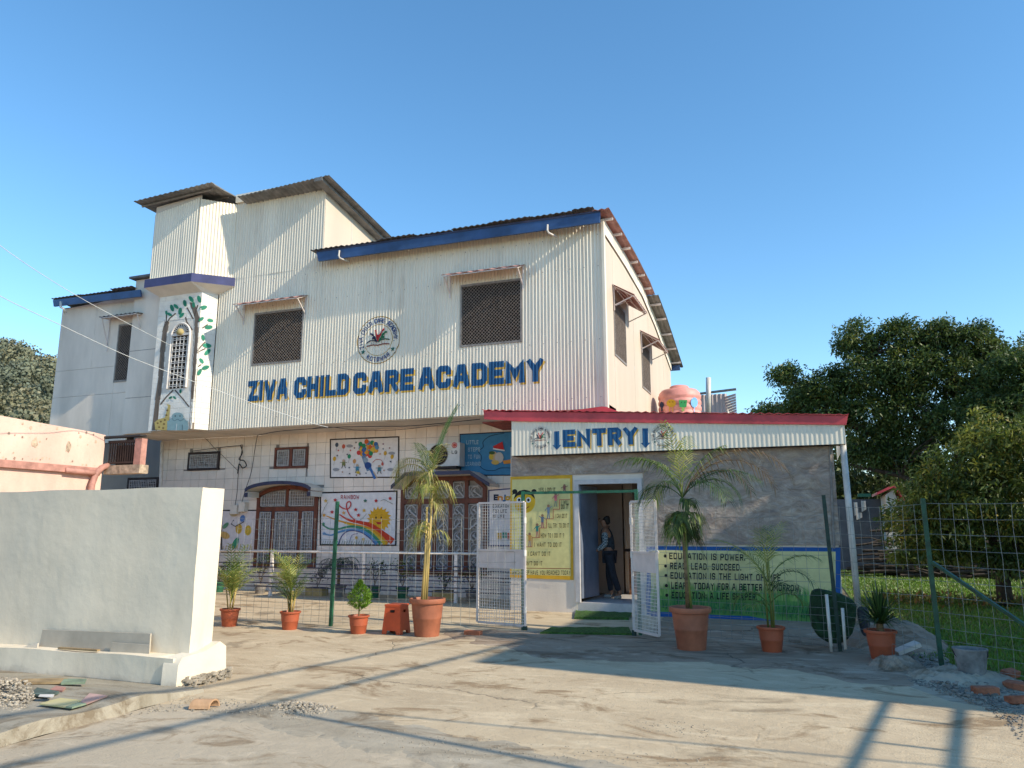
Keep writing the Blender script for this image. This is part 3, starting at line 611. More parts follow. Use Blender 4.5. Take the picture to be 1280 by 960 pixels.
# ---- tower right part (upper floor): side wall, roof
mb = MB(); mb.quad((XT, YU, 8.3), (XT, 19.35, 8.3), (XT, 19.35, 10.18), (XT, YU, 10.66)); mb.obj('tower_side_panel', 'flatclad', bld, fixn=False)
for yy in (17.3, 18.5): MB().box(XT, XT+.006, yy-.012, yy+.012, 8.4, 10.6-.14*(yy-16)).obj('panel_joint', 'pvc', bld)
def corr_quad(parent, A, B, Cc, D, mat, ribs, name='roof_sheet', amp=.011, th=.012):
    """sheet A-B (front edge) to D-C (back edge), ribs running front to back"""
    mb = MB(); n = ribs*6; A, B, Cc, D = map(Vector, (A, B, Cc, D))
    for i in range(n):
        u, v = i/n, (i+1)/n; h = lambda q: Vector((0, 0, amp*math.sin(2*math.pi*ribs*q)))
        p = [A.lerp(B, u)+h(u), A.lerp(B, v)+h(v), D.lerp(Cc, v)+h(v), D.lerp(Cc, u)+h(u)]; mb.quad(*p); mb.quad(*[q+Vector((0, 0, th)) for q in p]); mb.quad(p[0], p[1], p[1]+Vector((0, 0, th)), p[0]+Vector((0, 0, th)))
    return mb.obj(name, mat, parent, fixn=False)
RA, RB = PY(297, 246, 15.6), PY(411, 219, 15.45)
for i in range(3):
    a_, b_ = RA.lerp(RB, i/3), RA.lerp(RB, (i+1)/3); corr_quad(bld, a_, b_, (b_.x, 19.8, b_.z-.60), (a_.x, 19.8, a_.z-.60), 'roofgrey', 7)
MB().prism([(XT+.0, 15.45, RB.z-.10), (XT+.24, 15.45, RB.z-.10), (XT+.24, 15.45, RB.z), (XT, 15.45, RB.z)], (0, 4.35, -.60)).obj('tower_verge', 'roofgrey', bld)
MB().box(-14.2, XT, 15.93, 15.97, 10.56, 10.80).obj('roof_plate', 'clad', bld)
MB().box(-16.2, XT-.02, YU+.02, YU+.08, 8.3, 10.6).obj('inner_wall', 'dark', bld)
# ---- tower left part: canted corrugated box over a blue ledge
TY = 15.35; ta = (PY(192, 300, TY).x, TY); tb = (PY(246.5, 300, TY).x, TY); tc = (-14.16, YU); tz0 = 8.36; tz1 = 10.55
corr_wall(bld, (ta[0]-.35, 16.9), ta, lambda s: tz0, lambda s: 10.30, sheet=.9)
corr_wall(bld, ta, tb, lambda s: tz0, lambda s: 10.34+.15*s, sheet=1.0, s0=.02)
corr_wall(bld, tb, tc, lambda s: tz0, lambda s: 10.55-.02*s, sheet=2)
Lg = [(ta[0]-.22, 16.6), (ta[0]-.06, TY-.12), (tb[0]+.02, TY-.12), (tc[0]+.10, YU-.02), (tc[0]+.10, 16.6)]
mb = MB()
for i in range(3):
    (x0, y0), (x1, y1) = Lg[i], Lg[i+1]; MB().quad((x0, y0, 8.13), (x1, y1, 8.13), (x1, y1, 8.37), (x0, y0, 8.37)).obj('ledge_face', 'violet', bld, fixn=False)
MB().quad(*[(x, y, 8.37) for x, y in Lg]).obj('ledge_top', 'soffit', bld, fixn=False)
BYf = 15.62; bz1 = 7.95; ba = (-16.30, BYf); bb = (PY(246, 450, BYf).x, BYf); bc = (-14.62, YU)
Bt = [(ba[0]-.12, 16.5), ba, bb, bc]
mb = MB()
for i in range(3): mb.quad((*Lg[i], 8.13), (*Lg[i+1], 8.13), (*Bt[i+1], bz1), (*Bt[i], bz1))
mb.quad((*Bt[0], bz1), (*Bt[1], bz1), (*Bt[2], bz1), (*Bt[3], bz1)); mb.obj('ledge_underside', 'plaster', bld, fixn=False)
# canted tower roof
OL, OR, RR = PY(167, 252, 14.95), PY(264, 228, 14.95), PY(291, 245, 15.85); bkL, bkR = Vector((OL.x-.1, 17.2, OL.z+.02)), Vector((-14.1, 17.2, OR.z+.05))
corr_quad(bld, OL, OR, bkR+Vector((-.35, 0, 0)), bkL, 'roofgrey', 15); corr_quad(bld, OR, RR, bkR+Vector((.1, 0, 0)), bkR+Vector((-.35, 0, 0)), 'roofgrey', 4)
for k in range(4): MB().bar(OL.lerp(bkL, .12+k*.26)-Vector((-.05, 0, .05)), OR.lerp(bkR, .12+k*.26)-Vector((.2, 0, .05)), .04).obj('roof_batten', 'metalgrey', bld)
MB().prism([(ta[0]-.02, TY+.02, 10.28), (tb[0], TY+.02, 10.5), (tb[0], TY+.02, OR.z-.06), (ta[0]-.02, TY+.02, OL.z-.06)], (0, .04, 0)).obj('roof_plate', 'soffit', bld)
# ---- bay under the ledge: white-washed brick, painted tree
def brick_face(parent, p0, p1, z0, z1, bh=.145, bw=.40, holes=(), name='brick'):
    p0, p1 = Vector(p0), Vector(p1); L = (p1-p0).length; d = (p1-p0)/L; nr = Vector((d.y, -d.x, 0)); d3 = Vector((d.x, d.y, 0)); P0 = Vector((p0.x, p0.y, 0))
    bk = MB(); bk.quad(P0+Vector((0, 0, z0)), P0+d3*L+Vector((0, 0, z0)), P0+d3*L+Vector((0, 0, z1)), P0+Vector((0, 0, z1))); bk.obj('bay_wall', 'plaster', parent, fixn=False)
    z = z0; r = 0; m = MB()
    while z < z1-.01:
        zt = min(z1, z+bh-.006); s = -(r % 2)*bw/2
        while s < L:
            a, b = max(0, s), min(L, s+bw-.006)
            if b-a > .02 and not any(a < h[1] and b > h[0] and z < h[3] and zt > h[2] for h in holes):
                e = .006+.0015*math.sin(s*31+r*7); q = [P0+d3*a+Vector((0, 0, z)), P0+d3*b+Vector((0, 0, z)), P0+d3*b+Vector((0, 0, zt)), P0+d3*a+Vector((0, 0, zt))]; m.prism([v+nr*.0005 for v in q], nr*e)
            s += bw
        z += bh; r += 1
    m.obj(name, 'brickw', parent, kind='stuff')
brick_face(bld, (ba[0]-.12, 16.5), ba, ZB, bz1); 
bw0, bw1 = PY(213, 450, BYf).x, PY(236, 450, BYf).x; wz0, wz1 = PY(225, 485, BYf).z, PY(225, 405, BYf).z
brick_face(bld, ba, bb, ZB, bz1, holes=[(bw0-ba[0]-.08, bw1-ba[0]+.08, wz0, wz1+.1)]); brick_face(bld, bb, bc, ZB, bz1)
MB().quad(*[(x, y, ZB-.005) for x, y in [(ba[0]-.12, 16.5), ba, bb, bc, (-14.6, 16.5)]]).obj('bay_underside', 'soffit', bld, fixn=False)
# arched bay window
wr = (bw1-bw0)/2; cx = (bw0+bw1)/2; zs = wz1-wr
arch = [(bw0, wz0), (bw1, wz0)]+[(cx+wr*math.cos(math.pi*i/12), zs+wr*math.sin(math.pi*i/12)) for i in range(13)]
MB().prism([(x, BYf-.012, z) for x, z in arch], (0, .01, 0)).obj('bay_window', 'dark', bld)
fr = MB(); big = [(cx+(wr+.0)*math.cos(math.pi*i/14), BYf-.03, zs+(wr)*math.sin(math.pi*i/14)) for i in range(15)]
fr.tube([(bw1, BYf-.03, wz0)]+big+[(bw0, BYf-.03, wz0)], .03, 6); bf = fr.obj('bay_window_frame', 'metalw', bld)
g = MB()
for i in range(13):
    a = math.pi*i/12; g.bar((cx+.06*math.cos(a), BYf-.03, zs+.05+.06*math.sin(a)), (cx+wr*math.cos(a), BYf-.03, zs+.05+(wr-.04)*math.sin(a)), .016)
for i in range(5): x = bw0+(bw1-bw0)*(i+.5)/5; g.bar((x, BYf-.03, wz0), (x, BYf-.03, zs-.05), .02)
zz = wz0+.05
while zz < zs-.05:
    g.bar((bw0, BYf-.035, zz), (bw1, BYf-.035, zz), .016); g.bar((bw0+.1, BYf-.035, zz+.05), (bw1-.12, BYf-.035, zz+.05), .014); zz += .16
g.bar((bw0, BYf-.03, zs), (bw1, BYf-.03, zs), .05); g.obj('bay_window_grille', 'metalw', bf)
MB().lathe(cx, BYf-.05, [(.001, zs-.02), (.09, zs), (.11, zs+.07), (.07, zs+.15), (.001, zs+.17)], 10).obj('gilt_ornament', 'planter', bf, smooth=True)
# painted tree on the bay (front and canted face)
def onBay(u, v, o):
    p = PY(u, v, BYf-o)
    if p.x <= bb[0]: return p
    d = ray(u, v); n_ = Vector((YU-BYf, -(bc[0]-bb[0]), 0)).normalized(); q = Vector((bb[0], bb[1], 0))+n_*o
    return CAM+d*((q-CAM).dot(n_)/d.dot(n_))
Pm = Paint(onBay, off=.009); TR = (.17, .13, .10); TR2 = (.10, .075, .06); LF = (.02, .19, .12); LF2 = (.03, .26, .16)
rt = [(240, 378), (243, 386), (247, 398), (247, 420), (244.5, 460), (242, 490), (240, 537)]
for a, b in zip(rt[:-1], rt[1:]): Pm.poly([(a[0]-3.2, a[1]), (a[0]+.0, a[1]), (b[0]+.0, b[1]), (b[0]-3.6, b[1])], TR); Pm.poly([(a[0], a[1]), (a[0]+2.6, a[1]), (b[0]+2.6, b[1]), (b[0], b[1])], TR)
lt = [(209, 402), (206, 415), (203, 440), (201, 470), (197, 500), (193, 538)]
for a, b in zip(lt[:-1], lt[1:]): Pm.poly([(a[0]-2.8, a[1]), (a[0]+2.6, a[1]), (b[0]+3.2, b[1]), (b[0]-3.4, b[1])], TR)
for ln in ([(241, 398), (238, 392), (234, 385)], [(243, 394), (247, 382)], [(246, 412), (253, 410), (259, 406)], [(247, 438), (252, 432), (256, 428)], [(247, 440), (256, 436)], [(242, 463), (248, 458), (251, 456)], [(236, 508), (228, 498), (219, 488)], [(201, 505), (208, 496), (216, 488)], [(206, 408), (212, 398), (219, 392)], [(208, 402), (208, 392)], [(236, 450), (233, 443)], [(240, 412), (233, 402), (232, 397)]): Pm.line(ln, 1.5, TR2)
for i in range(16): t = i/15; y = 400+t*130; Pm.line([(206-t*11+math.sin(i)*1.3, y), (207-t*11-math.cos(i*2)*1.3, y+8)], .4, TR2); Pm.line([(244-t*4-1.5+math.sin(i*2), y), (244-t*4-1, y+7)], .4, TR2)
for x, y, r, a in ((215, 385, 4.6, 1.9), (220, 383, 4, 2.4), (225, 389, 4.6, 1.4), (227, 394, 4, .8), (212, 393, 3.4, 2.6), (208, 391, 3, 1.7), (231, 379, 4.4, 1.8), (239, 374, 4.6, 2.2), (242, 381, 3.6, 1.6), (249, 374, 4.8, 1.9), (254, 384.5, 5.2, .25), (251.5, 399, 4, .6), (263, 400.5, 4, 2.9), (261, 409, 5, .1), (254, 422, 4, 1.8), (259, 432, 5.5, 3.0), (259.5, 440, 5, .8), (252, 451, 4, 2.2), (257, 459.5, 5, .3), (249.5, 465, 4.6, 1.1), (213, 497, 2.6, .5), (218, 497, 2.6, 2.4), (225.5, 489, 2.8, 1.6)):
    Pm.ell(x, y, r, r*.52, LF if (x+y) % 2 < 1 else LF2, 10, -a); Pm.line([(x-r*.8*math.cos(a), y+r*.8*math.sin(a)), (x+r*.7*math.cos(a), y-r*.7*math.sin(a))], .35, (.01, .09, .05))
GI = (.50, .38, .13); GB = (.20, .12, .04)      # giraffe and elephant at the foot
Pm.poly([(194, 537), (193, 528), (198, 524), (206, 522), (210, 508), (208, 505), (213, 506), (211, 526), (208, 538)], GI)
for x, y in ((197, 529), (201, 527), (205, 530), (199, 534), (206, 525), (208, 519), (209, 513), (204, 535)): Pm.ell(x, y, 1.5, 1.2, GB, 6)
EL = (.24, .36, .38)
Pm.ell(222, 529, 12, 8, EL, 16); Pm.ell(222, 521, 7.5, 5.5, EL, 14); Pm.poly([(209, 538), (209, 526), (235, 526), (235, 538)], EL)
for c in ((219, 520), (225, 520)): Pm.ell(*c, .8, .9, BLK, 6)
Pm.curve([(215, 523), (218, 526), (222, 524), (226, 526), (230, 523)], .5, (.06, .12, .14)); Pm.line([(221, 530), (220, 538)], .8, (.6, .62, .6)); Pm.line([(228, 531), (228, 537)], .6, (.06, .12, .14))
Pm.obj('painted_tree', bld)
# ---- pillar and left wing
MB().box(-17.5, -16.42, 15.85, 16.4, ZB, 8.66).obj('pillar', 'plasterblue', bld); MB().box(-17.62, -16.5, 15.7, 16.4, 8.68, 8.74).obj('pillar_cap', 'roofdark', bld)
for zz in (5.2, 6.55): MB().box(-17.48, -16.43, 15.846, 15.86, zz, zz+.015).obj('panel_joint', 'grout', bld)
lw = PY(145, 450, YU).x, PY(169, 450, YU).x; lz = 5.75, 7.42; XLL = -20.5
mb = MB(); segs = [(XLL, lw[0]), (lw[0], lw[1]), (lw[1], -17.5)]; zr = (4.0, 5.42, 6.22)
def panel(x0, x1, z0, z1, o=0, z1b=None): MB().prism([(x0, YU, z0), (x1, YU, z0), (x1, YU, z1b or z1), (x0, YU, z1)], (0, .05+o, 0)).obj('wall_panel', 'plasterblue', bld)
g_ = .007
panel(XLL, lw[0]-g_, 4.0, 5.42-g_); panel(lw[0], -17.5, 4.0, 5.42-g_); panel(XLL, lw[0]-g_, 5.42, 6.22-g_); panel(lw[0], -17.5, 5.42, lz[0]); panel(lw[1], -17.5, lz[0], 8.3)
xm = PY(118, 420, YU).x; panel(XLL, xm-g_, 6.22, 8.15, 0, 8.2); panel(xm, lw[0]-g_, 6.22, 8.2, 0, 8.28); panel(lw[0], lw[1]-g_, lz[1], 8.28, 0, 8.3)
MB().box(XLL+.02, -17.4, YU+.06, YU+.2, 4.0, 8.2).obj('inner_wall', 'dark', bld); mesh_window(lw[0], lw[1], lz[0], lz[1], YU, bld)
MB().quad((XLL, YU+.06, 0), (XLL, YB, 0), (XLL, YB, 8.1), (XLL, YU+.06, 8.1)).obj('side_wall', 'plaster', bld, fixn=False)
awning(lw[0]-.42, lw[1]+.3, 7.66, YU-.01, bld, mat='roofdark', proj=.35, drop=.05, ribs=9, br=1.6)
slab4('fascia', [PY(67, 383, 15.7), PY(176, 370.5, 15.7), PY(175, 362, 15.7), PY(66, 375, 15.7)], .05, 'blue', bld)
roof(bld, -20.7, -17.45, 15.74, YB, 8.43, 7.3, 'roofdark', 1.2, amp=.008, th=.01)
MB().tube([PY(76, 377, 15.6), PY(76, 384, 15.6), PY(80, 386, 15.6), PY(82, 391, 15.7)], .035, 8).obj('rainwater_spout', 'pvc', bld, smooth=True)

# ---- lettering on the corrugated face
ez = Vector((0, 1)); exv = Vector((1, 0))
def word(txt, px0, px1, name='painted_word'):
    py = 503-(px0-310)*.068+(-1); a = PY(px0, py, YU); x1 = PY(px1, py, YU).x; Wd = x1-a.x; h = .545
    for dx, dz, c, o in ((.035, -.045, YEL, .0060), (0, 0, BLUE, .0078)):
        P = Paint(flatY(0), step=.00004, off=0.0); P.text(txt, (a.x+dx, a.z+dz), exv, ez, h, .27, c, width=Wd, gap=.07, wf=.8); corr_paint(P, name if c is BLUE else 'letter_shadow', bld, YU, off=o)
word('ZIVA', 309, 360); word('CHILD', 367.5, 436); word('CARE', 441, 517); word('ACADEMY', 522.5, 680.5)
def logo(P, cx, cz, R, vy=1.0, hh=.21, lite=False):
    """ring of words round an open book with three reaching figures"""
    if not lite: P.ring(cx, cz, R, R, R*.028, (.45, .28, .07), 56); P.ring(cx, cz, R*.985, R*.985, R*.014, INK, 56)
    P.ring(cx, cz, R*.66, R*.66, R*.022 if not lite else R*.02, (.45, .28, .07) if not lite else INK, 48)
    if lite: P.ring(cx, cz, R, R, R*.014, (.30, .30, .33), 48)
    P.arctext('ZIVA CHILD CARE ACADEMY.', cx, cz, R*.73, math.radians(203), math.radians(-12), R*.19, .17, (.02, .05, .17) if not lite else INK)
    P.arctext('KOTDWAR', cx, cz, R*.73, math.radians(232), math.radians(312), R*.19, .17, (.02, .05, .17) if not lite else INK, inward=True)
    for a in (214, 328): P.star(cx+R*.83*math.cos(math.radians(a)), cz+R*.83*math.sin(math.radians(a)), R*.12, (.02, .13, .10), rot=math.pi/2)
    s = R*.66
    P.curve([(cx-.78*s, cz-.36*s), (cx-.4*s, cz-.30*s), (cx, cz-.34*s), (cx+.4*s, cz-.28*s), (cx+.78*s, cz-.32*s)], s*.07, (.22, .05, .04))
    P.curve([(cx-.8*s, cz-.16*s), (cx-.55*s, cz-.02*s), (cx-.2*s, cz-.05*s)], s*.07, INK); P.curve([(cx+.78*s, cz-.04*s), (cx+.5*s, cz+.02*s), (cx+.2*s, cz-.02*s)], s*.07, (.02, .10, .08))
    P.curve([(cx-.52*s, cz+.42*s), (cx-.36*s, cz+.32*s), (cx-.22*s, cz+.08*s), (cx-.1*s, cz-.1*s)], s*.12, INK); P.curve([(cx+.56*s, cz+.46*s), (cx+.36*s, cz+.34*s), (cx+.22*s, cz+.1*s), (cx+.08*s, cz-.1*s)], s*.12, GRN)
    P.curve([(cx-.2*s, cz+.62*s), (cx-.12*s, cz+.35*s), (cx, cz-.02*s)], s*.10, RED); P.curve([(cx+.4*s, cz+.66*s), (cx+.2*s, cz+.40*s), (cx+.0*s, cz-.02*s)], s*.10, RED)
    for dx, dz, c in ((-.36, .12, INK), (.38, .14, GRN), (0, .26, RED)): P.ell(cx+dx*s, cz+dz*s, s*.08, s*.09, c, 8)
    for i in range(6): P.line([(cx+(-.45+.18*i)*s, cz-.12*s), (cx+(-.45+.18*i)*s, cz-.22*s)], s*.03, (.25, .22, .22))
P = Paint(flatY(0), step=.0001, off=0); c = PY(473, 425, YU); logo(P, c.x, c.z, .60); corr_paint(P, 'painted_logo', bld, YU, off=.0065)
# ---- ground floor tiles
op = []                                           # openings: x0, x1, z0, z1
def rectpx(x0, x1, y0, y1, Y=YL): ym = (y0+y1)/2; return (PY(x0, ym, Y).x, PY(x1, ym, Y).x, PY((x0+x1)/2, y1, Y).z, PY((x0+x1)/2, y0, Y).z)
W1 = rectpx(320.5, 397, 607, 709); W2 = rectpx(501, 609, 596, 718); W0 = rectpx(255, 275.5, 625, 706); V1 = rectpx(344, 385.5, 559, 585.5); V2 = rectpx(236, 275, 565, 588); V3 = rectpx(160, 198, 597, 625)
op = [W1, W2, W0, V1, V2, V3]; TW = .30; tl = []
z = 0.0
while z < ZB-.05:
    x = -17.5
    while x < -5.4:
        r = [x+.004, min(x+TW, -5.4)-.004, z+.004, min(z+TW, ZB-.02)-.004]
        for o in op:
            if r and r[0] < o[1] and r[1] > o[0] and r[2] < o[3] and r[3] > o[2]:
                c4 = [[r[0], o[0], r[2], r[3]], [o[1], r[1], r[2], r[3]], [r[0], r[1], r[2], o[2]], [r[0], r[1], o[3], r[3]]]; c4 = [q for q in c4 if q[1]-q[0] > .02 and q[3]-q[2] > .02]
                r = max(c4, key=lambda q: (q[1]-q[0])*(q[3]-q[2])) if c4 else None
        if r: tl.append(r)
        x += TW
    z += TW
tl.sort(key=lambda r: -r[0]+abs(r[2]-2)*.6); rest = MB()
for i, r in enumerate(tl):
    e = .001*math.sin(i*12.9); mb = MB() if i < 296 else rest; mb.box(r[0], r[1], YL-e, YL+.018, r[2], r[3])
    if i < 296: mb.obj('tile', 'tile', bld)
rest.obj('tiles', 'tile', bld, kind='stuff')
# ---- windows of the ground floor
def beam(mb, x0, x1, z0, z1, y0=YL-.05, y1=YL+.06): mb.box(x0, x1, y0, y1, z0, z1)
def grid_grille(parent, x0, x1, z0, z1, Y, arch=None, rr=random.Random(5), px_=.075, pz=.085):
    m = MB(); x = x0+px_/2
    while x < x1: zt = min(z1, arch(x)) if arch else z1; m.bar((x, Y, z0), (x, Y, zt), .013); x += px_
    z = z0+pz/2
    while z < z1:
        a, b = x0, x1
        if arch:
            while a < x1 and arch(a) < z: a += .02
            while b > x0 and arch(b) < z: b -= .02
        if b > a: m.bar((a, Y-.004, z), (b, Y-.004, z), .013)
        for q in range(int((x1-x0)/(px_*2))):
            if rr.random() < .6 and not arch: xx = x0+rr.random()*(x1-x0-.15); m.box(xx, xx+.13, Y-.012, Y-.004, z+.03, z+.042)
        z += pz
    m.bar((x0, Y, z0), (x1, Y, z0), .02); m.bar((x0+.005, Y, z0), (x0+.005, Y, z1 if not arch else arch(x0)), .02); m.bar((x1-.005, Y, z0), (x1-.005, Y, z1 if not arch else arch(x1)), .02); 
    if not arch: m.bar((x0, Y, z1), (x1, Y, z1), .02)
    return m.obj('grille', 'grille', parent)
def scroll_grille(parent, x0, x1, z0, z1, Y):
    m = MB(); W = x1-x0; cx = (x0+x1)/2; r = W*.36; n = max(1, round((z1-z0)/(W*.95))); s = (z1-z0)/n
    def arc(c, rad, a0, a1, k=8, w=.018):
        p = [(c[0]+rad*math.cos(a0+(a1-a0)*i/k), Y, c[1]+rad*math.sin(a0+(a1-a0)*i/k)) for i in range(k+1)]
        for a, b in zip(p[:-1], p[1:]): m.bar(a, b, w)
    for i in range(n):
        c = (cx, z0+s*(i+.5)); d = 1 if i % 2 else -1
        arc(c, r, -.4, 4.4, 10); arc((cx+d*r*.25, c[1]-s*.1), r*.45, 1, 5.6, 8, .016); arc((cx-d*r*.6, c[1]+s*.42), r*.35, 0, 4.6, 6, .014)
        m.bar((cx-d*W*.45, Y, c[1]-s*.45), (cx+d*W*.2, Y, c[1]+s*.1), .03); m.bar((cx+d*W*.45, Y, c[1]-s*.35), (cx, Y, c[1]+s*.3), .016)
    for x in (x0+.008, x1-.008): m.bar((x, Y, z0), (x, Y, z1), .016)
    for z in (z0+.008, z1-.008): m.bar((x0, Y, z), (x1, Y, z), .016)
    return m.obj('grille', 'grille', parent)
# arched triple window
x0, x1, z0, z1 = W1; zsp = PY(360, 624, YL).z; ztr = PY(360, 636, YL).z; cxw = (x0+x1)/2
A1 = lambda x, i=0: zsp+(z1-zsp)*math.sqrt(max(0, 1-((x-cxw)/((x1-x0)/2+.05))**2))-i
fw = .10; mb = MB(); n = 16
for i in range(n):
    u, v = x0+(x1-x0)*i/n, x0+(x1-x0)*(i+1)/n; mb.prism([(u, YL-.06, A1(u)-fw), (v, YL-.06, A1(v)-fw), (v, YL-.06, A1(v)), (u, YL-.06, A1(u))], (0, .12, 0))
beam(mb, x0, x0+fw, z0, A1(x0)-.02); beam(mb, x1-fw, x1, z0, A1(x1)-.02); beam(mb, x0+fw, x1-fw, z0, z0+fw); beam(mb, x0+fw, x1-fw, ztr-.06, ztr+.05, YL-.052)
m1, m2 = PY(341, 670, YL).x, PY(375, 670, YL).x
for q in (m1, m2): beam(mb, q-.045, q+.045, z0+fw, ztr-.06, YL-.045)
beam(mb, cxw-.04, cxw+.04, ztr+.05, A1(cxw)-fw, YL-.045); w1 = mb.obj('window', 'woodred', bld)
MB().box(x0+.03, x1-.03, YL+.055, YL+.07, z0, z1-.1).obj('pane', 'curtain', w1)
nv = MB()
for a, b in ((x0+fw, m1-.045), (m1+.045, m2-.045), (m2+.045, x1-fw)):
    nv.box(a, a+.025, YL-.03, YL+.04, z0+fw, ztr-.06); nv.box(b-.025, b, YL-.03, YL+.04, z0+fw, ztr-.06); nv.box(a+.025, b-.025, YL-.03, YL+.04, ztr-.085, ztr-.06); nv.box(a+.025, b-.025, YL-.03, YL+.04, z0+fw, z0+fw+.025)
    grid_grille(w1, a+.03, b-.03, z0+fw+.03, ztr-.09, YL-.04)
nv.obj('sash', 'navy', w1)
for a, b in ((x0+fw+.03, cxw-.07), (cxw+.07, x1-fw-.03)): grid_grille(w1, a, b, ztr+.08, z1, YL-.04, arch=lambda x: A1(x)-fw-.04)
# hood over it
mb = MB(); H0 = PY(306, 612, YL-.55).x; H1 = PY(388, 608, YL-.55).x; hz = PY(350, 601, YL-.55).z; he = PY(306, 613, YL-.55).z; hx = (H0+H1)/2
HA = lambda x: he+(hz-he)*math.sqrt(max(0, 1-((x-hx)/((H1-H0)/2+.02))**2))
und = MB(); n = 20
for i in range(n):
    u, v = H0+(H1-H0)*i/n, H0+(H1-H0)*(i+1)/n
    mb.prism([(u, YL-.56, HA(u)-.09), (v, YL-.56, HA(v)-.09), (v, YL-.56, HA(v)), (u, YL-.56, HA(u))], (0, .03, 0)); und.prism([(u, YL-.53, HA(u)-.08), (v, YL-.53, HA(v)-.08), (v, YL-.53, HA(v)-.005), (u, YL-.53, HA(u)-.005)], (0, .53, 0))
mb.box(H0, H0+.09, YL-.56, YL-.53, he-.18, he-.06); mb.box(H1-.09, H1, YL-.56, YL-.53, he-.18, he-.06); und.box(H0, H0+.08, YL-.53, YL, he-.18, he-.05); und.box(H1-.08, H1, YL-.53, YL, he-.18, he-.05)
hd = und.obj('window_hood', 'plaster', bld); mb.obj('hood_edge', 'navy', hd)
# wide window with scrollwork
x0, x1, z0, z1 = W2; ztr = PY(560, 626, YL).z; n = 5; mb = MB(); fw = .11; ch = .30
beam(mb, x0, x0+fw, z0, z1-ch); beam(mb, x1-fw, x1, z0, z1-ch); beam(mb, x0+fw, x1-fw, z0, z0+fw); beam(mb, x0+fw, x1-fw, ztr-.07, ztr+.05, YL-.055); beam(mb, x0+ch, x1-ch, z1-fw, z1, YL-.053)
mb.prism([(x0, YL-.05, z1-ch), (x0+fw, YL-.05, z1-ch), (x0+ch+.05, YL-.05, z1-fw), (x0+ch, YL-.05, z1)], (0, .1, 0)); mb.prism([(x1-fw, YL-.05, z1-ch), (x1, YL-.05, z1-ch), (x1-ch, YL-.05, z1), (x1-ch-.05, YL-.05, z1-fw)], (0, .1, 0))
xs = [x0+fw+(x1-x0-2*fw)*i/n for i in range(n+1)]
for q in xs[1:-1]: beam(mb, q-.05, q+.05, z0+fw, ztr-.07, YL-.045); beam(mb, q-.05, q+.05, ztr+.05, z1-fw, YL-.045)
w2 = mb.obj('window', 'woodred', bld); MB().box(x0+.05, x1-.05, YL+.055, YL+.07, z0, z1-.05).obj('pane', 'navy', w2)
for i in range(n):
    a, b = xs[i]+(.06 if i else .01), xs[i+1]-(.06 if i < n-1 else .01); scroll_grille(w2, a, b, z0+fw+.02, ztr-.09, YL-.03); scroll_grille(w2, a, b, ztr+.07, z1-fw-.03-(.1 if i in (0, n-1) else 0), YL-.03)
Yh = YL-.62; hp = [PY(489, 611, Yh), PY(506.5, 594.5, Yh), PY(587, 592, Yh), PY(612, 608, Yh)]; und = MB(); mb = MB()
for a, b in zip(hp[:-1], hp[1:]): und.prism([a, b, b+Vector((0, 0, .07)), a+Vector((0, 0, .07))], (0, .62, 0)); mb.prism([a+Vector((0, -.03, -.01)), b+Vector((0, -.03, -.01)), b+Vector((0, -.03, .08)), a+Vector((0, -.03, .08))], (0, .028, 0))
hd = und.obj('window_hood', 'plaster', bld); mb.obj('hood_edge', 'navy', hd)
def small_window(r, mat, split, g=1):
    x0, x1, z0, z1 = r; mb = MB(); t = .06; beam(mb, x0, x0+t, z0, z1); beam(mb, x1-t, x1, z0, z1); beam(mb, x0+t, x1-t, z0, z0+t); beam(mb, x0+t, x1-t, z1-t, z1)
    if split: beam(mb, (x0+x1)/2-.04, (x0+x1)/2+.04, z0+t, z1-t)
    w_ = mb.obj('window', mat, bld); MB().box(x0+.02, x1-.02, YL+.055, YL+.07, z0+.02, z1-.02).obj('pane', 'curtain', w_)
    c = (x0+x1)/2
    for a, b in (((x0+t+.03, c-.07), (c+.07, x1-t-.03)) if split else ((x0+t, x1-t),)): grid_grille(w_, a, b, z0+t+.02, z1-t-.02, YL-.03, px_=.065, pz=.07)
small_window(V1, 'woodred', True); small_window(V2, 'frame', False); small_window(V3, 'frame', False); small_window(W0, 'woodred', False)

# ---- murals on the ground floor
def frame_px(P, x0, y0, x1, y1, x1t=None, t=1.6, col=(.03, .02, .02), fill=(.72, .68, .68), y0r=None, y1r=None):
    y0r = y0 if y0r is None else y0r; y1r = y1 if y1r is None else y1r; c = [(x0, y0), (x1t or x1, y0r), (x1, y1r), (x0, y1)]
    P.poly(c, fill)
    for a, b in zip(c, c[1:]+c[:1]): P.line([a, b], t, col)
YM = YL-.006
P = Paint(onY(YM), off=.004); frame_px(P, 413, 549.5, 498, 597, 498.3, 1.6, y0r=546, y1r=596.5); P.mb.v  # balloons
cl = [(.55, .05, .05), (.02, .22, .10), (.65, .30, .03), (.04, .12, .35), (.60, .12, .03), (.60, .42, .05), (.10, .25, .40)]
r_ = random.Random(4)
for i in range(46):
    a = r_.random()*6.28; d = math.sqrt(r_.random()); P.ell(459.5+13.5*d*math.cos(a), 561+9.5*d*math.sin(a), 2.7, 3.0, cl[i % 7], 10, 0)
P.curve([(455, 572), (457, 578), (460, 586)], 5, (.12, .2, .32)); P.ell(460, 582, 4.4, 4.5, (.02, .06, .22), 10); P.line([(463, 586), (466, 592), (468, 597)], 3.2, (.04, .15, .40)); P.line([(467, 590), (471, 597)], 1.4, (.45, .35, .25)); P.ell(457, 575, 3.2, 3, (.25, .33, .42), 10)
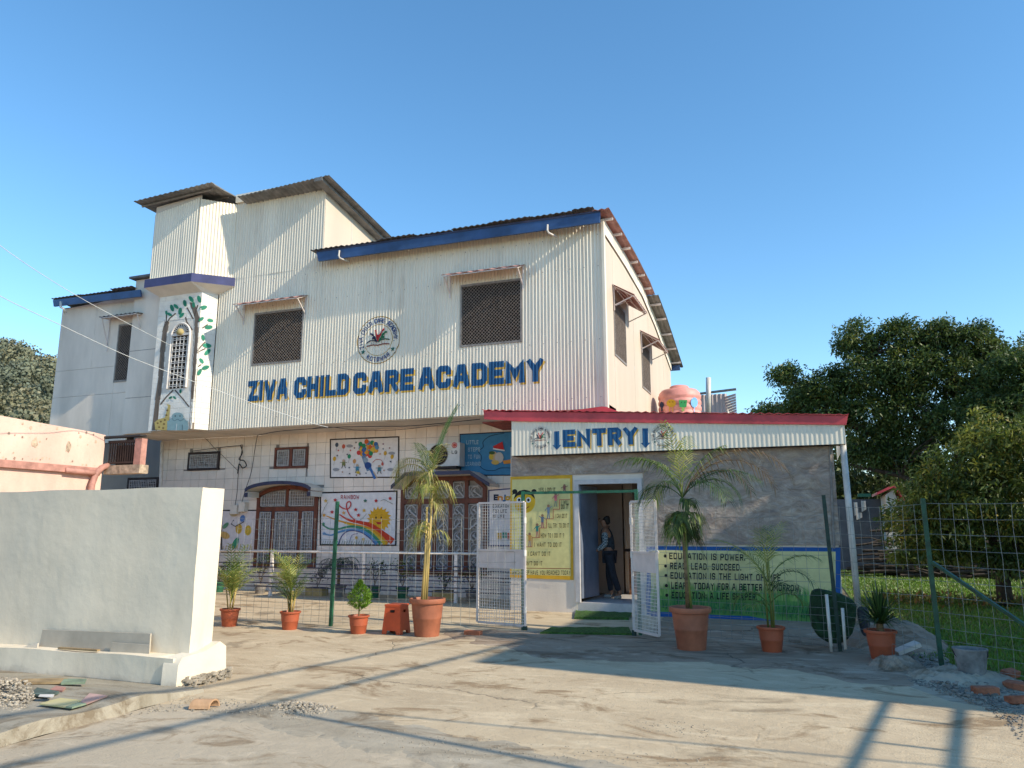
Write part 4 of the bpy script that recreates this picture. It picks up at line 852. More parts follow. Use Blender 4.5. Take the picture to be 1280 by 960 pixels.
for x, y, c in ((421, 556, (.06, .08, .12)), (429.5, 558, (.5, .1, .06)), (418, 573.5, (.6, .35, .04)), (436.5, 570.5, (.03, .25, .12)), (443, 576.5, (.55, .28, .1)), (481.5, 566.5, (.6, .35, .05)), (490, 571, (.6, .35, .04))): P.ell(x, y, 2.1, 2.9, c, 10, .15); P.line([(x, y+3), (x-1, y+8)], .3, (.25, .22, .2))
for x, y in ((437, 557.5), (420, 587), (489.5, 566.5), (488, 587)): P.ell(x, y, 4.2, 2, (.30, .30, .33), 10)
for x, y, c in ((445, 553, BLK), (443, 560, (.15, .03, .03)), (438, 563, RED), (423, 563, RED), (421.5, 569.5, INK), (434, 568, INK), (479, 555, (.2, .02, .1)), (487, 560, (.25, .1, .1)), (479, 561, (.1, .15, .2)), (475, 567.5, (.5, .2, .1)), (436.5, 584.5, INK), (428, 590, (.4, .2, .1)), (437, 592, (.1, .1, .12)), (488, 577, INK), (480, 588, (.4, .2, .1)), (445.5, 594, (.2, .1, .1)), (450, 592.5, (.2, .1, .1)), (457.5, 591.5, (.1, .15, .2))): P.star(x, y, 1.5, c)
P.curve([(466, 578), (470, 574.5), (476, 575), (479, 579)], .7, (.45, .1, .06)); P.ell(478, 580, 1.6, 2.2, (.5, .1, .08), 8)
for x, y, c, h in ((429.5, 579, (.18, .2, .08), 1), (446.5, 585, (.06, .25, .38), 1), (474, 586, (.06, .2, .25), 1)): P.ell(x, y-3.2, 1.8, 1.8, (.5, .35, .25), 8); P.poly([(x-1.8, y-2), (x+1.8, y-2), (x+2.2, y+3), (x-2.2, y+3)], c); P.line([(x-4, y-1), (x+4, y-1)], .7, c); P.line([(x-1, y+3), (x-2.4, y+6)], .7, BLK); P.line([(x+1, y+3), (x+2.4, y+6)], .7, BLK)
P.ell(447.5, 590.5, 2.6, 1.8, (.55, .38, .04), 8); P.obj('balloon_mural', bld)
# rainbow mural
P = Paint(onY(YM), off=.004); frame_px(P, 400.5, 616, 494.5, 681, 496, 1.9, y0r=614, y1r=681.5)
P.text('RAINBOW', (426, 624), (1, 0), (0, -1), 5.2, .2, (.35, .03, .04), width=23)
def band(pts, w0, w1, col):
    n = len(pts)*5; P_ = [Vector(p) for p in pts]; q = []
    for i in range(len(P_)-1):
        p0, p1, p2, p3 = P_[max(i-1, 0)], P_[i], P_[i+1], P_[min(i+2, len(P_)-1)]
        for k in range(6): u = k/6; q.append(.5*((2*p1)+(p2-p0)*u+(2*p0-5*p1+4*p2-p3)*u*u+(3*p1-p0-3*p2+p3)*u**3))
    q.append(P_[-1]); m = len(q)
    for i in range(m-1):
        d = (q[i+1]-q[i]).normalized(); nn = Vector((-d.y, d.x)); wa = (w0+(w1-w0)*i/m)/2; wb = (w0+(w1-w0)*(i+1)/m)/2
        P.poly([q[i]+nn*wa, q[i+1]+nn*wb, q[i+1]-nn*wb, q[i]-nn*wa], col, keep=i > 0)
SUNC = (.68, .36, .02); P.ell(474, 649, 12.4, 12.8, SUNC, 22)
for i in range(18): a = 2*math.pi*i/18; P.poly([(474+12*math.cos(a-.15), 649+12.4*math.sin(a-.15)), (474+15.8*math.cos(a+.08), 649+16.5*math.sin(a+.08)), (474+12*math.cos(a+.15), 649+12.4*math.sin(a+.15))], SUNC)
for x in (470, 476.5): P.ell(x, 647, 1, 1.5, BLK, 8); P.line([(x-1.6, 644), (x+1.4, 643.4)], .4, (.2, .1, .02))
P.poly([(470, 652.5), (477.5, 652.5), (475.6, 655.5), (472, 655.5)], RED); P.curve([(468.5, 651.5), (473.5, 653.5), (478.8, 651.5)], .5, (.3, .05, .02))
band([(424, 643), (436, 650), (450, 653), (464, 657), (478, 667), (491, 677)], 1.2, 8.5, (.58, .05, .02)); band([(408, 645), (424, 651), (444, 656), (460, 660), (472, 667), (484, 680)], 1.2, 4.5, (.66, .28, .02))
band([(430, 654), (446, 658), (460, 662), (471, 670), (481, 680)], .8, 4.0, (.62, .45, .04)); band([(403, 656), (412, 661), (424, 661), (438, 658), (452, 660), (464, 667), (476, 680)], 1.4, 4.6, (.05, .24, .13)); band([(404, 667), (414, 669), (424, 665), (438, 662), (450, 663), (461, 669), (471, 680)], 1.4, 4.8, (.10, .26, .46))
P.curve([(423, 680), (428, 669), (437, 663.5), (450, 665), (460, 671), (468, 679)], 1.2, (.05, .06, .20)); P.curve([(437, 677), (440, 669), (447, 667)], .7, (.2, .15, .3))
P.curve([(424, 632), (429, 635.5), (435, 636), (438.5, 631), (437, 627), (433.5, 629), (433.5, 636), (438, 645), (446, 651.5)], 1.4, (.55, .05, .05))
for x, y, c in ((415, 640, (.5, .05, .05)), (405, 644, (.6, .3, .04)), (419, 625, RED), (444.5, 637, RED), (456.5, 626, (.05, .15, .1)), (470, 626, RED), (487.5, 623, RED), (429.5, 641, (.6, .3, .1)), (455, 638, (.6, .35, .05)), (448, 644, RED), (407, 626, (.6, .4, .1)), (404, 655, (.05, .2, .1)), (405, 667, (.15, .3, .5))): P.star(x, y, 2.6, c, 5, .5)
for x in range(403, 466, 3): P.line([(x, 680.5), (x+1.2, 675+(x*7 % 3))], .5, (.06, .16, .06))
for x, y in ((445.5, 672), (454, 674)): P.line([(x, y), (x+.5, 680)], .4, (.05, .15, .05)); P.star(x, y, 2.4, (.6, .38, .1), 6, .6)
P.curve([(476, 626), (480, 624.5), (485, 627), (491, 630)], .5, (.1, .12, .06)); P.curve([(450, 650), (455, 646), (458, 642)], .4, (.1, .15, .06)); P.curve([(400, 650), (405, 636), (410, 628)], .4, (.1, .15, .06)); P.obj('rainbow_mural', bld)
# fruit mural
P = Paint(onY(YM), off=.004); frame_px(P, 277, 638, 321.5, 690, 325, 1.6, fill=(.66, .58, .58))
for x, y, a, c in ((298.5, 661, .1, (.62, .38, .06)), (310, 663, .1, (.66, .42, .05)), (281, 669, 2.0, (.6, .36, .12))): P.ell(x, y, 4.2, 6.5, c, 12, a); P.curve([(x-1.5, y-5), (x-2, y), (x-1, y+5)], .4, (.35, .18, .04)); P.curve([(x+1.5, y-5), (x+2.2, y), (x+.6, y+5)], .4, (.35, .18, .04))
P.ell(282, 657, 5, 2.5, (.12, .25, .14), 10, -.8); P.ell(294, 679, 8, 3.2, (.04, .25, .14), 10, -1.1); P.ell(303, 648, 3.2, 4.5, (.1, .2, .45), 8, .3); P.ell(292, 642, 5.5, 3.8, (.45, .36, .22), 10); P.ell(303.5, 637, 5, 3.6, (.36, .28, .18), 10, .2)
for i in range(15): P.line([(278+i*3, 690), (279+i*3+(i % 3), 683-(i*5 % 4))], .7, (.4, .28, .05)); P.obj('fruit_mural', bld) if i == 14 else None
# blue mural with a cloud and a party hat child
P = Paint(onY(YM), off=.004); frame_px(P, 575, 543, 652, 594, 652, 1.4, fill=(.05, .21, .38), col=(.02, .025, .05), y0r=539, y1r=594)
P.curve([(630, 541.5), (613, 545), (604, 552), (604, 559), (598, 564), (602, 571), (600, 582), (607, 587.5), (618, 588), (626, 585), (640, 585)], .8, (.01, .03, .06))
for i, (t, x, y, w_) in enumerate((('LITTLE', 583, 555.5, 15), ('STEPS', 585, 564.5, 15), ('TO FUN', 585, 573.5, 15), ('LEARNING', 582, 582.5, 19))): P.text(t, (x, y), (1, -.02), (0, -1), 5, .16, (.42, .55, .62), width=w_)
P.poly([(616, 558), (628, 552), (630, 562), (618, 561)], (.5, .03, .03)); P.line([(617, 561), (630, 563)], 1.6, (.7, .68, .66)); P.ell(617, 570, 5, 6, (.55, .38, .22), 12); P.ell(614, 571, 3, 4, (.6, .42, .05), 8); P.ell(615, 566, 4, 2.2, (.05, .1, .03), 8); P.ell(624, 572, 5.5, 7, (.5, .46, .42), 10); P.poly([(628, 576), (640, 574), (640, 579), (630, 580)], (.62, .25, .04)); P.ell(619, 578, 5, 3, (.6, .4, .1), 8); P.obj('blue_mural', bld)
# text panel by the porch
P = Paint(onY(YM), off=.004); frame_px(P, 611, 613, 650, 682, 650, 1.5, col=(.05, .06, .16), fill=(.70, .67, .68), y0r=610)
for ch, x, c in (('E', 617, INK), ('n', 622, (.6, .25, .03)), ('j', 628, (.05, .15, .3)), ('o', 631.5, (.6, .35, .03)), ('y', 636.5, (.03, .2, .15))): P.text(ch, (x, 625.5), (1, 0), (0, -1), 7.5, .28, c)
for i, t in enumerate(('EDUCATION', 'FOR LIFE', 'IS LIFE')): P.text(t, (616, 634.5+i*6.5), (1, 0), (0, -1), 4.2, .16, BLK, width=20-i*2.5)
for x, y, c in ((624, 670, (.6, .35, .05)), (631, 669, (.03, .25, .18)), (637, 670, (.5, .1, .05))): P.poly([(x-3, y-4), (x+3, y-4), (x+3, y+4), (x-3, y+4)], c)
P.obj('text_mural', bld)
# ================================================================== ENTRANCE PORCH
YE = 14.9; YC = 14.62
por = thing('entrance_porch', 'single storey entrance block with red edged corrugated canopy and blue ENTRY lettering', 'porch', (-2.4, 15.5, 0))
XL0, XR0 = -5.60, .60; DX0, DX1 = PY(721, 680, YE).x, PY(803, 680, YE).x; DZ1 = PY(760, 601, YE).z; DZ0 = .20
MB().box(XL0, DX0, YE, YE+.12, 0, 3.3).obj('wall', 'plasterblue', por); MB().box(DX1, XR0, YE, YE+.12, 0, 3.3).obj('wall', 'plasterblue', por)
MB().box(DX0, DX1, YE, YE+.12, DZ1, 3.3).obj('wall', 'plasterblue', por); MB().box(DX0+.002, DX1-.002, YE+.004, 17.2, -.01, DZ0).obj('threshold', 'alu', por)
MB().box(XL0, XL0+.1, YE+.12, YL-.02, 0, 3.6).obj('side_wall', 'plaster', por); MB().box(XR0-.12, XR0, YE+.12, 15.4, 0, 3.3).obj('side_wall', 'plaster', por); MB().box(XR0-.12, XR0, 15.4, 18.5, 0, 1.0).obj('side_wall', 'plaster', por); MB().box(XR0-.12, XR0, 17.9, 18.5, 1.0, 3.3).obj('side_wall', 'plaster', por)  # gap in the right side wall is added to let light into the room
MB().box(-3.78, XR0-.12, 18.4, 18.5, 0, 3.3).obj('room_wall', 'roomwall', por); MB().box(XL0+.1, -3.78, YL-.06, YL-.03, 0, 3.3).obj('room_wall', 'roomwall', por); MB().box(XL0+.1, XR0-.12, YE+.12, 18.4, 2.95, 3.05).obj('room_ceiling', 'roomwall', por)
MB().box(XL0+.1, XR0-.12, YE+.13, 18.4, .02, DZ0-.004).obj('room_floor', 'roomfloor', por)
# plastic sheet with stone print: strip over the poster and door, big field to the right
def wavy(name, x0, x1, z0, z1, Y, mat, parent, amp=.012, nx=60, nz=24, seed=1):
    r = np.random.default_rng(seed); mb = MB(); ph = r.random(6)*6
    def y(x, z): return Y-.012-amp*(math.sin(x*4.1+z*2+ph[0])+.6*math.sin(x*9.7-z*5.3+ph[1])+.5*math.sin(z*11+x*3+ph[2])+.3*math.sin(x*23+z*8+ph[3]))*.4-amp
    for i in range(nx):
        for j in range(nz):
            a, b = x0+(x1-x0)*i/nx, x0+(x1-x0)*(i+1)/nx; c, d = z0+(z1-z0)*j/nz, z0+(z1-z0)*(j+1)/nz; mb.quad((a, y(a, c), c), (b, y(b, c), c), (b, y(b, d), d), (a, y(a, d), d))
    ob = mb.obj(name, mat, parent, fixn=False, smooth=True); bm = bmesh.new(); bm.from_mesh(ob.data); bmesh.ops.remove_doubles(bm, verts=bm.verts, dist=1e-5); bm.to_mesh(ob.data); bm.free(); return ob
PZt = 2.66; BZt = PY(940, 684.5, YE).z
wavy('plastic_sheet', XL0+.02, DX1+.05, PZt+.03, 3.12, YE, 'tarp', por, nz=8); wavy('plastic_sheet', DX1+.06, XR0+.03, BZt+.05, 3.12, YE-.01, 'tarp', por, seed=3)
MB().tube([(XR0-.08, YE-.05, BZt), (XR0-.02, YE-.05, 3.1)], .02, 6).obj('sheet_roll', 'metalgrey', por)
# door frame, open leaf, room contents
dfm = MB(); t = .06
dfm.box(DX0-.03, DX0+t, YE-.03, YE+.05, DZ0, DZ1+.03); dfm.box(DX1-t, DX1+.03, YE-.03, YE+.05, DZ0, DZ1+.03); dfm.box(DX0+t, DX1-t, YE-.03, YE+.05, DZ1-t, DZ1+.03); dr = dfm.obj('door_frame', 'alu', por)
lf = MB(); lf.obox((DX0+.12, YE+.50, (DZ0+DZ1)/2), (.06, .45, 0), (.018, -.0024, 0), (0, 0, (DZ1-DZ0)/2-.07)); lf.obj('door', 'blueglass', por)
cnt = thing('reception_counter', 'brown wooden counter standing inside the dark doorway', 'counter', (-2.9, 17.6, DZ0))
for i in range(6): MB().box(-3.62+i*.28, -3.35+i*.28, 17.05, 17.10, DZ0, 1.12).obj('front_panel', 'woodbrown', cnt)
MB().box(-3.70, -1.9, 17.0, 17.6, 1.12, 1.18).obj('counter_top', 'frame', cnt)
wb = thing('notice_board', 'pale framed board on the wall behind the counter', 'board', (-2.9, 18.38, 1.3)); MB().box(-3.62, -2.2, 18.33, 18.38, 1.25, 2.6).obj('frame', 'soffit', wb); MB().box(-3.55, -2.27, 18.322, 18.33, 1.32, 2.53).obj('panel', 'roomwall', wb)
# canopy: fascia, cladding, roof, post
Fc = lambda px, py, Y=14.58: PY(px, py, Y)
corr_wall(por, (PY(639.5, 550, YC).x, YC), (PY(1056, 540, YC).x, YC), lambda s: 3.09, lambda s: 3.86-.062*s, s0=PY(639.5, 550, YC).x, sheet=1.05, amp=.0028, name='canopy_cladding')
cx0 = PY(639.5, 550, YC).x; cx1 = PY(1056, 540, YC).x
slab4('red_fascia', [Fc(605, 524), Fc(640, 526), Fc(640, 515.5), Fc(604, 513)], .03, 'red', por); slab4('red_fascia', [Fc(640, 526.5), Fc(1058, 531), Fc(1060, 519.5), Fc(640, 514.5)], .04, 'red', por)
mb = MB(); a, b = Fc(603, 513), Fc(1061, 519); back = Vector((0, 2.7, .10)); n = 90
for i in range(n):
    u, v = a.lerp(b, i/n), a.lerp(b, (i+1)/n); h = lambda q: Vector((0, 0, .014*math.sin(q*2*math.pi/.15)))
    for e in (Vector((0, -.03, 0)), Vector((0, -.03, .012))): mb.quad(u+h(u.x)+e, v+h(v.x)+e, v+h(v.x)+e+back, u+h(u.x)+e+back)
    mb.quad(u+h(u.x)+Vector((0, -.03, 0)), v+h(v.x)+Vector((0, -.03, 0)), v+h(v.x)+Vector((0, -.03, .012)), u+h(u.x)+Vector((0, -.03, .012)))
mb.obj('canopy_roof', 'red', por, fixn=False)
MB().prism([PY(712, 513.5, 15.9), PY(752, 508, 15.9), PY(758, 508.5, 15.9), PY(776, 515.5, 15.9)], (0, .03, 0)).obj('roof_flashing', 'red', por)
MB().box(XL0-.55, cx0+.02, 14.66, 15.9, 3.80, 3.83).obj('rusty_overhang', 'redrust', por); MB().box(cx0, cx1, YC+.03, YE-.002, 3.085, 3.10).obj('canopy_soffit', 'frame', por)
MB().quad((cx1, YC, 3.12), (cx1+.02, 18.5, 3.12), (cx1+.02, 18.5, 3.6), (cx1, YC, 3.5)).obj('canopy_side', 'clad', por, fixn=False)
MB().tube([(.83, 14.72, -.02), (.79, 14.72, 3.45)], .055, 12).obj('canopy_post', 'pvc', por, smooth=True)
# poster of the steps
P = Paint(onY(YE), off=.012); BG = (.64, .58, .25); OR = (.62, .36, .03)
P.poly([(638, 596), (715.5, 593.5), (717, 725), (637.5, 722)], OR); P.poly([(640, 599.5), (712.5, 598), (713.5, 720), (639.5, 718)], BG)
P.poly([(640, 709.5), (713.5, 710.5), (713.5, 711.5), (640, 710.3)], (.25, .08, .03))
P.ell(655.5, 627, 13.6, 14.5, (.66, .40, .02), 26); P.poly([(642, 624), (644, 618), (649, 613.5), (655.5, 612), (662, 613.5), (667, 618), (669, 624), (664, 619), (655, 617.5), (647, 619.5)], BLK)
for x in (643.5, 667.5): P.ell(x, 614.5, 3.4, 3.2, BLK, 10)
P.poly([(640, 619), (642, 612), (645, 616)], BLK)
for x in (649, 660.5): P.ell(x, 625, 3.2, 3.4, (.7, .7, .68), 12); P.ell(x, 625, 1.7, 2, BLK, 10)
P.curve([(651, 634), (655, 636.5), (661, 633.5)], 1, (.3, .06, .02))
for t, x, y, wd in (('YES I DID IT.', 673, 615, 22), ('I WILL', 702, 630.5, 9), ('DO IT', 701.5, 636, 9), ('I CAN DO IT', 694, 647.5, 15), ("I'LL TRY TO DO IT", 685, 659.5, 26), ('HOW TO I DO IT ?', 676, 672, 29), ('I WANT TO DO IT', 668, 683.5, 34), ("I CAN'T DO IT", 660, 694.8, 28), ("I WON'T DO IT", 650, 706.8, 28), ('WHICH STEP HAVE YOU REACHED TODAY', 640, 718.5, 73)):
    P.text(t, (x, y), (1, 0), (0, -1), 5.4, .17, (.05, .05, .02), width=wd)
st = [(656, 683.5), (665, 683.5), (665, 672), (674.5, 672), (674.5, 660), (683, 660), (683, 648.5), (691.5, 648.5), (691.5, 636.5), (699.5, 636.5), (699.5, 624.5), (712, 624.5)]
P.line(st, .8, (.32, .07, .04))
for x, y, c, d in ((662, 683, (.45, .25, .06), (.28, .22, .2)), (671.5, 671.5, (.03, .18, .16), (.35, .18, .14)), (678, 660, (.10, .14, .2), (.3, .12, .12)), (685.5, 648, (.12, .18, .25), (.12, .18, .25)), (694.5, 633, (.45, .12, .14), (.15, .2, .14)), (705.5, 615, (.2, .08, .07), (.16, .1, .1))):
    P.ell(x, y-15.5 if y > 620 else y-8, 1.7, 1.9, (.22, .13, .08), 10); k = 1 if y > 620 else .5
    P.poly([(x-1.8, y-13.5*k-.5), (x+1.8, y-13.5*k-.5), (x+1.5, y-6.5*k), (x-1.5, y-6.5*k)], c); P.line([(x-.6, y-6.5*k), (x-1.2, y-.4)], 1.3, d); P.line([(x+.7, y-6.5*k), (x+1.2, y-.4)], 1.3, d)
    P.line([(x-1.6, y-13*k), (x-4, y-(10 if (x*2) % 2 else 15)*k)], .8, c); P.line([(x+1.6, y-13*k), (x+4, y-(15 if (x*2) % 2 else 11)*k)], .8, c)
P.obj('steps_poster', por)
# board with the sayings
P = Paint(onY(YE), off=.012); P.poly([(808, 682.5), (1050.5, 684.5), (1050.5, 785), (808, 768)], (.02, .10, .32)); YG = (.66, .61, .29); rb = random.Random(8)
P.poly([(813.5, 687.5), (1044.5, 689.5), (1044.5, 745), (813.5, 735)], YG); P.poly([(813.5, 735), (1044.5, 745), (1044.5, 782), (930, 772), (900, 769), (813.5, 764)], (.16, .38, .10))
for i in range(230): x = 814+rb.random()*229; y = 735+(x-813)*.043; P.poly([(x-1.3, y+9), (x+rb.uniform(-2, 2), y-rb.uniform(3, 12)), (x+1.3, y+9)], ((.22, .42, .10), (.12, .34, .10), (.30, .46, .14))[i % 3])
for i in range(420): x = 814+rb.random()*229; y = 748+(x-813)*.048+rb.random()*12; h = rb.uniform(4, 13); P.poly([(x-.7, y+4), (x+rb.uniform(-2.5, 2.5), y-h), (x+.7, y+4)], ((.06, .24, .08), (.04, .18, .07), (.13, .34, .10), (.09, .30, .09))[i % 4])
for i in range(10): x = 978+i*6; P.curve([(x, 779), (x-1+rb.random()*2, 768), (x+2, 760), (x+4, 757)], .6, (.03, .10, .03))
P.poly([(813.5, 764), (900, 769), (935, 770), (970, 776), (1012, 780), (1044.5, 780), (1044.5, 790), (813.5, 772)], (.02, .10, .32))
for i, (t, x, y, wd) in enumerate((('EDUCATION IS POWER.', 836.5, 699, 95), ('READ. LEAD. SUCCEED.', 837.5, 711.5, 89), ('EDUCATION IS THE LIGHT OF LIFE.', 838, 723.5, 140), ('LEARN TODAY FOR A BETTER TOMORROW.', 839, 736, 162), ('EDUCATION: A LIFE SHAPER.', 839.5, 748, 107))):
    P.ell(831.5+i*.5, y-4, 2, 2.2, BLK, 10); P.text(t, (x, y), (1, .022), (0, -1), 8.4, .20, BLK, width=wd, gap=.2, wf=1.0)
P.obj('sayings_board', por)
# ENTRY lettering, arrows, two small logos
def cw(txt, px0, px1, y0, y1, nm):
    a = PY(px0, y1, YC); x1 = PY(px1, y1, YC).x; h = PY(px0, y0, YC).z-a.z
    for dx, dz, c, o in ((.022, -.028, YEL, .0060), (0, 0, BLUE, .0078)): P = Paint(flatY(0), step=.00005, off=0.0); P.text(txt, (a.x+dx, a.z+dz), exv, ez, h, .28, c, width=x1-a.x, gap=.09, wf=.85); corr_paint(P, nm if c is BLUE else 'letter_shadow', por, YC, amp=.0028, off=o)
cw('ENTRY', 703.5, 798, 537.5, 559, 'painted_word')
for px in (696, 806.5):
    a = PY(px, 540, YC); P = Paint(flatY(0), step=.00012, off=0); top = PY(px, 539 if px < 700 else 535.5, YC).z; bot = PY(px, 562.5 if px < 700 else 560, YC).z
    P.poly([(a.x-.055, top), (a.x-.055, bot+.1), (a.x+.055, bot+.1), (a.x+.055, top)], BLUE); P.poly([(a.x-.095, bot+.1), (a.x+.095, bot+.1), (a.x, bot)], BLUE); corr_paint(P, 'painted_arrow', por, YC, amp=.0028, off=.0065)
for px, py in ((675.5, 547.5), (829, 545)): c = PY(px, py, YC); P = Paint(flatY(0), step=.00006, off=0); logo(P, c.x, c.z, .235, lite=True); corr_paint(P, 'painted_logo', por, YC, amp=.0028, off=.0065)

# air conditioner unit on the upper wall
ac = thing('air_conditioner', 'white outdoor air conditioner unit with dark fan beside the blue mural', 'air conditioner', (-7.7, 17.0, 3.0))
a0, a1 = PY(533, 570, 16.95).x, PY(574.5, 570, 16.95).x; az0, az1 = PY(575, 582, 16.95).z, PY(575, 553, 16.95).z
shade(MB().box(a0, a1, 16.95, 17.25, az0, az1).obj('casing', 'acwhite', ac)); fx, fz = PY(548, 568, 16.95).x, (az0+az1)/2
m = MB()
for r in (.08, .14, .2, .25): m.tube([(fx+r*math.cos(2*math.pi*i/20), 16.935, fz+r*math.sin(2*math.pi*i/20)) for i in range(21)], .006, 4, False)
fg = m.obj('fan_grille', 'metalgrey', ac); MB().lathe(0, 0, [(.0001, 0), (.26, 0), (.26, .004)], 24).obj('fan', 'dark', ac)
fo = [o for o in ac.children if o.name.startswith('fan') and 'grille' not in o.name][0]; fo.rotation_euler = (math.pi/2, 0, 0); 
for v in fo.data.vertices: v.co = v.co+ac.location
fo.location = Vector((fx, 16.944, fz))-ac.location
for v in fo.data.vertices: v.co.z = max(-.0, v.co.z) if False else v.co.z
P = Paint(onY(16.95), off=.002); P.ell(568, 556.5, 3.6, 3.6, (.45, .04, .05), 14); P.ring(568, 556.5, 2.4, 2.4, .5, (.62, .5, .48), 12); P.text('LG', (564.5, 567.5), (1, 0), (0, -1), 4.4, .22, (.12, .12, .12), width=7); P.obj('logo_print', ac)
MB().box(a0+.1, a1-.1, 16.98, 17.3, az0-.05, az0-.002).obj('bracket', 'frame', ac)
# pipes, cables and meter box on the wall
tag(MB().tube([PY(203, 552, 17.0), PY(202, 575, 17.05), PY(201, 604, 17.05), (PY(201, 604, 17.05).x, 17.05, 0)], .05, 10).obj('drain_pipe', 'pvc', None, smooth=True), 'pale vertical drain pipe at the left end of the tiled wall', 'pipe')
def cable(pts, r, name, mat, label, seg=5, n=8, sag=0):
    P_ = [Vector(p) for p in pts]; out = []
    for i in range(len(P_)-1):
        p0, p1, p2, p3 = P_[max(i-1, 0)], P_[i], P_[i+1], P_[min(i+2, len(P_)-1)]
        for k in range(n): u = k/n; q = .5*((2*p1)+(p2-p0)*u+(2*p0-5*p1+4*p2-p3)*u*u+(3*p1-p0-3*p2+p3)*u**3); out.append(q-Vector((0, 0, sag*4*u*(1-u))))
    out.append(P_[-1]); return tag(MB().tube(out, r, seg).obj(name, mat, None, smooth=True), label, 'cable')
YW = 17.2; W_ = lambda x, y: PY(x, y, YW)
cable([W_(322, 543), W_(319, 560), W_(314, 590), W_(306, 615), W_(299, 640)], .009, 'cable', 'cable', 'black cable running down the tiles to the meter boxes')
cable([W_(240, 564), W_(270, 560), W_(298, 557), W_(303, 557), W_(301, 570), W_(298, 590), W_(296, 618), W_(292, 642)], .009, 'cable', 'cable', 'black cable from the left wall bending down past the small window')
cable([W_(301, 557), W_(303, 566), W_(299, 574), W_(305, 576), W_(308, 582), W_(303, 585), W_(299, 580), W_(297, 592)], .016, 'cable', 'cable', 'coiled bundle of cable ends hanging by the small window')
Q = lambda x, y: PY(x, y, 16.12)
cable([Q(322, 544), Q(350, 539), Q(388, 536), Q(420, 534), Q(470, 533), Q(520, 532), Q(600, 524)], .010, 'cable', 'cable', 'black cable strung along the soffit under the corrugated wall')
cable([Q(388, 536), Q(410, 533.5), Q(450, 538), Q(500, 537), Q(560, 530)], .007, 'cable', 'cable', 'thin sagging cable below the soffit over the balloon mural')
cable([W_(242, 530)-Vector((0, 1.0, 0)), W_(252, 545), W_(268, 560), W_(285, 576), W_(297, 588)], .007, 'cable', 'cable', 'thin cable slanting down from the bay to the cable bundle')
mt = thing('meter_box', 'two small pale electric meter boxes with loose wires above the fruit mural', 'meter box', (-15.2, 17.2, 2.2))
MB().box(PY(290, 640, 17.2).x, PY(298, 640, 17.2).x, 17.12, 17.29, 2.02, 2.26).obj('casing', 'soffit', mt); MB().box(PY(299.5, 640, 17.2).x, PY(307, 640, 17.2).x, 17.14, 17.29, 2.08, 2.34).obj('casing', 'soffit', mt)
MB().tube([W_(292, 650), W_(289, 655), W_(294, 658), W_(300, 655), W_(305, 652)], .012, 5).obj('loose_wire', 'cable', mt)
for nm, p in (('pale overhead cable reaching the tall arched window', [(-60, 250), (0, 307), (100, 372), (202, 426), (212, 431)]), ('pale overhead cable sagging across to the soffit', [(-60, 332), (0, 370), (75, 406), (150, 441), (200, 461), (310, 502), (384, 527), (410, 534)])):
    Ys = [7.5, 9.0, 11.5, 14.5, 15.5] if len(p) == 5 else [6.5, 7.8, 9.5, 11.3, 12.6, 14.6, 15.7, 16.0]
    cable([PY(x, y, Y_) for (x, y), Y_ in zip(p, Ys)], .0065, 'overhead_cable', 'cablew', nm)

# ================================================================== PERSON in the doorway
def skinned(name, mat, parent, verts, edges, rad, root=0, sub=2, **kw):
    off = wloc(parent); me = bpy.data.meshes.new(name); me.from_pydata([tuple(Vector(v)-off) for v in verts], edges, []); ob = bpy.data.objects.new(name, me); C.objects.link(ob); ob.parent = parent
    md = ob.modifiers.new('skin', 'SKIN'); md.use_smooth_shade = True
    for i, r in enumerate(rad): me.skin_vertices[0].data[i].radius = (r, r) if not isinstance(r, tuple) else r; me.skin_vertices[0].data[i].use_root = (i == root)
    sb = ob.modifiers.new('sub', 'SUBSURF'); sb.levels = sb.render_levels = sub; me.materials.append(K[mat]); 
    return ob
pX, pY, pZ = -3.80, 15.95, DZ0
per = thing('person', 'person in dark vest, patterned sleeves and dark trousers walking left inside the doorway', 'person', (pX, pY, pZ))
def pp(x, y, z): return (pX+x, pY+y, pZ+z)
L = -1
V = [pp(0, 0, .92), pp(-.01, 0, 1.08), pp(-.03, 0, 1.25), pp(-.05, 0, 1.38), pp(-.07, 0, 1.46), pp(-.10, 0, 1.53), pp(-.10, 0, 1.62),       # pelvis..head centre 6
     pp(-.05, -.16, 1.36), pp(-.02, -.20, 1.10), pp(-.20, -.19, .98), pp(-.25, -.19, .95),                                    # near arm 7-10
     pp(-.05, .16, 1.36), pp(-.08, .20, 1.10), pp(-.27, .17, 1.02), pp(-.33, .17, 1.01),                                   # far arm 11-14
     pp(.02, -.09, .86), pp(.10, -.09, .48), pp(.24, -.09, .10), pp(.12, -.09, .04),                                         # rear leg 15-18
     pp(.0, .09, .86), pp(-.03, .09, .48), pp(.01, .09, .09), pp(-.13, .09, .04)]
Ed = [(0, 1), (1, 2), (2, 3), (3, 4), (4, 5), (5, 6), (3, 7), (7, 8), (8, 9), (9, 10), (3, 11), (11, 12), (12, 13), (13, 14), (0, 15), (15, 16), (16, 17), (17, 18), (0, 19), (19, 20), (20, 21), (21, 22)]
Rd = [.13, .12, .135, .12, .055, .075, .095, .055, .045, .034, .032, .055, .045, .034, .032, .085, .058, .042, .035, .085, .058, .042, .035]
for hb, base in ((10, len(V)), (14, len(V)+10)):
    h = Vector(V[hb])-Vector((pX, pY, pZ))
    for f, (dy, l, dz) in enumerate(((-.03, .07, -.02), (-.01, .08, -.03), (.01, .075, -.03), (.03, .06, -.03), (.035, .045, .02))):
        i0 = len(V); V += [pp(h.x-l*.5, h.y+dy, h.z+dz*.4), pp(h.x-l, h.y+dy, h.z+dz)]; Ed += [(hb, i0), (i0, i0+1)]; Rd += [.010, .008]
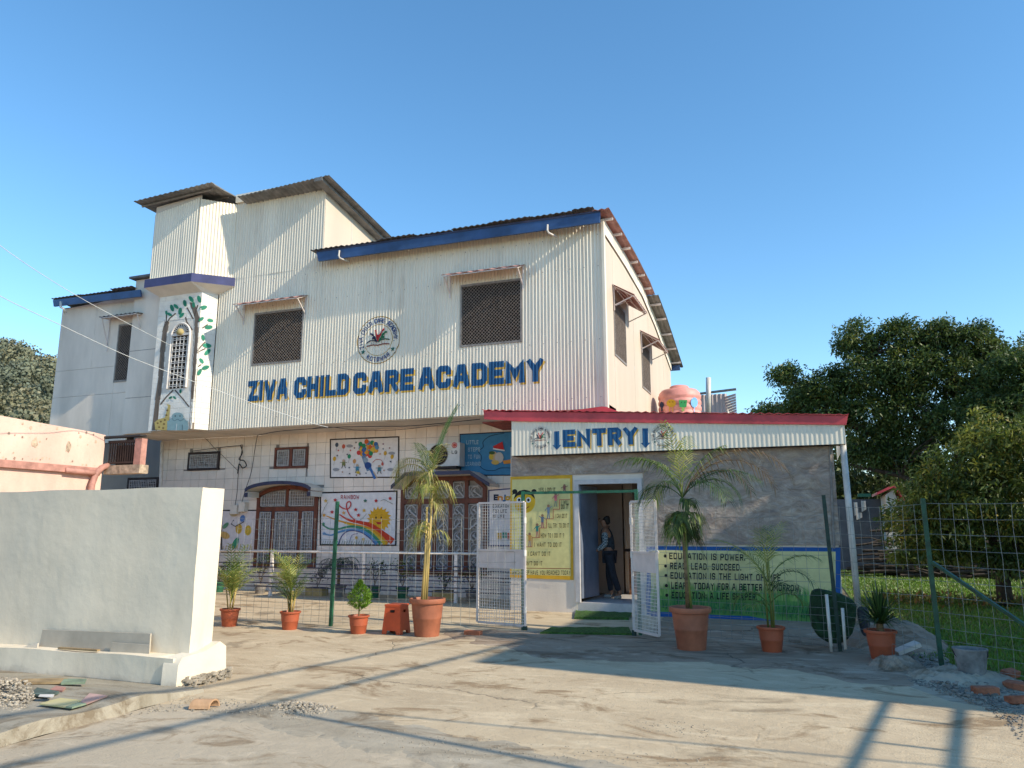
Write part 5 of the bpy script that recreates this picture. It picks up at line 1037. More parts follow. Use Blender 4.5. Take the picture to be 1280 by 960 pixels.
skinned('body', 'skin', per, V, Ed, Rd)
skinned('vest', 'vest', per, [V[0], V[1], V[2], V[3], pp(-.055, -.10, 1.39), pp(-.055, .10, 1.39), pp(-.06, 0, 1.45)], [(0, 1), (1, 2), (2, 3), (3, 4), (3, 5), (3, 6)], [.150, .145, .155, .14, .085, .085, .07])
skinned('sleeve', 'sleeve', per, [V[7], V[8], V[9]], [(0, 1), (1, 2)], [.078, .066, .052]); skinned('sleeve', 'sleeve', per, [V[11], V[12], V[13]], [(0, 1), (1, 2)], [.078, .066, .052])
skinned('shirt_hem', 'sleeve', per, [pp(0, 0, .80), pp(0, 0, .93)], [(0, 1)], [.165, .155])
skinned('trousers', 'trouser', per, [pp(0, 0, .90), V[15], V[16], pp(.22, -.09, .14), V[19], V[20], pp(.005, .09, .13)], [(0, 1), (1, 2), (2, 3), (0, 4), (4, 5), (5, 6)], [.14, .105, .078, .062, .105, .078, .062])
for a, b in ((pp(.27, -.09, .05), pp(.10, -.09, .025)), (pp(.03, .09, .05), pp(-.16, .09, .035))): skinned('shoe', 'shoe', per, [a, b], [(0, 1)], [.055, .042])
skinned('hair', 'hair', per, [pp(-.07, 0, 1.67), pp(-.03, 0, 1.62), pp(-.01, 0, 1.55), pp(.0, 0, 1.50)], [(0, 1), (1, 2), (2, 3)], [.088, .09, .06, .045])
fc = MB(); fc.prism([pp(-.185, -.012, 1.60), pp(-.185, .012, 1.60), pp(-.215, 0, 1.585), ], (0, 0, .03)); fc.obj('nose', 'skin', per)
ey = MB()
for s in (-1, 1): ey.box(pX-.193, pX-.183, pY+s*.035-.01, pY+s*.035+.01, pZ+1.628, pZ+1.640)
ey.box(pX-.188, pX-.178, pY-.02, pY+.02, pZ+1.565, pZ+1.572); ey.obj('face_features', 'hair', per, kind='stuff')

# ================================================================== GATE
gate = thing('entry_gate', 'white steel mesh double gate standing open under a green frame', 'gate', (-3.4, 12.1, 0))
gf = MB(); GH = 2.23
for x in (-4.33, -2.42): gf.box(x-.025, x+.025, 12.08, 12.13, -.05, GH)
gf.box(-4.305, -2.445, 12.085, 12.125, GH-.05, GH-.008); gf.obj('green_frame', 'greenpost', gate)
def gate_leaf(h, e, z0, z1):
    h, e = Vector((*h, 0)), Vector((*e, 0)); d = e-h; L = d.length; d.normalize(); up = Vector((0, 0, 1)); W = .035
    zs_ = [z0, z0+(z1-z0)*.46, z0+(z1-z0)*.60, z1]; m = MB()
    for q in (0, L): m.bar(h+d*q+up*z0, h+d*q+up*z1, W)
    for z in zs_: m.bar(h+up*z+d*W/2, h+d*(L-W/2)+up*z, W)
    lf = m.obj('gate_leaf', 'metalwl', gate)
    MB().obox((h+e)/2+up*(zs_[1]+zs_[2])/2, d*(L/2-W/2), d.cross(up)*.004, up*(zs_[2]-zs_[1]-W)/2).obj('sheet_panel', 'metalwl', lf)
    w_ = MB(); n = 19
    for a, b in ((zs_[0], zs_[1]), (zs_[2], zs_[3])):
        for i in range(1, n): w_.bar(h+d*(L*i/n)+up*(a+.01), h+d*(L*i/n)+up*(b-.01), .006)
        z = a+.05
        while z < b-.02: w_.bar(h+up*z+d*.01, h+up*z+d*(L-.01), .006); z += .05
    w_.obj('wire_mesh', 'metalw', lf)
    hg = MB()
    for z in (z0+.25, z1-.3, (zs_[1]+zs_[2])/2+.1): hg.tube([h+up*(z-.05), h+up*(z+.05)], .028, 8)
    hg.obj('hinge', 'metalw', lf, kind='stuff'); MB().box(h.x-.03, h.x+.03, h.y-.03, h.y+.03, -.02, z0-.001).obj('gate_foot', 'darkgreenpost', lf)
    return lf
gate_leaf((-4.28, 12.05), (-5.24, 12.34), .07, 2.05); rl = gate_leaf((-2.50, 12.03), (-2.02, 11.50), .09, 2.03)
MB().tube([(-2.15, 11.6, 1.28), (-2.02, 11.5, 1.30), (-1.98, 11.42, 1.27)], .014, 6).obj('latch', 'metalw', rl)
# ================================================================== FENCES
def wire_fence(name, label, pts, z0, z1, sp, rows, posts, mat_post='greenpost', post_h=None, r=.0024, hh=None):
    o = Vector((*pts[0], 0)); f = thing(name, label, 'fence', o); m = MB()
    for (ax, ay), (bx, by) in zip(pts[:-1], pts[1:]):
        a, b = Vector((ax, ay, 0)), Vector((bx, by, 0)); L = (b-a).length; n = max(1, int(round(L/sp))); rr = random.Random(int(ax*10))
        jit = lambda i, z: Vector((0, .012*math.sin(i*1.7+z*3), 0))+Vector((.006*math.sin(z*7+i), 0, 0))
        tops = [z1-.03*math.sin(3.0*i/n)*1.0 for i in range(n+1)]
        for i in range(n+1):
            q = a.lerp(b, i/n); zz = [z0+(tops[i]-z0)*k/6 for k in range(7)]
            m.tube([q+Vector((0, 0, z))+jit(i, z) for z in zz], r, 4, False)
        for z in rows: 
            k = (z-z0)/(z1-z0); m.tube([a.lerp(b, i/n)+Vector((0, 0, z0+(tops[i]-z0)*k))+jit(i, z) for i in range(n+1)], r*1.1, 4, False)
    m.obj('wire_mesh', 'wire', f, kind='stuff')
    for x, y, h, lean in posts:
        p = MB().box(-.025, .025, -.025, .025, -.1, h).obj('post', mat_post, f)
        p.data.transform(Matrix.Translation(o)); p.location = Vector((x, y, 0))-o; p.rotation_euler = (0, lean, 0)
    return f
rows_l = [.06+.10*i for i in range(6)]+[.72+.18*i for i in range(7)]
f1 = wire_fence('wire_fence', 'galvanised wire fence on a green post left of the gate', [(-9.6, 11.45), (-7.5, 11.45), (-5.4, 12.0), (-4.33, 12.1)], .03, 1.82, .155, rows_l, [(-7.53, 11.42, 2.08, .015)])
f2 = wire_fence('wire_fence', 'galvanised wire fence on a dark post in front of the sayings board', [(-2.42, 12.1), (.35, 11.5)], .05, 1.95, .155, rows_l, [(.38, 11.46, 2.07, -.03)], 'darkgreenpost')
f3 = wire_fence('wire_fence', 'galvanised wire fence with slanting green brace along the lawn', [(.38, 11.46), (1.42, 10.42), (2.9, 9.1), (4.5, 7.9)], .05, 1.92, .165, [.08+.13*i for i in range(4)]+[.65+.18*i for i in range(8)], [(1.42, 10.42, 1.97, -.012), (4.5, 7.9, 1.95, 0)], 'greenpost2')
MB().bar((1.43, 10.40, 1.22), (2.7, 9.05, .12), .035).obj('brace', 'greenpost2', f3)
# veranda railing in front of the tiled wall
rail = thing('veranda_railing', 'white post railing with dark double pipes along the tiled wall', 'railing', (-10, 15.9, 0))
zr_ = PY(450, 690.5, 15.9).z; MB().tube([(-14.6, 15.9, zr_), (-5.4, 15.9, zr_)], .028, 8).obj('top_rail', 'metalw', rail, smooth=True)
for px in (265, 339, 455, 570, 640): x = PY(px, 720, 15.9).x; MB().box(x-.035, x+.035, 15.87, 15.93, -.02, zr_-.02).obj('rail_post', 'metalw', rail)
for y in (706, 711, 718.5, 723.5, 731.5, 736.5): z = PY(450, y, 15.9).z; MB().tube([(-14.6, 15.86, z), (-5.4, 15.86, z)], .014, 6).obj('pipe', 'navy', rail, smooth=True)
# ================================================================== BOUNDARY WALL on the left
bw = thing('boundary_wall', 'whitewashed cement wall with stepped plinth at the left foreground', 'wall', (-9, 6.8, 0))
xw = -6.13
def wobble_box(x0, x1, y0, y1, z0, z1, zl=None, nx=28, nz=10, a=.010, seed=0, slx=0.0):
    mb = MB(); g = lambda x, z: a*(math.sin(x*2.3+z*1.1+seed)+.6*math.sin(x*5.1-z*3.7+seed*2)+.4*math.sin(z*9+x*1.3))
    zt = lambda x: z1+((zl-z1) if zl else 0)*(x1-x)/(x1-x0)+.006*math.sin(x*4.4)
    for i in range(nx):
        u, v = x0+(x1-x0)*i/nx, x0+(x1-x0)*(i+1)/nx
        for j in range(nz):
            c, d = j/nz, (j+1)/nz; Zf = lambda x, t: z0+(zt(x)-z0)*t; sx = lambda x, t: x+(slx*t if x == x1 else 0)
            p = [(sx(u, c), y0-g(u, Zf(u, c)), Zf(u, c)), (sx(v, c), y0-g(v, Zf(v, c)), Zf(v, c)), (sx(v, d), y0-g(v, Zf(v, d)), Zf(v, d)), (sx(u, d), y0-g(u, Zf(u, d)), Zf(u, d))]; mb.quad(*p)
        mb.quad((u, y0-g(u, zt(u)), zt(u)), (v+(slx if i == nx-1 else 0), y0-g(v, zt(v)), zt(v)), (v+(slx if i == nx-1 else 0), y1, zt(v)), (u, y1, zt(u)))
    for j in range(nz):
        c, d = j/nz, (j+1)/nz; Zf = lambda t: z0+(zt(x1)-z0)*t
        for k in range(3):
            ya, yb = k/3, (k+1)/3; Y_ = lambda q, t: (y0-g(x1, Zf(t)))*(1-q)+y1*q; X_ = lambda q, t: x1+slx*t+.006*math.sin(Zf(t)*8+q*4)*(0 < q < 1)
            mb.quad((X_(ya, c), Y_(ya, c), Zf(c)), (X_(yb, c), Y_(yb, c), Zf(c)), (X_(yb, d), Y_(yb, d), Zf(d)), (X_(ya, d), Y_(ya, d), Zf(d)))
    ob = mb.obj('x', 'greywall', bw, fixn=False); bm = bmesh.new(); bm.from_mesh(ob.data); bmesh.ops.remove_doubles(bm, verts=bm.verts, dist=1e-4); bm.to_mesh(ob.data); bm.free(); return shade(ob, 50)
o = wobble_box(-14, xw, 6.66, 7.0, 0, 2.06, 2.05, slx=.03); o.name = 'wall_body'
o = wobble_box(-14, xw+.02, 6.45, 6.72, 0, .305, .24, seed=2, nz=4); o.name = 'plinth'
st_ = MB(); rr = random.Random(2)
prof = [(6.42, 0), (6.43, .24), (6.48, .31), (6.80, .33), (7.02, .40), (7.12, .34), (7.14, .12), (7.16, 0)]; st_.prism([(xw-.1, y, z) for y, z in prof], (.20, 0, 0)); shade(st_.obj('end_block', 'greywall', bw), 60)
br = MB()
for i in range(150): x, y = xw+.085+rr.random()*.09, 6.5+rr.random()*.68; s = rr.uniform(.006, .024); br.obox((x, y, rr.random()*.10), (s, s*.3, 0), (-s*.3, s, 0), (0, s*.3, s*.6))
br.obj('broken_edge', 'rubblesand', bw, kind='stuff')
tag(MB().prism([PY(48, 812, 6.60), PY(186, 819, 6.60), PY(188, 792, 6.60), PY(53, 787, 6.60)], (0, .018, 0)).obj('leaning_board', 'board', None), 'long thin grey board leaning against the boundary wall', 'board')
tag(MB().prism([PY(137, 820, 6.57), PY(186, 821.5, 6.57), PY(187, 806, 6.57), PY(139, 803, 6.57)], (0, .014, 0)).obj('broken_board', 'board', None), 'short broken grey board piece standing in front of the long board', 'board')
tag(MB().obox(Vector((PY(98, 815, 6.5).x, 6.50, .315)), (.30, -.01, .004), (0, .02, 0), (0, 0, .010)).obj('wood_strip', 'card', None), 'thin brown wood strip lying along the plinth step', 'strip')
tag(MB().prism([PY(26, 809.5, 6.5), PY(46, 811, 6.5), PY(47, 804, 6.54)], (0, .02, 0)).obj('board_scrap', 'board', None), 'small triangular grey scrap left of the leaning board', 'scrap')
# litter on the kerb strip
def flat_piece(name, pxs, z, th, mat, label, cat, col=None):
    p = [PZ(x, y, z) for x, y in pxs]; tag(MB().prism(p, (0, 0, th)).obj(name, mat, None), label, cat)
K['cyellow'] = M('faded yellow print', (.55, .46, .16), .7, .15, 5, col2=(.50, .44, .25)); K['cpink'] = M('faded pink print', (.50, .32, .28), .7, .15, 5); K['cgreen'] = M('faded green print', (.22, .28, .19), .8, .2, 6); K['cgrey'] = M('dark green grey scrap', (.10, .14, .12), .8, .3, 8)
flat_piece('board_piece', [(49, 881), (75, 874), (103, 877), (82, 885)], .115, .012, 'cyellow', 'flat yellow board piece lying on the kerb strip', 'scrap')
flat_piece('board_piece', [(82, 885), (97, 880), (108, 881), (90, 886)], .116, .014, 'cgreen', 'small green board piece between the yellow and pink ones', 'scrap')
flat_piece('board_piece', [(100, 879), (112, 868), (134, 871), (108, 881)], .117, .012, 'cpink', 'flat pink board piece lying on the kerb strip', 'scrap')
flat_piece('plank_scrap', [(20, 856), (30, 851), (84, 850), (78, 855)], .115, .02, 'card', 'long brown board scrap lying at the foot of the wall', 'scrap')
flat_piece('green_scrap', [(76, 856), (80, 851), (108, 851), (106, 855)], .117, .02, 'cgreen', 'green strip of scrap beside the long brown board', 'scrap')
flat_piece('dark_scrap', [(38, 870), (46, 862), (74, 867), (60, 872)], .118, .02, 'cgrey', 'dark crumpled scrap behind the yellow board piece', 'scrap')
flat_piece('white_scrap', [(48, 871), (50, 869), (68, 869), (66, 872)], .141, .008, 'metalw', 'small white scrap on the dark crumpled piece', 'scrap')
flat_piece('brown_scrap', [(62, 864), (70, 859), (82, 861), (78, 865)], .117, .015, 'pinkband', 'small reddish scrap above the board pieces', 'scrap')
tl_ = MB(); c = PZ(256, 877, .06); n = 8
for i in range(n):
    a, b = math.pi*i/n, math.pi*(i+1)/n
    for r, flip in ((.075, 0), (.06, 1)): tl_.quad(*[(c.x+t*.085*1.0+0, c.y+t*.03+r*math.cos(q)*1, c.z-.05+r*math.sin(q)) for q, t in ((a, -1), (b, -1), (b, 1), (a, 1))])
    for t in (-1, 1): tl_.quad(*[(c.x+t*.085, c.y+t*.03+r*math.cos(q), c.z-.05+r*math.sin(q)) for q, r in ((a, .075), (b, .075), (b, .06), (a, .06))])
K['claypale'] = M('pale clay', (.50, .30, .17), .85, .15, 8, .2, 40)
tag(tl_.obj('half_round_tile', 'claypale', None), 'half round clay tile lying near the corner of the boundary wall', 'tile')
def rubble(name, label, cat, poly_px, z, n, smin, smax, mat, seed, hmax=.1):
    rr = random.Random(seed); P_ = [PZ(x, y, z) for x, y in poly_px]; mb = MB(); x0, x1 = min(p.x for p in P_), max(p.x for p in P_); y0, y1 = min(p.y for p in P_), max(p.y for p in P_); cx, cy = (x0+x1)/2, (y0+y1)/2; k = 0
    def ins(x, y):
        c = False; j = len(P_)-1
        for i in range(len(P_)):
            if (P_[i].y > y) != (P_[j].y > y) and x < (P_[j].x-P_[i].x)*(y-P_[i].y)/(P_[j].y-P_[i].y)+P_[i].x: c = not c
            j = i
        return c
    while k < n:
        x, y = rr.uniform(x0, x1), rr.uniform(y0, y1)
        if not ins(x, y): k += .05; continue
        s = rr.uniform(smin, smax)**1; d = 1-min(1, math.hypot((x-cx)/(x1-x0), (y-cy)/(y1-y0))*2); h = z+hmax*d*rr.random(); pts = []; b = len(mb.v); seg = 6
        for zz, rr_ in ((-.6, .7), (0, 1), (.6, .6)):
            for j in range(seg): a = j*2*math.pi/seg+rr.random()*.5; mb.v.append((x+s*rr_*math.cos(a)*rr.uniform(.7, 1.2), y+s*rr_*math.sin(a)*rr.uniform(.7, 1.2), h+s*zz*rr.uniform(.6, 1)))
        for q in range(2):
            for j in range(seg): a_ = b+q*seg+j; b_ = b+q*seg+(j+1) % seg; mb.f.append((a_, b_, b_+seg, a_+seg)); mb.c.append(None)
        mb.f.append(tuple(b+2*seg+j for j in range(seg))); mb.c.append(None); k += 1
    ob = mb.obj(name, mat, None, kind='stuff'); return ob
rubble('rubble', '', '', [(0, 846), (30, 850), (44, 875), (20, 893), (0, 892), (-40, 880), (-40, 850)], .10, 1500, .004, .022, 'rubblesand', 1, .12)
rubble('grit', '', '', [(225, 872), (300, 874), (400, 885), (430, 893), (360, 900), (290, 892), (225, 888), (150, 895)], .006, 400, .003, .010, 'rubblesand', 2, .01)
rubble('crumbled_edge', '', '', [(335, 880), (370, 876), (425, 884), (400, 892), (360, 892)], .008, 420, .005, .02, 'rubblesand', 3, .02)
rubble('grit', '', '', [(420, 905), (620, 925), (900, 950), (900, 960), (560, 950), (430, 918)],   .006, 330, .002, .008, 'rubblesand', 4, .005)
rubble('grit', '', '', [(780, 895), (880, 905), (920, 925), (800, 915)], .005, 110, .002, .007, 'rubblesand', 5, .005)
rubble('rubble', '', '', [(1130, 815), (1180, 818), (1190, 836), (1240, 850), (1280, 862), (1280, 890), (1200, 870), (1150, 845), (1120, 832)], .0, 900, .006, .035, 'stone', 6, .06)
rubble('gravel', '', '', [(1120, 846), (1190, 852), (1280, 885), (1280, 930), (1240, 890), (1180, 868)], .004, 800, .004, .016, 'stone', 7, .02)
rubble('grit', '', '', [(300, 905), (620, 960), (1280, 960), (1280, 900), (900, 860), (500, 820), (300, 830)], .004, 500, .001, .005, 'rubblesand', 8, .002)
# ================================================================== POTS AND PLANTS
def palm_frond(base, az, L, rise, droop, parent, cols, n=26, ll=.22, stem='stem', lw=.014, hang=.4, rr=random):
    """one feather leaf: arching rib with leaflets both sides"""
    base = Vector(base); d = Vector((math.cos(az), math.sin(az), 0)); sd = Vector((-d.y, d.x, 0)); rib = []
    for i in range(n+1):
        t = i/n; a = rise-droop*t**1.3
        if i == 0: p = base.copy()
        else: p = rib[-1]+(d*math.cos(a)+Vector((0, 0, math.sin(a))))*L/n
        rib.append(p)
    mb = MB(); mb.tube([rib[i] for i in range(0, n+1, 3)]+[rib[n]], [.008*(1-.7*i/(n/3)) for i in range(len(range(0, n+1, 3)))]+[.002], 4, False)
    for c in range(len(mb.c)): mb.c[c] = cols[0]
    for i in range(5, n+1):
        t = i/n; l = ll*(.55+.9*math.sin(math.pi*min(1, t*.9+.08)))*rr.uniform(.8, 1.15); tg = (rib[i]-rib[i-1]).normalized()
        for s in (-1, 1):
            dirn = (tg*.75+sd*s*.8+Vector((0, 0, .15))).normalized(); q0 = rib[i]; q1 = q0+dirn*l*.5+Vector((0, 0, -l*hang*.12)); q2 = q0+dirn*l+Vector((0, 0, -l*hang*rr.uniform(.6, 1.5))); wv = tg.cross(dirn).cross(dirn).normalized()*lw*.5
            c = rr.choice(cols); mb.quad(q0-wv*.5, q0+wv*.5, q1+wv, q1-wv, col=c); mb.quad(q1-wv, q1+wv, q2, q2-wv*.1, col=c)
    return mb.obj('frond', 'palm', parent, fixn=False)
def pot(parent, x, y, r, h, mat='terra', rim=.12, band_=True, z=0):
    pr = [(.001, z), (r*.68, z), (r*.70, z+h*.02), (r*.80, z+h*.45), (r*.83, z+h*.47), (r*.83, z+h*.50), (r*.90, z+h*(1-rim)), (r*.92, z+h*(1-rim)), (r*1.0, z+h*(1-rim*.9)), (r*1.04, z+h*(1-rim*.5)), (r*1.02, z+h), (r*.94, z+h*1.0), (r*.88, z+h*.93), (r*.86, z+h*.86)]
    p = MB().lathe(x, y, pr, 28).obj('pot', mat, parent, smooth=True); shade(p, 40)
    MB().lathe(x, y, [(.001, z+h*.88), (r*.86, z+h*.86)], 20).obj('soil', 'soil', parent); return p
GREENS = [(.10, .17, .03), (.16, .22, .04), (.07, .12, .02), (.22, .26, .06)]; DRY = [(.42, .36, .12), (.50, .42, .18), (.30, .28, .07), (.22, .26, .05)]; DK = [(.045, .09, .02), (.07, .12, .025), (.03, .06, .015)]
BRN = [(.22, .13, .06), (.30, .20, .09), (.16, .12, .04)]; YGR = [(.34, .36, .08), (.22, .28, .06), (.45, .42, .12)]
rr = random.Random(21)
# tall yellowing palm left of the gate
B = PZ(533, 795, 0); B = Vector((-5.48, 10.93, 0)); t1 = thing('potted_palm', 'tall yellowing palm with twin yellow stems in a big brown pot left of the gate', 'potted palm', B, 'potted palms')
pot(t1, B.x, B.y, .27, .56, 'terra2', .14)
for dx, dz in ((-.03, 1.45), (.03, 1.6), (.0, 1.2)): MB().tube([(B.x+dx*.6-.06, B.y+dx, .48), (B.x+dx-.02, B.y, .48+dz*.5), (B.x+dx*1.2+.0, B.y+dx*.5, .5+dz)], [.026, .020, .016], 8).obj('stem', 'stemy', t1, smooth=True)
T = B+Vector((.0, 0, 1.75))
for i in range(17): z = rr.uniform(-.35, .65); palm_frond(T+Vector((rr.uniform(-.03, .03), 0, z)), rr.uniform(0, 6.28), rr.uniform(.28, .55), rr.uniform(1.25, 1.55), rr.uniform(2.6, 3.8), t1, DRY if i % 3 else YGR, n=15, ll=.19, lw=.014, hang=.9, rr=rr)
for i in range(3): palm_frond(T+Vector((0, 0, .5+i*.1)), math.pi+rr.uniform(-.5, .5), .85, 1.25, 2.5, t1, DRY, n=24, ll=.2, hang=.8, rr=rr)
palm_frond(T+Vector((0, 0, .55)), .25, 1.30, 1.40, .35, t1, [(.04, .11, .03), (.06, .14, .035)], n=34, ll=.24, lw=.022, hang=.1, rr=rr); palm_frond(T+Vector((0, 0, .6)), 2.6, .8, 1.4, .9, t1, GREENS, n=24, ll=.22, rr=rr)
for i in range(2): palm_frond(T+Vector((0, 0, .6)), rr.uniform(0, 6), .85, 1.3, 1.2, t1, DRY, n=24, ll=.2, rr=rr)
# tall palm right of the gate
B = Vector((-1.5, 10.98, 0)); t2 = thing('potted_palm', 'tall green and brown fronded palm in a big brown pot before the sayings board', 'potted palm', B, 'potted palms'); pot(t2, B.x, B.y, .275, .56, 'terra2', .14)
MB().tube([(B.x-.03, B.y, .46), (B.x-.03, B.y, 1.0), (B.x-.05, B.y, 1.55)], [.032, .028, .022], 8).obj('stem', 'stembr', t2, smooth=True); MB().tube([(B.x+.02, B.y, .46), (B.x-.01, B.y, 1.0), (B.x-.02, B.y, 1.7)], [.02, .018, .014], 8).obj('stem', 'stem', t2, smooth=True)
T = B+Vector((-.04, 0, 1.62))
for i in range(10): palm_frond(T+Vector((0, 0, rr.uniform(-.15, .40))), rr.uniform(0, 6.28), rr.uniform(.32, .5), rr.uniform(1.1, 1.45), rr.uniform(2.8, 3.5), t2, DK if i % 3 else GREENS, n=22, ll=.17, lw=.02, hang=1.1, rr=rr)
for az, L_, ri, dr_, c in ((.15, 1.95, 1.2, 2.3, BRN), (.35, 1.7, 1.15, 2.3, BRN), (.5, 1.3, 1.1, 2.2, BRN+DK), (-.2, 1.25, .9, 1.6, DK), (2.9, 1.0, 1.35, 1.5, GREENS), (3.5, 1.15, 1.25, 1.6, GREENS), (1.5, 1.1, 1.4, .8, YGR), (4.4, 1.15, 1.45, .7, YGR), (0.1, .95, 1.3, .9, GREENS), (2.4, .9, 1.1, 2.4, GREENS), (5.6, 1.0, .8, 1.9, DK), (.0, 1.1, 1.0, 2.6, DK), (3.1, .8, .9, 2.2, DK)): palm_frond(T+Vector((0, 0, .42)), az, L_, ri, dr_, t2, c, n=24, ll=.25, lw=.017, hang=.6, rr=rr)
# middle areca
B = Vector((-.47, 11.15, 0)); t3 = thing('potted_palm', 'loose feathery palm in a small red pot against the sayings board', 'potted palm', B, 'potted palms'); pot(t3, B.x, B.y, .18, .33)
for k in range(5): MB().tube([(B.x+.04*math.cos(k*1.3), B.y+.04*math.sin(k*1.3), .28), (B.x+.06*math.cos(k*1.3), B.y+.06*math.sin(k*1.3), .9+.08*k)], [.014, .008], 6).obj('stem', 'stem', t3, smooth=True)
for k, (z, az, L_, ri, dr_, c) in enumerate(((.85, 3.3, .95, 1.25, 1.1, YGR), (.9, 2.7, .9, 1.15, 1.3, GREENS), (.9, .1, .8, 1.15, 1.5, GREENS), (.8, -.3, .75, 1.2, 2.2, DK), (.95, 1.5, .8, 1.4, .7, GREENS), (.95, 4.6, .85, 1.35, .9, YGR), (.6, 3.6, .6, 1.0, 2.0, GREENS), (.6, .4, .55, 1.0, 2.0, GREENS), (.75, 2.1, .8, 1.3, .8, YGR), (.7, 5.4, .6, 1.1, 1.8, DK), (1.0, .9, .8, 1.45, .8, YGR), (.5, 4.2, .5, 1.0, 1.6, GREENS))): palm_frond(B+Vector((0, 0, z)), az, L_, ri, dr_, t3, c, n=19, ll=.22, lw=.012, hang=.4, rr=rr)
# small arecas
for (x, y), lab, sd_ in (((-9.13, 10.82), 'bushy areca palm in a small red pot nearest the boundary wall', 3), ((-7.92, 10.83), 'bushy areca palm in a small red pot by the green fence post', 9)):
    r_ = random.Random(sd_); B = Vector((x, y, 0)); t = thing('potted_palm', lab, 'potted palm', B, 'potted palms'); pot(t, x, y, .165, .29)
    for k in range(8): a = r_.uniform(0, 6.28); MB().tube([(x+.03*math.cos(a), y+.03*math.sin(a), .24), (x+.09*math.cos(a), y+.09*math.sin(a), .62)], [.012, .006], 5).obj('stem', 'stemy', t, smooth=True)
    for k in range(19): palm_frond(B+Vector((0, 0, r_.uniform(.3, .62))), r_.uniform(0, 6.28), r_.uniform(.5, .85), r_.uniform(1.25, 1.52), r_.uniform(.4, 1.5), t, YGR if k % 2 else GREENS, n=15, ll=.17, lw=.015, hang=.35, rr=r_)
# thuja
def leaf_cloud(mb, n, fc, cols, lw, ll, rnd, droop=.0):
    for i in range(n):
        p, out = fc(rnd); d = (Vector((rnd.gauss(0, 1), rnd.gauss(0, 1), rnd.gauss(0, 1)))*.6+out).normalized(); d.z -= droop; s = d.cross(Vector((rnd.random(), rnd.random(), rnd.random()+.1))).normalized()*lw/2; c = rnd.choice(cols); k = rnd.uniform(.75, 1.25); c = tuple(v*k for v in c)
        mb.quad(p, p+d*ll*.45+s, p+d*ll, p+d*ll*.45-s, col=c)
B = Vector((-6.61, 10.8, 0)); t = thing('potted_thuja', 'small egg shaped bright green thuja in a red pot beside the orange stool', 'potted plant', B); pot(t, B.x, B.y, .165, .28)
MB().tube([(B.x, B.y, .22), (B.x, B.y, .5)], [.014, .008], 6).obj('stem', 'stembr', t)
r_ = random.Random(4); mb = MB()
def egg(r):
    t_ = r.random(); rad = .175*math.sin(math.pi*min(1, t_**.75*.95+.05))*math.sqrt(r.uniform(.35, 1)); a = r.random()*6.28; o = Vector((math.cos(a)*rad, math.sin(a)*rad, 0)); return B+o+Vector((0, 0, .36+t_*.42)), Vector((o.x*4, o.y*4, .9))
leaf_cloud(mb, 1500, egg, [(.16, .30, .03), (.24, .40, .04), (.10, .20, .02)], .016, .065, r_); mb.obj('foliage', 'palm', t, fixn=False)
# spiky dark plant in the right-hand pot
B = Vector((.85, 11.0, 0)); t = thing('potted_plant', 'dark spiky leaved plant in a red pot at the right corner of the apron', 'potted plant', B); pot(t, B.x, B.y, .19, .36); mb = MB(); r_ = random.Random(6)
for i in range(170):
    a = r_.uniform(0, 6.28); e = r_.uniform(.15, 1.45); L_ = r_.uniform(.35, .62); d = Vector((math.cos(a)*math.cos(e), math.sin(a)*math.cos(e), math.sin(e))); p = B+Vector((0, 0, .42)); s = d.cross(Vector((0, 0, 1))).normalized()*.012; c = r_.choice(DK); q = p+d*L_*.55; z_ = q+d*L_*.45+Vector((0, 0, -.10*(1.5-e))); mb.quad(p-s*.5, p+s*.5, q+s, q-s, col=c); mb.quad(q-s, q+s, z_, z_, col=c)
mb.obj('foliage', 'palm', t, fixn=False); MB().tube([(B.x, B.y, .30), (B.x, B.y, .46)], [.05, .04], 8).obj('stem', 'stembr', t)
# plants behind the railing
def shrub(x, y, kind, lab, seed, h=.55, potm='planters', pr=.16, ph=.24, box=None):
    r_ = random.Random(seed); B = Vector((x, y, 0)); t = thing('potted_shrub', lab, 'potted plant', B, 'pots behind the railing')
    if box: MB().box(x-box, x+box, y-.14, y+.14, 0, ph).obj('planter', potm, t); MB().box(x-box+.02, x+box-.02, y-.12, y+.12, ph-.03, ph+.004).obj('soil', 'soil', t)
    else: pot(t, x, y, pr, ph, potm)
    mb = MB(); st = MB()
    for k in range(7):
        a = r_.uniform(0, 6.28); q = B+Vector((math.cos(a)*.2, math.sin(a)*.1, ph+h*r_.uniform(.5, 1))); st.tube([B+Vector((0, 0, ph)), B+Vector((math.cos(a)*.08, 0, ph+h*.4)), q], .006, 4)
        leaf_cloud(mb, 26, lambda r, q=q: (q+Vector((r.gauss(0, .07), r.gauss(0, .05), r.gauss(0, .08))), Vector((0, 0, .3))), kind, .03, .07, r_)
    st.obj('stem', 'stembr', t, kind='stuff'); mb.obj('foliage', 'palm', t, fixn=False)
gx = lambda px, Y=16.45: PY(px, 740, Y).x
shrub(gx(325), 16.45, DK, 'dark thin shrub in a grey cement pot left of the planter boxes', 1, .6)
shrub(gx(396), 16.45, [(.10, .06, .05), (.06, .08, .04)], 'dark reddish plant in a pale yellow planter box near the green post', 2, .35, 'planter', box=.24, ph=.20)
shrub(gx(468), 16.45, DK, 'thin shrub in a dark green pot behind the thuja', 3, .5, 'planterg', ph=.28)
shrub(gx(503), 16.45, GREENS, 'leafy shrub in a green pot behind the big palm pot', 4, .55, 'planterg', ph=.26)
shrub(gx(556), 16.45, DK, 'dark plant in a pale yellow planter box under the scrollwork window', 5, .40, 'planter', box=.26, ph=.22)
shrub(gx(590), 16.45, DK, 'low shrub in a grey pot next to the left gate leaf', 6, .45)
shrub(gx(273), 16.45, DK, 'low shrub in a green pot close to the boundary wall end', 7, .4, 'planterg', ph=.26)
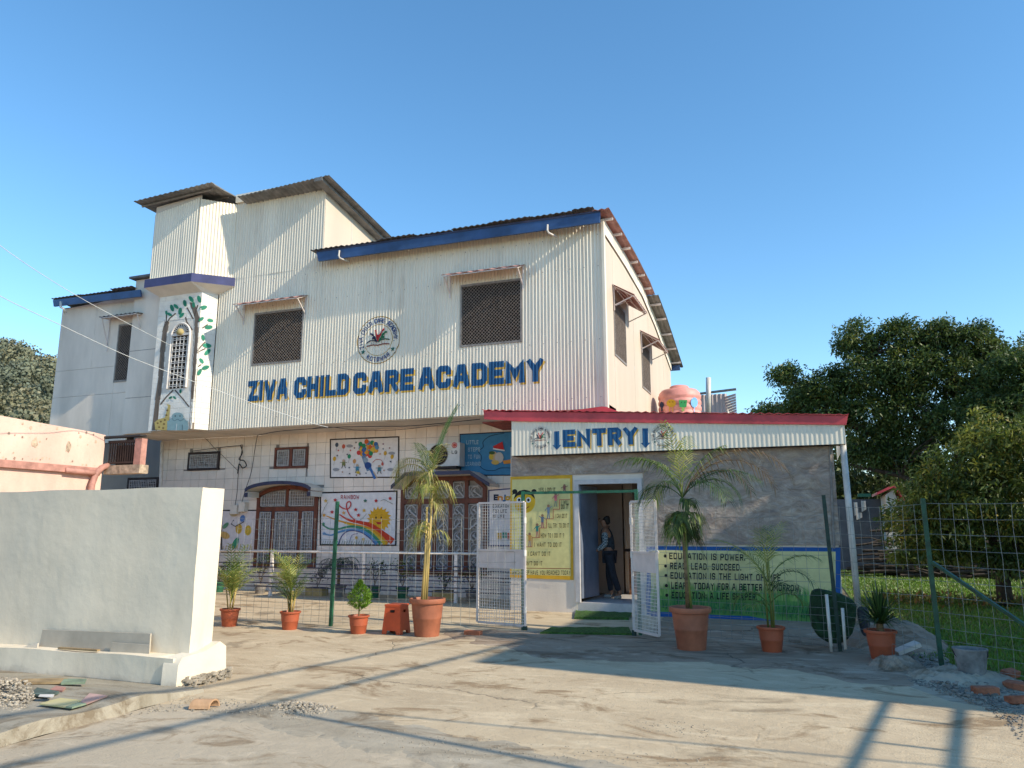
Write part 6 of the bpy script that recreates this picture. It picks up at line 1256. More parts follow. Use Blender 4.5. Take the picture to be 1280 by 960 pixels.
B = Vector((gx(427), 16.3, 0)); t = thing('potted_palm', 'dark drooping palm in a grey pot against the wall below the rainbow mural', 'potted palm', B, 'pots behind the railing'); pot(t, B.x, B.y, .2, .28, 'planters'); r_ = random.Random(5)
MB().tube([B+Vector((0, 0, .2)), B+Vector((0, 0, .75))], .04, 8).obj('stem', 'stembr', t)
for k in range(14): palm_frond(B+Vector((0, 0, r_.uniform(.5, .75))), k*.45, .6, 1.2, 2.2, t, [(.05, .08, .05), (.08, .10, .06)], n=18, ll=.16, hang=.8, rr=r_)
# orange stool
S0 = Vector((-6.05, 11.0, 0)); st = thing('plastic_stool', 'orange plastic stool with a slot handle between thuja and big palm pot', 'stool', S0)
top, bot, H = .13, .165, .45; mb = MB()
mb.box(S0.x-top-.01, S0.x+top+.01, S0.y-top-.01, S0.y+top+.01, H-.03, H); shade(mb.obj('seat', 'orange', st)); 
for k in range(4):
    a = k*math.pi/2; R_ = Matrix.Rotation(a, 3, 'Z'); f = lambda u, z, o=0: S0+R_ @ Vector((u*(bot+(top-bot)*z/H), -(bot+(top-bot)*z/H)+o, z)); m = MB()
    for o in (0, .006):
        m.quad(f(-1, .0, o), f(-.55, 0, o), f(-.45, .06, o), f(-1, .06, o)); m.quad(f(.55, 0, o), f(1, 0, o), f(1, .06, o), f(.45, .06, o)); m.quad(f(-1, .06, o), f(1, .06, o), f(1, .33, o), f(-1, .33, o)); m.quad(f(-1, .33, o), f(-.28, .33, o), f(-.28, .37, o), f(-1, .37, o)); m.quad(f(.28, .33, o), f(1, .33, o), f(1, .37, o), f(.28, .37, o)); m.quad(f(-1, .37, o), f(1, .37, o), f(1, .42, o), f(-1, .42, o))
    m.obj('side', 'orange', st, fixn=False)
MB().box(S0.x-.03, S0.x+.03, S0.y-.155, S0.y-.10, .335, .365).obj('slot', 'dark', st)
tag(MB().box(-4.98, -4.72, 11.2, 11.32, 0, .07).obj('brick', 'brick', None), 'single dark brick beside the big pot left of the gate', 'brick')
# mats
def mat_(name, px, z, lab, mt='turf'):
    p = [PZ(x, y, z) for x, y in px]; n = 10; mb = MB()
    top_ = [p[0].lerp(p[1], i/n) for i in range(n+1)]; bo = [p[3].lerp(p[2], i/n) for i in range(n+1)]
    for i in range(n):
        w = lambda k, s: Vector((0, 0, .02+.015*abs(math.sin(k*1.3+s)))); mb.quad(bo[i]+w(i, 0), bo[i+1]+w(i+1, 0), top_[i+1]+w(i+1, 2), top_[i]+w(i, 2)); mb.quad(bo[i]-Vector((0, 0, z)), bo[i+1]-Vector((0, 0, z)), bo[i+1]+w(i+1, 0), bo[i]+w(i, 0))
    tag(mb.obj(name, mt, None, fixn=False), lab, 'mat')
mat_('turf_mat', [(720, 763.5), (795, 763.5), (786, 774), (718, 773)], .02, 'green artificial turf mat lying in front of the door threshold'); mat_('turf_mat', [(690, 786), (786, 786), (790, 794), (675, 792)], .012, 'green artificial turf mat lying across the open gateway')
# dark green net roll, white pipes, cloth, junk at the right end of the board
nr_ = MB(); pts = [(1012, 752), (1014, 738), (1024, 736.5), (1036, 739), (1052, 743), (1068, 751), (1071, 758), (1070, 778), (1066, 792), (1058, 802), (1048, 806), (1034, 803), (1022, 796), (1014, 782), (1011, 768)]
P_ = [PY(x, y, 11.75) for x, y in pts]; c = sum(P_, Vector())/len(P_); nr_.prism([q for q in P_], (0, .22, 0)); ob = nr_.obj('net_roll', 'darkturf', None); tag(ob, 'rounded dark green net bundle propped behind the dark fence post', 'net'); bv = ob.modifiers.new('bevel', 'BEVEL'); bv.width = .05; bv.segments = 2
tag(MB().tube([PY(1033, 743, 11.35), PY(1039.5, 815, 11.3)], .022, 10).obj('white_pipe', 'pvc', None, smooth=True), 'longer white pipe standing upright before the green net bundle', 'pipe'); tag(MB().tube([PY(1053, 760, 11.35), PY(1057, 812, 11.3)], .020, 10).obj('white_pipe', 'pvc', None, smooth=True), 'shorter white pipe standing right of the dark fence post', 'pipe')
cl = MB(); Pc = [PY(x, y, 11.9) for x, y in ((1071, 762), (1077, 758), (1084, 760), (1088, 768), (1088, 780), (1085, 792), (1082, 797), (1077, 792), (1074, 780))]; cl.prism(Pc, (0, .12, 0)); ob = cl.obj('cloth', 'cloth', None); tag(ob, 'dark grey cloth hanging beside the green net bundle', 'cloth'); bv = ob.modifiers.new('bevel', 'BEVEL'); bv.width = .03; bv.segments = 2
# dirt heap by the corner pot
def heap(name, c, rx, ry, h, mat, seed, n=26):
    mb = MB(); g = lambda i, j: (lambda u, v: (c[0]+rx*u, c[1]+ry*v, -.02+max(0, h*(1-(u*u+v*v)))*(1+.25*math.sin(u*7+seed)*math.cos(v*6+seed))+(.02*math.sin(u*23+v*17+seed) if u*u+v*v < .9 else 0)))((i/n*2-1), (j/n*2-1))
    for i in range(n):
        for j in range(n): mb.quad(g(i, j), g(i+1, j), g(i+1, j+1), g(i, j+1))
    ob = mb.obj(name, mat, None, fixn=False, smooth=True, kind='structure'); bm = bmesh.new(); bm.from_mesh(ob.data); bmesh.ops.remove_doubles(bm, verts=bm.verts, dist=1e-5); bm.to_mesh(ob.data); bm.free(); return ob
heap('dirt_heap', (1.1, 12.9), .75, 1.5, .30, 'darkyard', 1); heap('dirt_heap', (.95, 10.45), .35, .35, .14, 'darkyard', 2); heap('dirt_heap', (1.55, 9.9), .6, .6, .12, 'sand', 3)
# bucket and bricks on the right
bk = thing('bucket', 'worn grey bucket with a wire handle standing by the rubble', 'bucket', (1.63, 9.85, 0)); r_ = [(.001, 0), (.125, 0), (.165, .29), (.175, .29), (.175, .305), (.158, .305), (.12, .03), (.001, .03)]
MB().lathe(1.63, 9.85, [(r, z+.03) for r, z in r_], 20).obj('tub', 'bucket', bk); MB().tube([(1.63+.17*math.cos(a), 9.85-.10*math.sin(a), .31-.12*math.sin(a)) for a in [math.pi*i/8 for i in range(9)]], .006, 5).obj('handle', 'frame', bk)
for (px, py, rz, rx_, lab) in ((1232, 868, .3, 0, 'red brick lying alone in front of the bucket'), (1272, 862, -.7, .15, 'red brick at the right edge behind the other loose bricks'), (1275, 880, .5, -.2, 'tilted red brick nearest the right edge of the road'), (1262, 846, .9, .3, 'far red brick half buried in the rubble by the bucket')):
    p = PZ(px, py, 0); m = MB().box(-.115, .115, -.055, .055, 0, .075).obj('brick', 'brick', None); m.location = p+Vector((0, 0, .0)); m.rotation_euler = (rx_, 0, rz); tag(m, lab, 'brick', 'loose red bricks'); bv = m.modifiers.new('bevel', 'BEVEL'); bv.width = .008
p = PZ(1138, 822, 0); m = MB().box(-.16, .16, -.07, .07, .10, .15).obj('block', 'pvc', None); m.location = p; m.rotation_euler = (.1, -.35, .4); tag(m, 'pale broken slab leaning on the rubble by the corner pot', 'slab')
# ================================================================== ANNEX ROOF, WATER TANK, NEIGHBOUR HOUSES
an = thing('rear_annex', 'low flat roofed annex behind the entrance block carrying the pink tank', 'building', (-2.8, 22, 0)); MB().box(-3.74, -1.9, 20.6, 24.5, 0, 4.1).obj('wall', 'plaster', an); MB().box(-3.76, -1.8, 20.4, 24.6, 4.1, 4.22).obj('roof_slab', 'soffit', an)
tk = thing('water_tank', 'pink ribbed water tank painted with yellow, green and blue figures', 'water tank', (-3.05, 22, 4.22)); prf = [(.001, 4.22), (.58, 4.22)]
for i in range(7): z = 4.25+i*.17; prf += [(.585, z), (.61, z+.04), (.61, z+.11), (.585, z+.15)]
prf += [(.58, 5.46), (.50, 5.55), (.28, 5.60), (.27, 5.66), (.22, 5.69), (.001, 5.70)]; MB().lathe(-3.05, 22, prf, 32).obj('shell', 'tank', tk, smooth=True)
def onTank(u, v, o):
    d = ray(u, v); ox, oy = CAM.x+3.05, CAM.y-22; a = d.x**2+d.y**2; b = 2*(ox*d.x+oy*d.y); cc = ox*ox+oy*oy-(.625+o)**2; disc = b*b-4*a*cc; t_ = (-b-math.sqrt(max(0, disc)))/(2*a); return CAM+d*t_
P = Paint(onTank, off=.002)
P.ell(839, 504, 6, 5, (.66, .38, .03), 12); P.line([(837, 509), (837, 514)], 1, (.66, .38, .03)); P.line([(841, 509), (841, 514)], 1, (.66, .38, .03)); P.poly([(848.5, 500), (859, 500), (858, 509), (849.5, 509)], (.03, .26, .08)); P.poly([(852, 509), (855.5, 509), (855.5, 514), (852, 514)], (.25, .35, .10)); P.ell(868, 503, 4.5, 6.5, (.18, .42, .75), 12); P.line([(864, 502), (872, 502)], .8, (.05, .15, .45)); P.line([(868, 509), (868, 515)], .8, (.18, .42, .75)); P.ell(827, 506, 2.4, 4, (.03, .04, .09), 8); P.line([(827, 509), (827, 515)], 1.6, (.03, .04, .09))
for x in (837, 841): P.ell(x, 502.5, .6, .6, BLK, 6)
for x in (852, 856): P.ell(x, 503, .6, .6, BLK, 6)
P.obj('painted_figures', tk)
nh = thing('tin_shed', 'pinkish corrugated tin shed roof seen beyond the pink tank', 'shed', (-2.4, 30, 0)); hl = PY(868, 505, 30).x; hr = PY(909, 505, 30).x; ht = PY(890, 493, 30).z; hr2 = PY(922, 505, 30).x
corr_wall(nh, (hl, 30), (hr, 30), lambda s: 3.0, lambda s: ht, 'cladpink', lam=.16, amp=.02, sheet=1.0)
mb = MB(); 
for i in range(9): z0_ = ht-.12-(i+1)*.10; z1_ = z0_+.085; mb.prism([(hr-.1+.03*i, 30.0, z0_), (hr2, 29.3, z0_), (hr2, 29.3, z1_), (hr-.13+.03*i, 30.0, z1_)], (0, .02, 0))
mb.obj('roof_slats', 'cladpink', nh, kind='stuff'); MB().prism([(hl-.2, 29.9, ht), (hr2+.02, 29.25, ht), (hr2+.02, 29.25, ht+.06), (hl-.2, 29.9, ht+.06)], (0, .2, 0)).obj('roof_edge', 'metalgrey', nh); MB().box(hl, hr, 30.05, 33, 0, ht-.1).obj('wall', 'plaster', nh)
tag(MB().tube([PY(885.5, 517, 28), PY(885.5, 472, 28)], .09, 8).obj('vent_pipe', 'pvc', None, smooth=True), 'thin white pipe rising between the pink tank and the tin shed', 'pipe')
# pink building on the left
pk = thing('peach_building', 'peach plastered neighbour building with peeling parapet and dusty red band', 'building', (-16, 11, 0)); XP = -15.1
MB().prism([(XP, 3.0, -.02), (XP, 13.24, -.02), (XP, 13.24, 3.77), (XP, 12.9, 3.80), (XP, 11.7, 3.84), (XP, 10.6, 3.88), (XP, 8.5, 3.87), (XP, 3.0, 3.88)], (-.25, 0, 0)).obj('parapet_wall', 'pinkwall', pk)
MB().box(XP-8, XP-.25, 12.99, 13.24, -.02, 3.7).obj('end_wall', 'pinkwall', pk); MB().box(XP-8, XP-.26, 3.0, 12.98, 2.9, 3.0).obj('roof_slab', 'pinkwall', pk)
MB().box(XP-.0, XP+.10, 3.0, 13.1, 2.84, 2.99).obj('band', 'pinkband', pk); MB().tube([(XP+.12, 12.2, 2.88), (XP+.12, 13.05, 2.86)], .06, 8).obj('rain_pipe', 'pinkband', pk, smooth=True); MB().tube([(XP+.10, 13.3, 3.06), (XP+.12, 13.12, 3.0), (XP+.12, 12.98, 2.86), (XP+.12, 12.9, 2.6), (XP+.12, 12.9, 0)], .07, 8).obj('rain_pipe', 'pinkband', pk, smooth=True)
def blob(cx, cz, rx, rz, seed, n=14): r = random.Random(seed); return [(cx+rx*math.cos(2*math.pi*i/n)*r.uniform(.5, 1), cz+rz*math.sin(2*math.pi*i/n)*r.uniform(.5, 1)) for i in range(n)]
Pp = Paint(lambda u, v, o: (XP+o, u, v), off=.004); r_ = random.Random(17)
for i in range(60): y = r_.uniform(10.2, 13.1); z = r_.choice((3.80-.02*(y-10), 3.06, 3.06, 3.5))+r_.gauss(0, .05); s = r_.uniform(.004, .03); Pp.poly(blob(y, z, s*1.3, s*1.6, i), ((.50, .38, .28), (.58, .42, .30), (.30, .22, .17))[i % 3])
Pp.obj('peeling_patches', pk)
for y in (10.9, 11.7): Pp2 = MB().prism([(XP+.004, a, b) for a, b in blob(y+.6, 3.40, .09, .14, int(y*7))], (.004, 0, 0)).obj('peeled_patch', 'peel', pk)
bl = thing('balcony', 'small weathered balcony with dark iron railing beside the peach building', 'balcony', (-14.5, 13.8, 3))
MB().box(-15.08, -14.0, 13.26, 13.52, 2.86, 3.06).obj('slab', 'peel', bl); MB().box(-14.22, -14.02, 13.28, 13.44, 3.06, 3.66).obj('end_pillar', 'pinkband', bl)
m = MB(); m.box(-15.06, -14.22, 13.30, 13.34, 3.58, 3.64); m.box(-15.06, -14.22, 13.30, 13.34, 3.10, 3.14)
for i in range(12): m.box(-15.02+i*.07, -14.99+i*.07, 13.31, 13.33, 3.14, 3.58)
m.obj('railing', 'frame', bl); pass; MB().box(-15.3, -14.0, 13.2, 13.4, 3.70, 3.74).obj('handrail', 'cable', bl)
MB().box(-15.0, -14.25, 13.5, 13.56, 3.06, 3.55).obj('back_screen', 'frame', bl)

# ================================================================== TREES
def limb_tree(name, label, base, limbs, blobs, nleaf, ll, lw, cols, seed, tr, kind_label=None, droop=.25, topcols=None, mat='leaf', group=None, sp=None):
    """trunk and limbs as tapered tubes; leaves in clumps scattered through the blobs (centre, radii)"""
    r = np.random.default_rng(seed); rr = random.Random(seed); base = Vector(base); t = thing(name, label, 'tree', base, group); mb = MB()
    for pts, r0, r1 in limbs:
        n = len(pts); P_ = [base+Vector(p) for p in pts]; mb.tube(P_, [r0+(r1-r0)*i/(n-1) for i in range(n)], 8)
    # twigs from limb ends to blob surfaces
    ends = [base+Vector(l[0][-1]) for l in limbs]+[base+Vector(l[0][-2]) for l in limbs]
    clumps = []
    for (bx, by, bz, rx, ry, rz, wgt) in blobs:
        c = base+Vector((bx, by, bz)); k = max(3, int(wgt*nleaf/55))
        for i in range(k):
            d = Vector((rr.gauss(0, 1), rr.gauss(0, 1), rr.gauss(0, 1))).normalized(); q = rr.uniform(.35, 1.0)**.55*(1+.12*math.sin(d.x*9+d.z*7)); clumps.append((c+Vector((d.x*rx, d.y*ry, d.z*rz))*q, d))
    for i, (q, d) in enumerate(clumps):
        if i % 9 == 0:
            e = min(ends, key=lambda e: (e-q).length); mid = e.lerp(q, .5)+Vector((rr.uniform(-.2, .2), 0, rr.uniform(-.1, .25))); mb.tube([e, mid, q], [tr*.16, tr*.09, tr*.03], 4, False)
    mb.obj('trunk', 'bark', t, smooth=True)
    per_ = 55; N = len(clumps)*per_; cc = np.array([c[0] for c in clumps]); dd = np.array([c[1] for c in clumps]); ci = np.repeat(np.arange(len(clumps)), per_)
    sz = (sp or ll*2.0)*r.uniform(.55, 1.3, len(clumps)); p = cc[ci]+np.clip(r.normal(0, 1, (N, 3)), -1.5, 1.5)*sz[ci][:, None]*np.array([.55, .55, .38]); d = r.normal(0, 1, (N, 3))+dd[ci]*.7; d[:, 2] -= droop; d /= np.linalg.norm(d, axis=1)[:, None]
    s = np.cross(d, r.normal(0, 1, (N, 3))); s /= np.linalg.norm(s, axis=1)[:, None]+1e-9; L_ = ll*r.uniform(.6, 1.25, N)[:, None]; Wd = lw*r.uniform(.7, 1.2, N)[:, None]; o = np.array(wloc(t))
    up = np.array([0, 0, 1.0]); m_ = p+d*L_*.45; v = np.stack([p, m_+s*Wd/2, p+d*L_-up*L_*.12, m_-s*Wd/2], 1).reshape(-1, 3)-o
    me = bpy.data.meshes.new('crown'); me.vertices.add(4*N); me.vertices.foreach_set('co', v.ravel()); me.loops.add(4*N); me.loops.foreach_set('vertex_index', np.arange(4*N)); me.polygons.add(N); me.polygons.foreach_set('loop_start', np.arange(N)*4); me.polygons.foreach_set('loop_total', np.full(N, 4))
    at = me.color_attributes.new('Col', 'FLOAT_COLOR', 'POINT'); base_c = np.array(cols); pick = base_c[r.integers(0, len(cols), len(clumps))][ci]*r.uniform(.7, 1.3, N)[:, None]
    if topcols is not None:
        young = r.random(len(clumps)) < .14; tc_ = np.array(topcols); pk_ = tc_[r.integers(0, len(tc_), N)]; pick = np.where(young[ci][:, None] & (r.random(N) < .75)[:, None], pk_, pick)
    at.data.foreach_set('color', np.concatenate([np.repeat(pick, 4, 0), np.ones((4*N, 1))], 1).ravel()); me.update(); me.validate(); me.materials.append(K[mat])
    ob = bpy.data.objects.new('crown', me); C.objects.link(ob); ob.parent = t; return t
MG = [(.070, .110, .024), (.090, .135, .030), (.120, .165, .038), (.050, .085, .020)]; YG2 = [(.16, .19, .03), (.12, .17, .03), (.22, .20, .04)]
bx = PY(1150, 500, 36)
def ctr(px, py, Y, base): q = PY(px, py, Y); return (q.x-base[0], q.y-base[1], q.z-base[2])
def bl_(lst, base): 
    out = []
    for px, py, Y, rpx, rpy, wt in lst: c = ctr(px, py, Y, base); k = Y/FPX*1.05; out.append((*c, rpx*k*.88, (rpx+rpy)/2*k*.9, rpy*k*.88, wt))
    return out
base = (6.2, 36, 0)
lm = [([(0, 0, 0), (-.1, 0, 1.6), (-.2, .1, 3.2)], .42, .30), ([(-.2, .1, 3.0), (-1.4, 0, 4.6), (-3.0, 0, 5.6), (-4.6, .2, 6.6), (-5.5, 0, 7.4)], .24, .06), ([(-.2, .1, 3.1), (-.9, 0, 5.4), (-2.0, 0, 7.6), (-2.6, 0, 9.2)], .22, .05), ([(-.2, .1, 3.2), (.3, 0, 5.5), (.2, .3, 8.2), (.5, 0, 9.6)], .24, .05), ([(-.2, .1, 3.0), (1.5, .2, 5.0), (3.0, 0, 7.4), (3.6, 0, 8.8)], .22, .05), ([(-.2, .1, 2.6), (2.0, -.4, 3.6), (4.2, 0, 5.0)], .18, .05), ([(-.2, 0, 2.8), (-2.2, -.6, 3.8), (-4.2, 0, 4.4)], .16, .05)]
limb_tree('mango_tree', 'largest dark green mango tree standing behind the lawn with bare twigs on its left', base, lm, bl_([(1070, 425, 36, 24, 22, 1.0), (1125, 420, 36, 24, 18, 1.0), (1172, 422, 36, 24, 20, 1.1), (1215, 425, 36, 26, 18, 1.1), (1245, 452, 36, 22, 22, 1), (983, 468, 36, 16, 11, .5), (1004, 492, 36, 18, 14, .6), (1035, 482, 36, 26, 20, 1.0), (1080, 470, 36, 34, 28, 1.9), (1135, 465, 36, 36, 30, 2.2), (1190, 470, 36, 38, 32, 2.2), (1035, 515, 36, 32, 18, 1.2), (1085, 520, 36, 34, 26, 1.6), (1140, 520, 36, 38, 30, 2.0), (1195, 530, 35, 36, 30, 1.8), (1090, 565, 36, 34, 18, 1.3), (1140, 570, 36, 38, 22, 1.4), (1245, 500, 35, 32, 26, 1.6), (1000, 512, 37, 20, 8, .5), (960, 513, 38, 16, 5, .35)], base), 3100, .20, .07, MG, 5, .42, sp=.44, topcols=YG2)
base = (3.95, 19.3, 0)
lm = [([(0, 0, -.1), (0, 0, .45), (.02, 0, .75)], .17, .14), ([(.0, 0, .7), (-.35, 0, 1.2), (-.75, .1, 1.9), (-1.2, 0, 2.5)], .10, .03), ([(0, 0, .7), (-.1, .1, 1.5), (-.1, 0, 2.6), (0, 0, 3.4)], .11, .03), ([(0, 0, .7), (.35, 0, 1.3), (.8, 0, 2.2), (1.2, 0, 3.2)], .11, .03), ([(0, 0, .6), (.6, -.2, 1.0), (1.5, -.2, 1.8), (2.2, 0, 2.5)], .08, .02), ([(-.3, 0, 1.1), (-.9, -.3, 1.5), (-1.5, -.3, 1.8)], .06, .02)]
limb_tree('mango_tree', 'nearer low mango tree with yellow green top and forked trunk on the lawn', base, lm, bl_([(1150, 665, 19, 30, 28, 1.0), (1168, 625, 19, 34, 30, 1.2), (1200, 590, 19, 40, 30, 1.4), (1240, 560, 19, 44, 28, 1.4), (1285, 560, 19, 50, 40, 1.6), (1190, 645, 19, 40, 34, 1.4), (1235, 620, 19, 46, 40, 1.8), (1285, 630, 19, 50, 44, 1.8), (1330, 600, 19, 60, 60, 2), (1140, 690, 18.8, 20, 16, .5), (1210, 680, 19, 30, 18, .6), (1265, 675, 19.4, 30, 16, .6), (1230, 530, 19.5, 26, 16, .5), (1258, 700, 18.8, 20, 10, .3), (1175, 680, 19.6, 34, 18, .8), (1285, 690, 19.6, 34, 16, .6), (1130, 650, 20, 22, 22, .6)], base), 1500, .15, .045, [(.10, .14, .025), (.14, .18, .03), (.07, .11, .022), (.20, .22, .035)], 9, .17, topcols=[(.30, .28, .04), (.22, .26, .04), (.34, .26, .05)], droop=.7)
base = (12.2, 34, 0)
limb_tree('mango_tree', 'dark mango tree cut by the right edge between the other two', base, [([(0, 0, 0), (0, 0, 2), (-.2, 0, 3.5)], .3, .2), ([(-.2, 0, 3.3), (-1.3, 0, 5), (-2, 0, 6.4)], .18, .05), ([(-.2, 0, 3.3), (.8, 0, 5), (1, 0, 7.0)], .18, .05)], bl_([(1262, 470, 34, 30, 30, 1), (1290, 455, 34, 36, 30, 1.3), (1310, 500, 34, 60, 60, 2.2), (1240, 515, 34, 34, 28, 1.2), (1280, 540, 34, 44, 36, 1.5), (1225, 545, 34, 26, 22, .8)], base), 2600, .20, .065, MG, 13, .3, topcols=YG2)
for i, (px, py, Y_, lab, k) in enumerate(((1075, 590, 48, 'pale olive bushy tree far behind the canopy post', 0), (1000, 530, 60, 'distant round tree top behind the red canopy edge', 1), (1160, 610, 52, 'dark bushy tree in the deep shade behind the mango', 2), (1215, 600, 55, 'dark round tree furthest right beyond the lawn', 3))):
    q = PY(px, py, Y_); base = (q.x, Y_, 0); limb_tree('bushy_tree', lab, base, [([(0, 0, 0), (.1, 0, q.z*.5), (0, 0, q.z*.9)], .3, .1)], [(0, 0, q.z, 2.6, 2.4, q.z*.35, 1.2), (-1.8, 0, q.z*.75, 2.0, 2, q.z*.4, 1), (1.8, 0, q.z*.7, 2.2, 2, q.z*.45, 1), (0, 0, q.z*.45, 3, 2.4, q.z*.4, 1.2)], 2600, .38, .13, MG if k else [(.08, .10, .03), (.11, .13, .04)], 31+i, .3, group='distant trees')
# hedge mass closing the view behind the lawn
hb_ = MB(); r_ = random.Random(12)
leaf_cloud(hb_, 9000, lambda r: ((lambda x: (Vector((x, 62+r.gauss(0, 1.0)+math.sin(x)*1.2, abs(r.gauss(0, 1.7))+.3*math.sin(x*2))), Vector((0, -.3, .4))))(r.uniform(1, 38))), MG, .30, .65, r_); hb_.obj('thicket', 'leaf', None, fixn=False, kind='stuff')
# wood pile, small red shed, cloths, flower bed
wp = MB(); r_ = random.Random(5)
for i in range(210): x = r_.uniform(2.1, 9); z = abs(r_.gauss(0, .55)); y = 30+r_.uniform(-.7, .7); a = r_.uniform(-.5, .5); l = r_.uniform(.4, 1.1); wp.tube([(x-l, y, z+.06), (x, y+.1*a, z+.10+a*.05), (x+l, y+a*.3, z+.06+a*.5)], r_.uniform(.02, .06), 5)
wp.obj('brushwood_pile', 'bark', None, kind='stuff')
def fz(px, py, Y): return PY(px, py, Y)
sh = thing('red_roof_shed', 'small pale shed with a red pitched roof under the mango tree', 'shed', (4.6, 33, 0)); q0, q1, q2 = fz(1103, 617, 33), fz(1117, 609, 33), fz(1126, 628, 33)
MB().prism([Vector((q0.x+.1, 33, 0)), Vector((q2.x-.1, 33, 0)), Vector((q2.x-.1, 33, q2.z)), Vector((q1.x, 33, q1.z-.08)), Vector((q0.x+.1, 33, q0.z-.05))], (0, 2, 0)).obj('wall', 'soffit', sh); MB().prism([q0-Vector((.2, .2, .05)), q1-Vector((0, .2, 0)), q1+Vector((0, -.2, .1)), q0+Vector((-.2, -.2, .05))], (0, 2.4, 0)).obj('roof', 'red', sh); MB().prism([q1-Vector((0, .2, 0)), q2+Vector((.2, -.2, -.1)), q2+Vector((.2, -.2, .02)), q1+Vector((0, -.2, .1))], (0, 2.4, 0)).obj('roof', 'red', sh)
ws = thing('screen_wall', 'grey blue low wall with a green net edge behind the canopy post', 'wall', (3.3, 34, 0)); a_, b_ = fz(1062, 624, 34), fz(1102, 650, 34); MB().box(a_.x-1, b_.x, 34, 34.1, 0, a_.z).obj('wall', 'slate', ws); MB().box(fz(1072, 620, 33.9).x, fz(1089, 620, 33.9).x, 33.88, 33.95, fz(1080, 621, 33.9).z, fz(1080, 617, 33.9).z).obj('net_edge', 'planterg', ws)
for i, (x0, y0, x1, y1, lab) in enumerate(((1067, 628, 1073, 645, 'white cloth hanging left on the grey blue wall'), (1076, 626, 1083, 640, 'white cloth hanging right on the grey blue wall'), (1070, 641, 1078, 650, 'lower white cloth corner below the two hanging cloths'))):
    a_, b_ = fz(x0, y0, 33.8), fz(x1, y1, 33.8); mb = MB(); n = 6
    for k in range(n): u, v = a_.x+(b_.x-a_.x)*k/n, a_.x+(b_.x-a_.x)*(k+1)/n; w = lambda x: 33.8+.05*math.sin(x*40); mb.quad((u, w(u), b_.z+.1*k/n), (v, w(v), b_.z+.1*(k+1)/n), (v, w(v), a_.z), (u, w(u), a_.z))
    tag(mb.obj('white_cloth', 'metalw', None, fixn=False), lab, 'cloth')
fl = MB(); r_ = random.Random(8); leaf_cloud(fl, 2600, lambda r: (Vector((r.uniform(1.6, 8), 19.6+r.gauss(0, .45), abs(r.gauss(0, .10)))), Vector((0, 0, .5))), [(.30, .22, .05), (.34, .16, .05), (.12, .18, .03), (.20, .20, .06), (.10, .12, .03)], .05, .10, r_); fl.obj('flower_bed', 'leaf', None, fixn=False, kind='stuff')
# grass blades
def blades(name, n, region, h, cols, seed, w=.012):
    r = np.random.default_rng(seed); x = r.uniform(region[0], region[1], n); t_ = r.random(n)**1.4; y = region[2]+(region[3]-region[2])*t_; k = x > 1.05+np.clip(11.4-y, 0, 9)*.95; x, y = x[k], y[k]; n = len(x); a = r.uniform(0, 6.28, n); hh = h*r.uniform(.5, 1.4, n)*(1+(y-region[2])*.02); ww = w*(1+(y-region[2])*.05)
    b = np.stack([x, y, np.full(n, -.012)], 1); sx = np.stack([np.cos(a)*ww, np.sin(a)*ww, 0*a], 1); tp = b+np.stack([np.cos(a+1.5)*hh*.4, np.sin(a+1.5)*hh*.4, hh], 1); v = np.stack([b-sx, b+sx, tp], 1).reshape(-1, 3)
    me = bpy.data.meshes.new(name); me.vertices.add(3*n); me.vertices.foreach_set('co', v.ravel()); me.loops.add(3*n); me.loops.foreach_set('vertex_index', np.arange(3*n)); me.polygons.add(n); me.polygons.foreach_set('loop_start', np.arange(n)*3); me.polygons.foreach_set('loop_total', np.full(n, 3))
    at = me.color_attributes.new('Col', 'FLOAT_COLOR', 'POINT'); cc = np.array(cols)[r.integers(0, len(cols), n)]; at.data.foreach_set('color', np.concatenate([np.repeat(cc, 3, 0), np.ones((3*n, 1))], 1).ravel()); me.update(); me.materials.append(K['leaf']); ob = bpy.data.objects.new(name, me); C.objects.link(ob); ob['kind'] = 'stuff'
blades('grass', 90000, (.9, 11, 8.6, 36), .045, [(.10, .19, .02), (.14, .25, .025), (.18, .28, .03), (.16, .17, .05)], 3)
# ================================================================== HILL
HD = math.radians(90+52); hd_ = Vector((math.cos(HD), math.sin(HD), 0)); hs_ = Vector((-hd_.y, hd_.x, 0))
def hh_(u, v): return max(0, 43*math.exp(-((u-240)/85)**2)*(1/(1+math.exp(-(v+45)/14)))*(1+.05*math.sin(v*.09+1)+.03*math.sin(v*.23+u*.05)))-.2
mb = MB(); nu, nv = 50, 90
P2 = lambda i, j: (lambda u, v: (*(hd_*u+hs_*v).xy, hh_(u, v)))(70+i*8, -190+j*7)
for i in range(nu):
    for j in range(nv): mb.quad(P2(i, j), P2(i+1, j), P2(i+1, j+1), P2(i, j+1))
K['hillsoil'] = M('dry hillside scrub', (.13, .13, .06), .95, .3, .12, col2=(.06, .075, .035)); K['hillleaf'] = MV('hill foliage with painted haze', .9, .25, .1, .1, .06)
ob = mb.obj('hill', 'hillsoil', None, fixn=False, smooth=True, kind='structure')
r = np.random.default_rng(2); nT = 1500; U = r.uniform(110, 262, nT); Vv = r.uniform(-50, 60, nT); cen = np.array([[*(hd_*float(u)+hs_*float(v)).xy, hh_(u, v)] for u, v in zip(U, Vv)]); sz = r.uniform(1.6, 3.6, nT); kq = 150; ci = np.repeat(np.arange(nT), kq); N = nT*kq
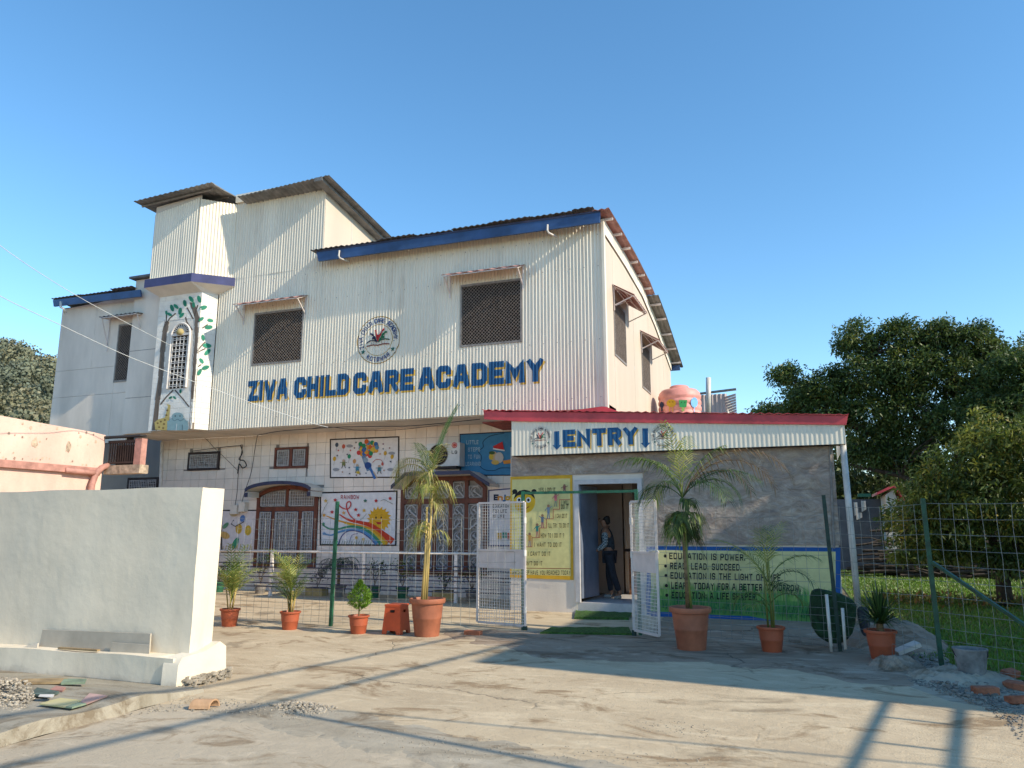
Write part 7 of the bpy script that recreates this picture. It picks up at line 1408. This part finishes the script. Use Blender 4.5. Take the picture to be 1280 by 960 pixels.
dv = r.normal(0, 1, (N, 3)); dv /= np.linalg.norm(dv, axis=1)[:, None]; p = cen[ci]+dv*(sz[ci]*r.uniform(.55, 1, N))[:, None]*np.array([1, 1, .85])+np.array([0, 0, 1])*(sz[ci]*.9)[:, None]; a = r.normal(0, 1, (N, 3)); a /= np.linalg.norm(a, axis=1)[:, None]; b = np.cross(a, dv); b /= np.linalg.norm(b, axis=1)[:, None]+1e-9
s_ = (sz[ci]*.115)[:, None]; v = np.stack([p-a*s_, p+b*s_*.8, p+a*s_, p-b*s_*.8], 1).reshape(-1, 3); me = bpy.data.meshes.new('hill_trees'); me.vertices.add(4*N); me.vertices.foreach_set('co', v.ravel()); me.loops.add(4*N); me.loops.foreach_set('vertex_index', np.arange(4*N)); me.polygons.add(N); me.polygons.foreach_set('loop_start', np.arange(N)*4); me.polygons.foreach_set('loop_total', np.full(N, 4))
hc = np.array([(.17, .19, .13), (.20, .21, .14), (.24, .23, .14), (.14, .16, .12), (.27, .25, .16)]); pick = hc[r.integers(0, 5, nT)][ci]*r.uniform(.75, 1.25, N)[:, None]; at = me.color_attributes.new('Col', 'FLOAT_COLOR', 'POINT'); at.data.foreach_set('color', np.concatenate([np.repeat(pick, 4, 0), np.ones((4*N, 1))], 1).ravel()); me.update(); me.materials.append(K['hillleaf'])  # leaf colours lightened and greyed: distance haze is painted in
ob = bpy.data.objects.new('hill_trees', me); C.objects.link(ob); ob['kind'] = 'stuff'
# ================================================================== STREET beyond the right edge: house, poles and cables that throw the shadows
hs = thing('street_house', 'plain two storey house beyond the right edge of the lawn', 'house', (12.5, 9.5, 0)); SH_X = 8.6; yn = 9.2-(SH_X+2.14)*.19
MB().box(SH_X+.02, 17, 13.62, 19.5, -.02, 4.2).obj('wing_wall', 'plaster', hs); MB().box(SH_X-.13, 17.1, 13.76, 19.65, 4.2, 4.35).obj('roof_slab', 'soffit', hs); MB().box(SH_X, 17, yn, 13.6, -.02, 7.6).obj('wall', 'plaster', hs); MB().box(SH_X-.15, 17.15, yn-.0, 13.75, 7.6, 7.8).obj('roof_slab', 'soffit', hs)
for z, y in ((1.0, 8.6), (1.0, 11.2), (1.0, 14.8), (1.0, 17.2), (4.4, 8.6), (4.4, 11.2)):
    w_ = MB().box(SH_X-.04, SH_X+.02, y, y+1.2, z, z+1.3).obj('window', 'woodred', hs); MB().box(SH_X-.05, SH_X-.041, y+.08, y+1.12, z+.08, z+1.22).obj('pane', 'dark', w_)
up_ = lambda x, y, h: Vector((x, y, 0))+SD*(h/SD.z)
def shadow_cable(p0, p1, h, r, label, e0=0, e1=0, sg=1):
    a, b = up_(*p0, h), up_(*p1, h); d = (b-a).normalized(); a -= d*e0; b += d*e1; n = 12; pts = [a.lerp(b, i/n)-Vector((0, 0, .12*4*(i/n)*(1-i/n)-.06))*sg for i in range(n+1)]
    return tag(MB().tube(pts, r, 8).obj('power_cable', 'cable', None, smooth=True), label, 'cable')
CH_ = 5.6
shadow_cable((-6.4, 4.86), (-4.99, 10.65), CH_, .030, 'thick bundled power cable beyond the right edge, lower of the pair', 6, 1.2); shadow_cable((-5.32, 4.08), (-4.11, 9.78), CH_, .034, 'thick bundled power cable beyond the right edge, upper of the pair', 6, 2.1)
shadow_cable((.22, 6.1), (.72, 8.8), 3.4, .032, 'heavy pipe rail on the street frame beyond the right edge', 3, .3, sg=0); shadow_cable((.86, 6.29), (1.30, 8.62), 3.4, .036, 'second heavy pipe rail on the street frame, farther from the school', 3, .3, sg=0)
shadow_cable((.50, 7.72), (1.12, 7.60), 3.3, .022, 'thin cross bar of the street frame nearer the school', sg=0); shadow_cable((.36, 6.81), (.98, 6.73), 3.3, .022, 'thin cross bar of the street frame nearer the road', sg=0)
shadow_cable((-3.93, 6.24), (.93, 6.32), 4.2, .016, 'thin service cable beyond the right edge', 0, 1); shadow_cable((-4.28, 6.01), (-.8, 5.2), 4.6, .030, 'service cable hanging below the bundled power cables', 0, 1)
for k, (x, y) in enumerate(((SD.x/SD.z*CH_-4.3, 12.3-SD.y*0-.9), (SD.x/SD.z*CH_-7.0, -4.0))): 
    t = thing('power_pole', ('tapered concrete power pole beyond the right edge near the house', 'tapered concrete power pole behind the viewer')[k], 'pole', (x, y, 0)); MB().tube([(x, y, -.1), (x, y, CH_+.6)], [.13, .09], 10).obj('pole', 'conc', t, smooth=True); MB().box(x-.9, x+.6, y-.05, y+.05, CH_-.05, CH_+.05).obj('cross_arm', 'metalgrey', t)
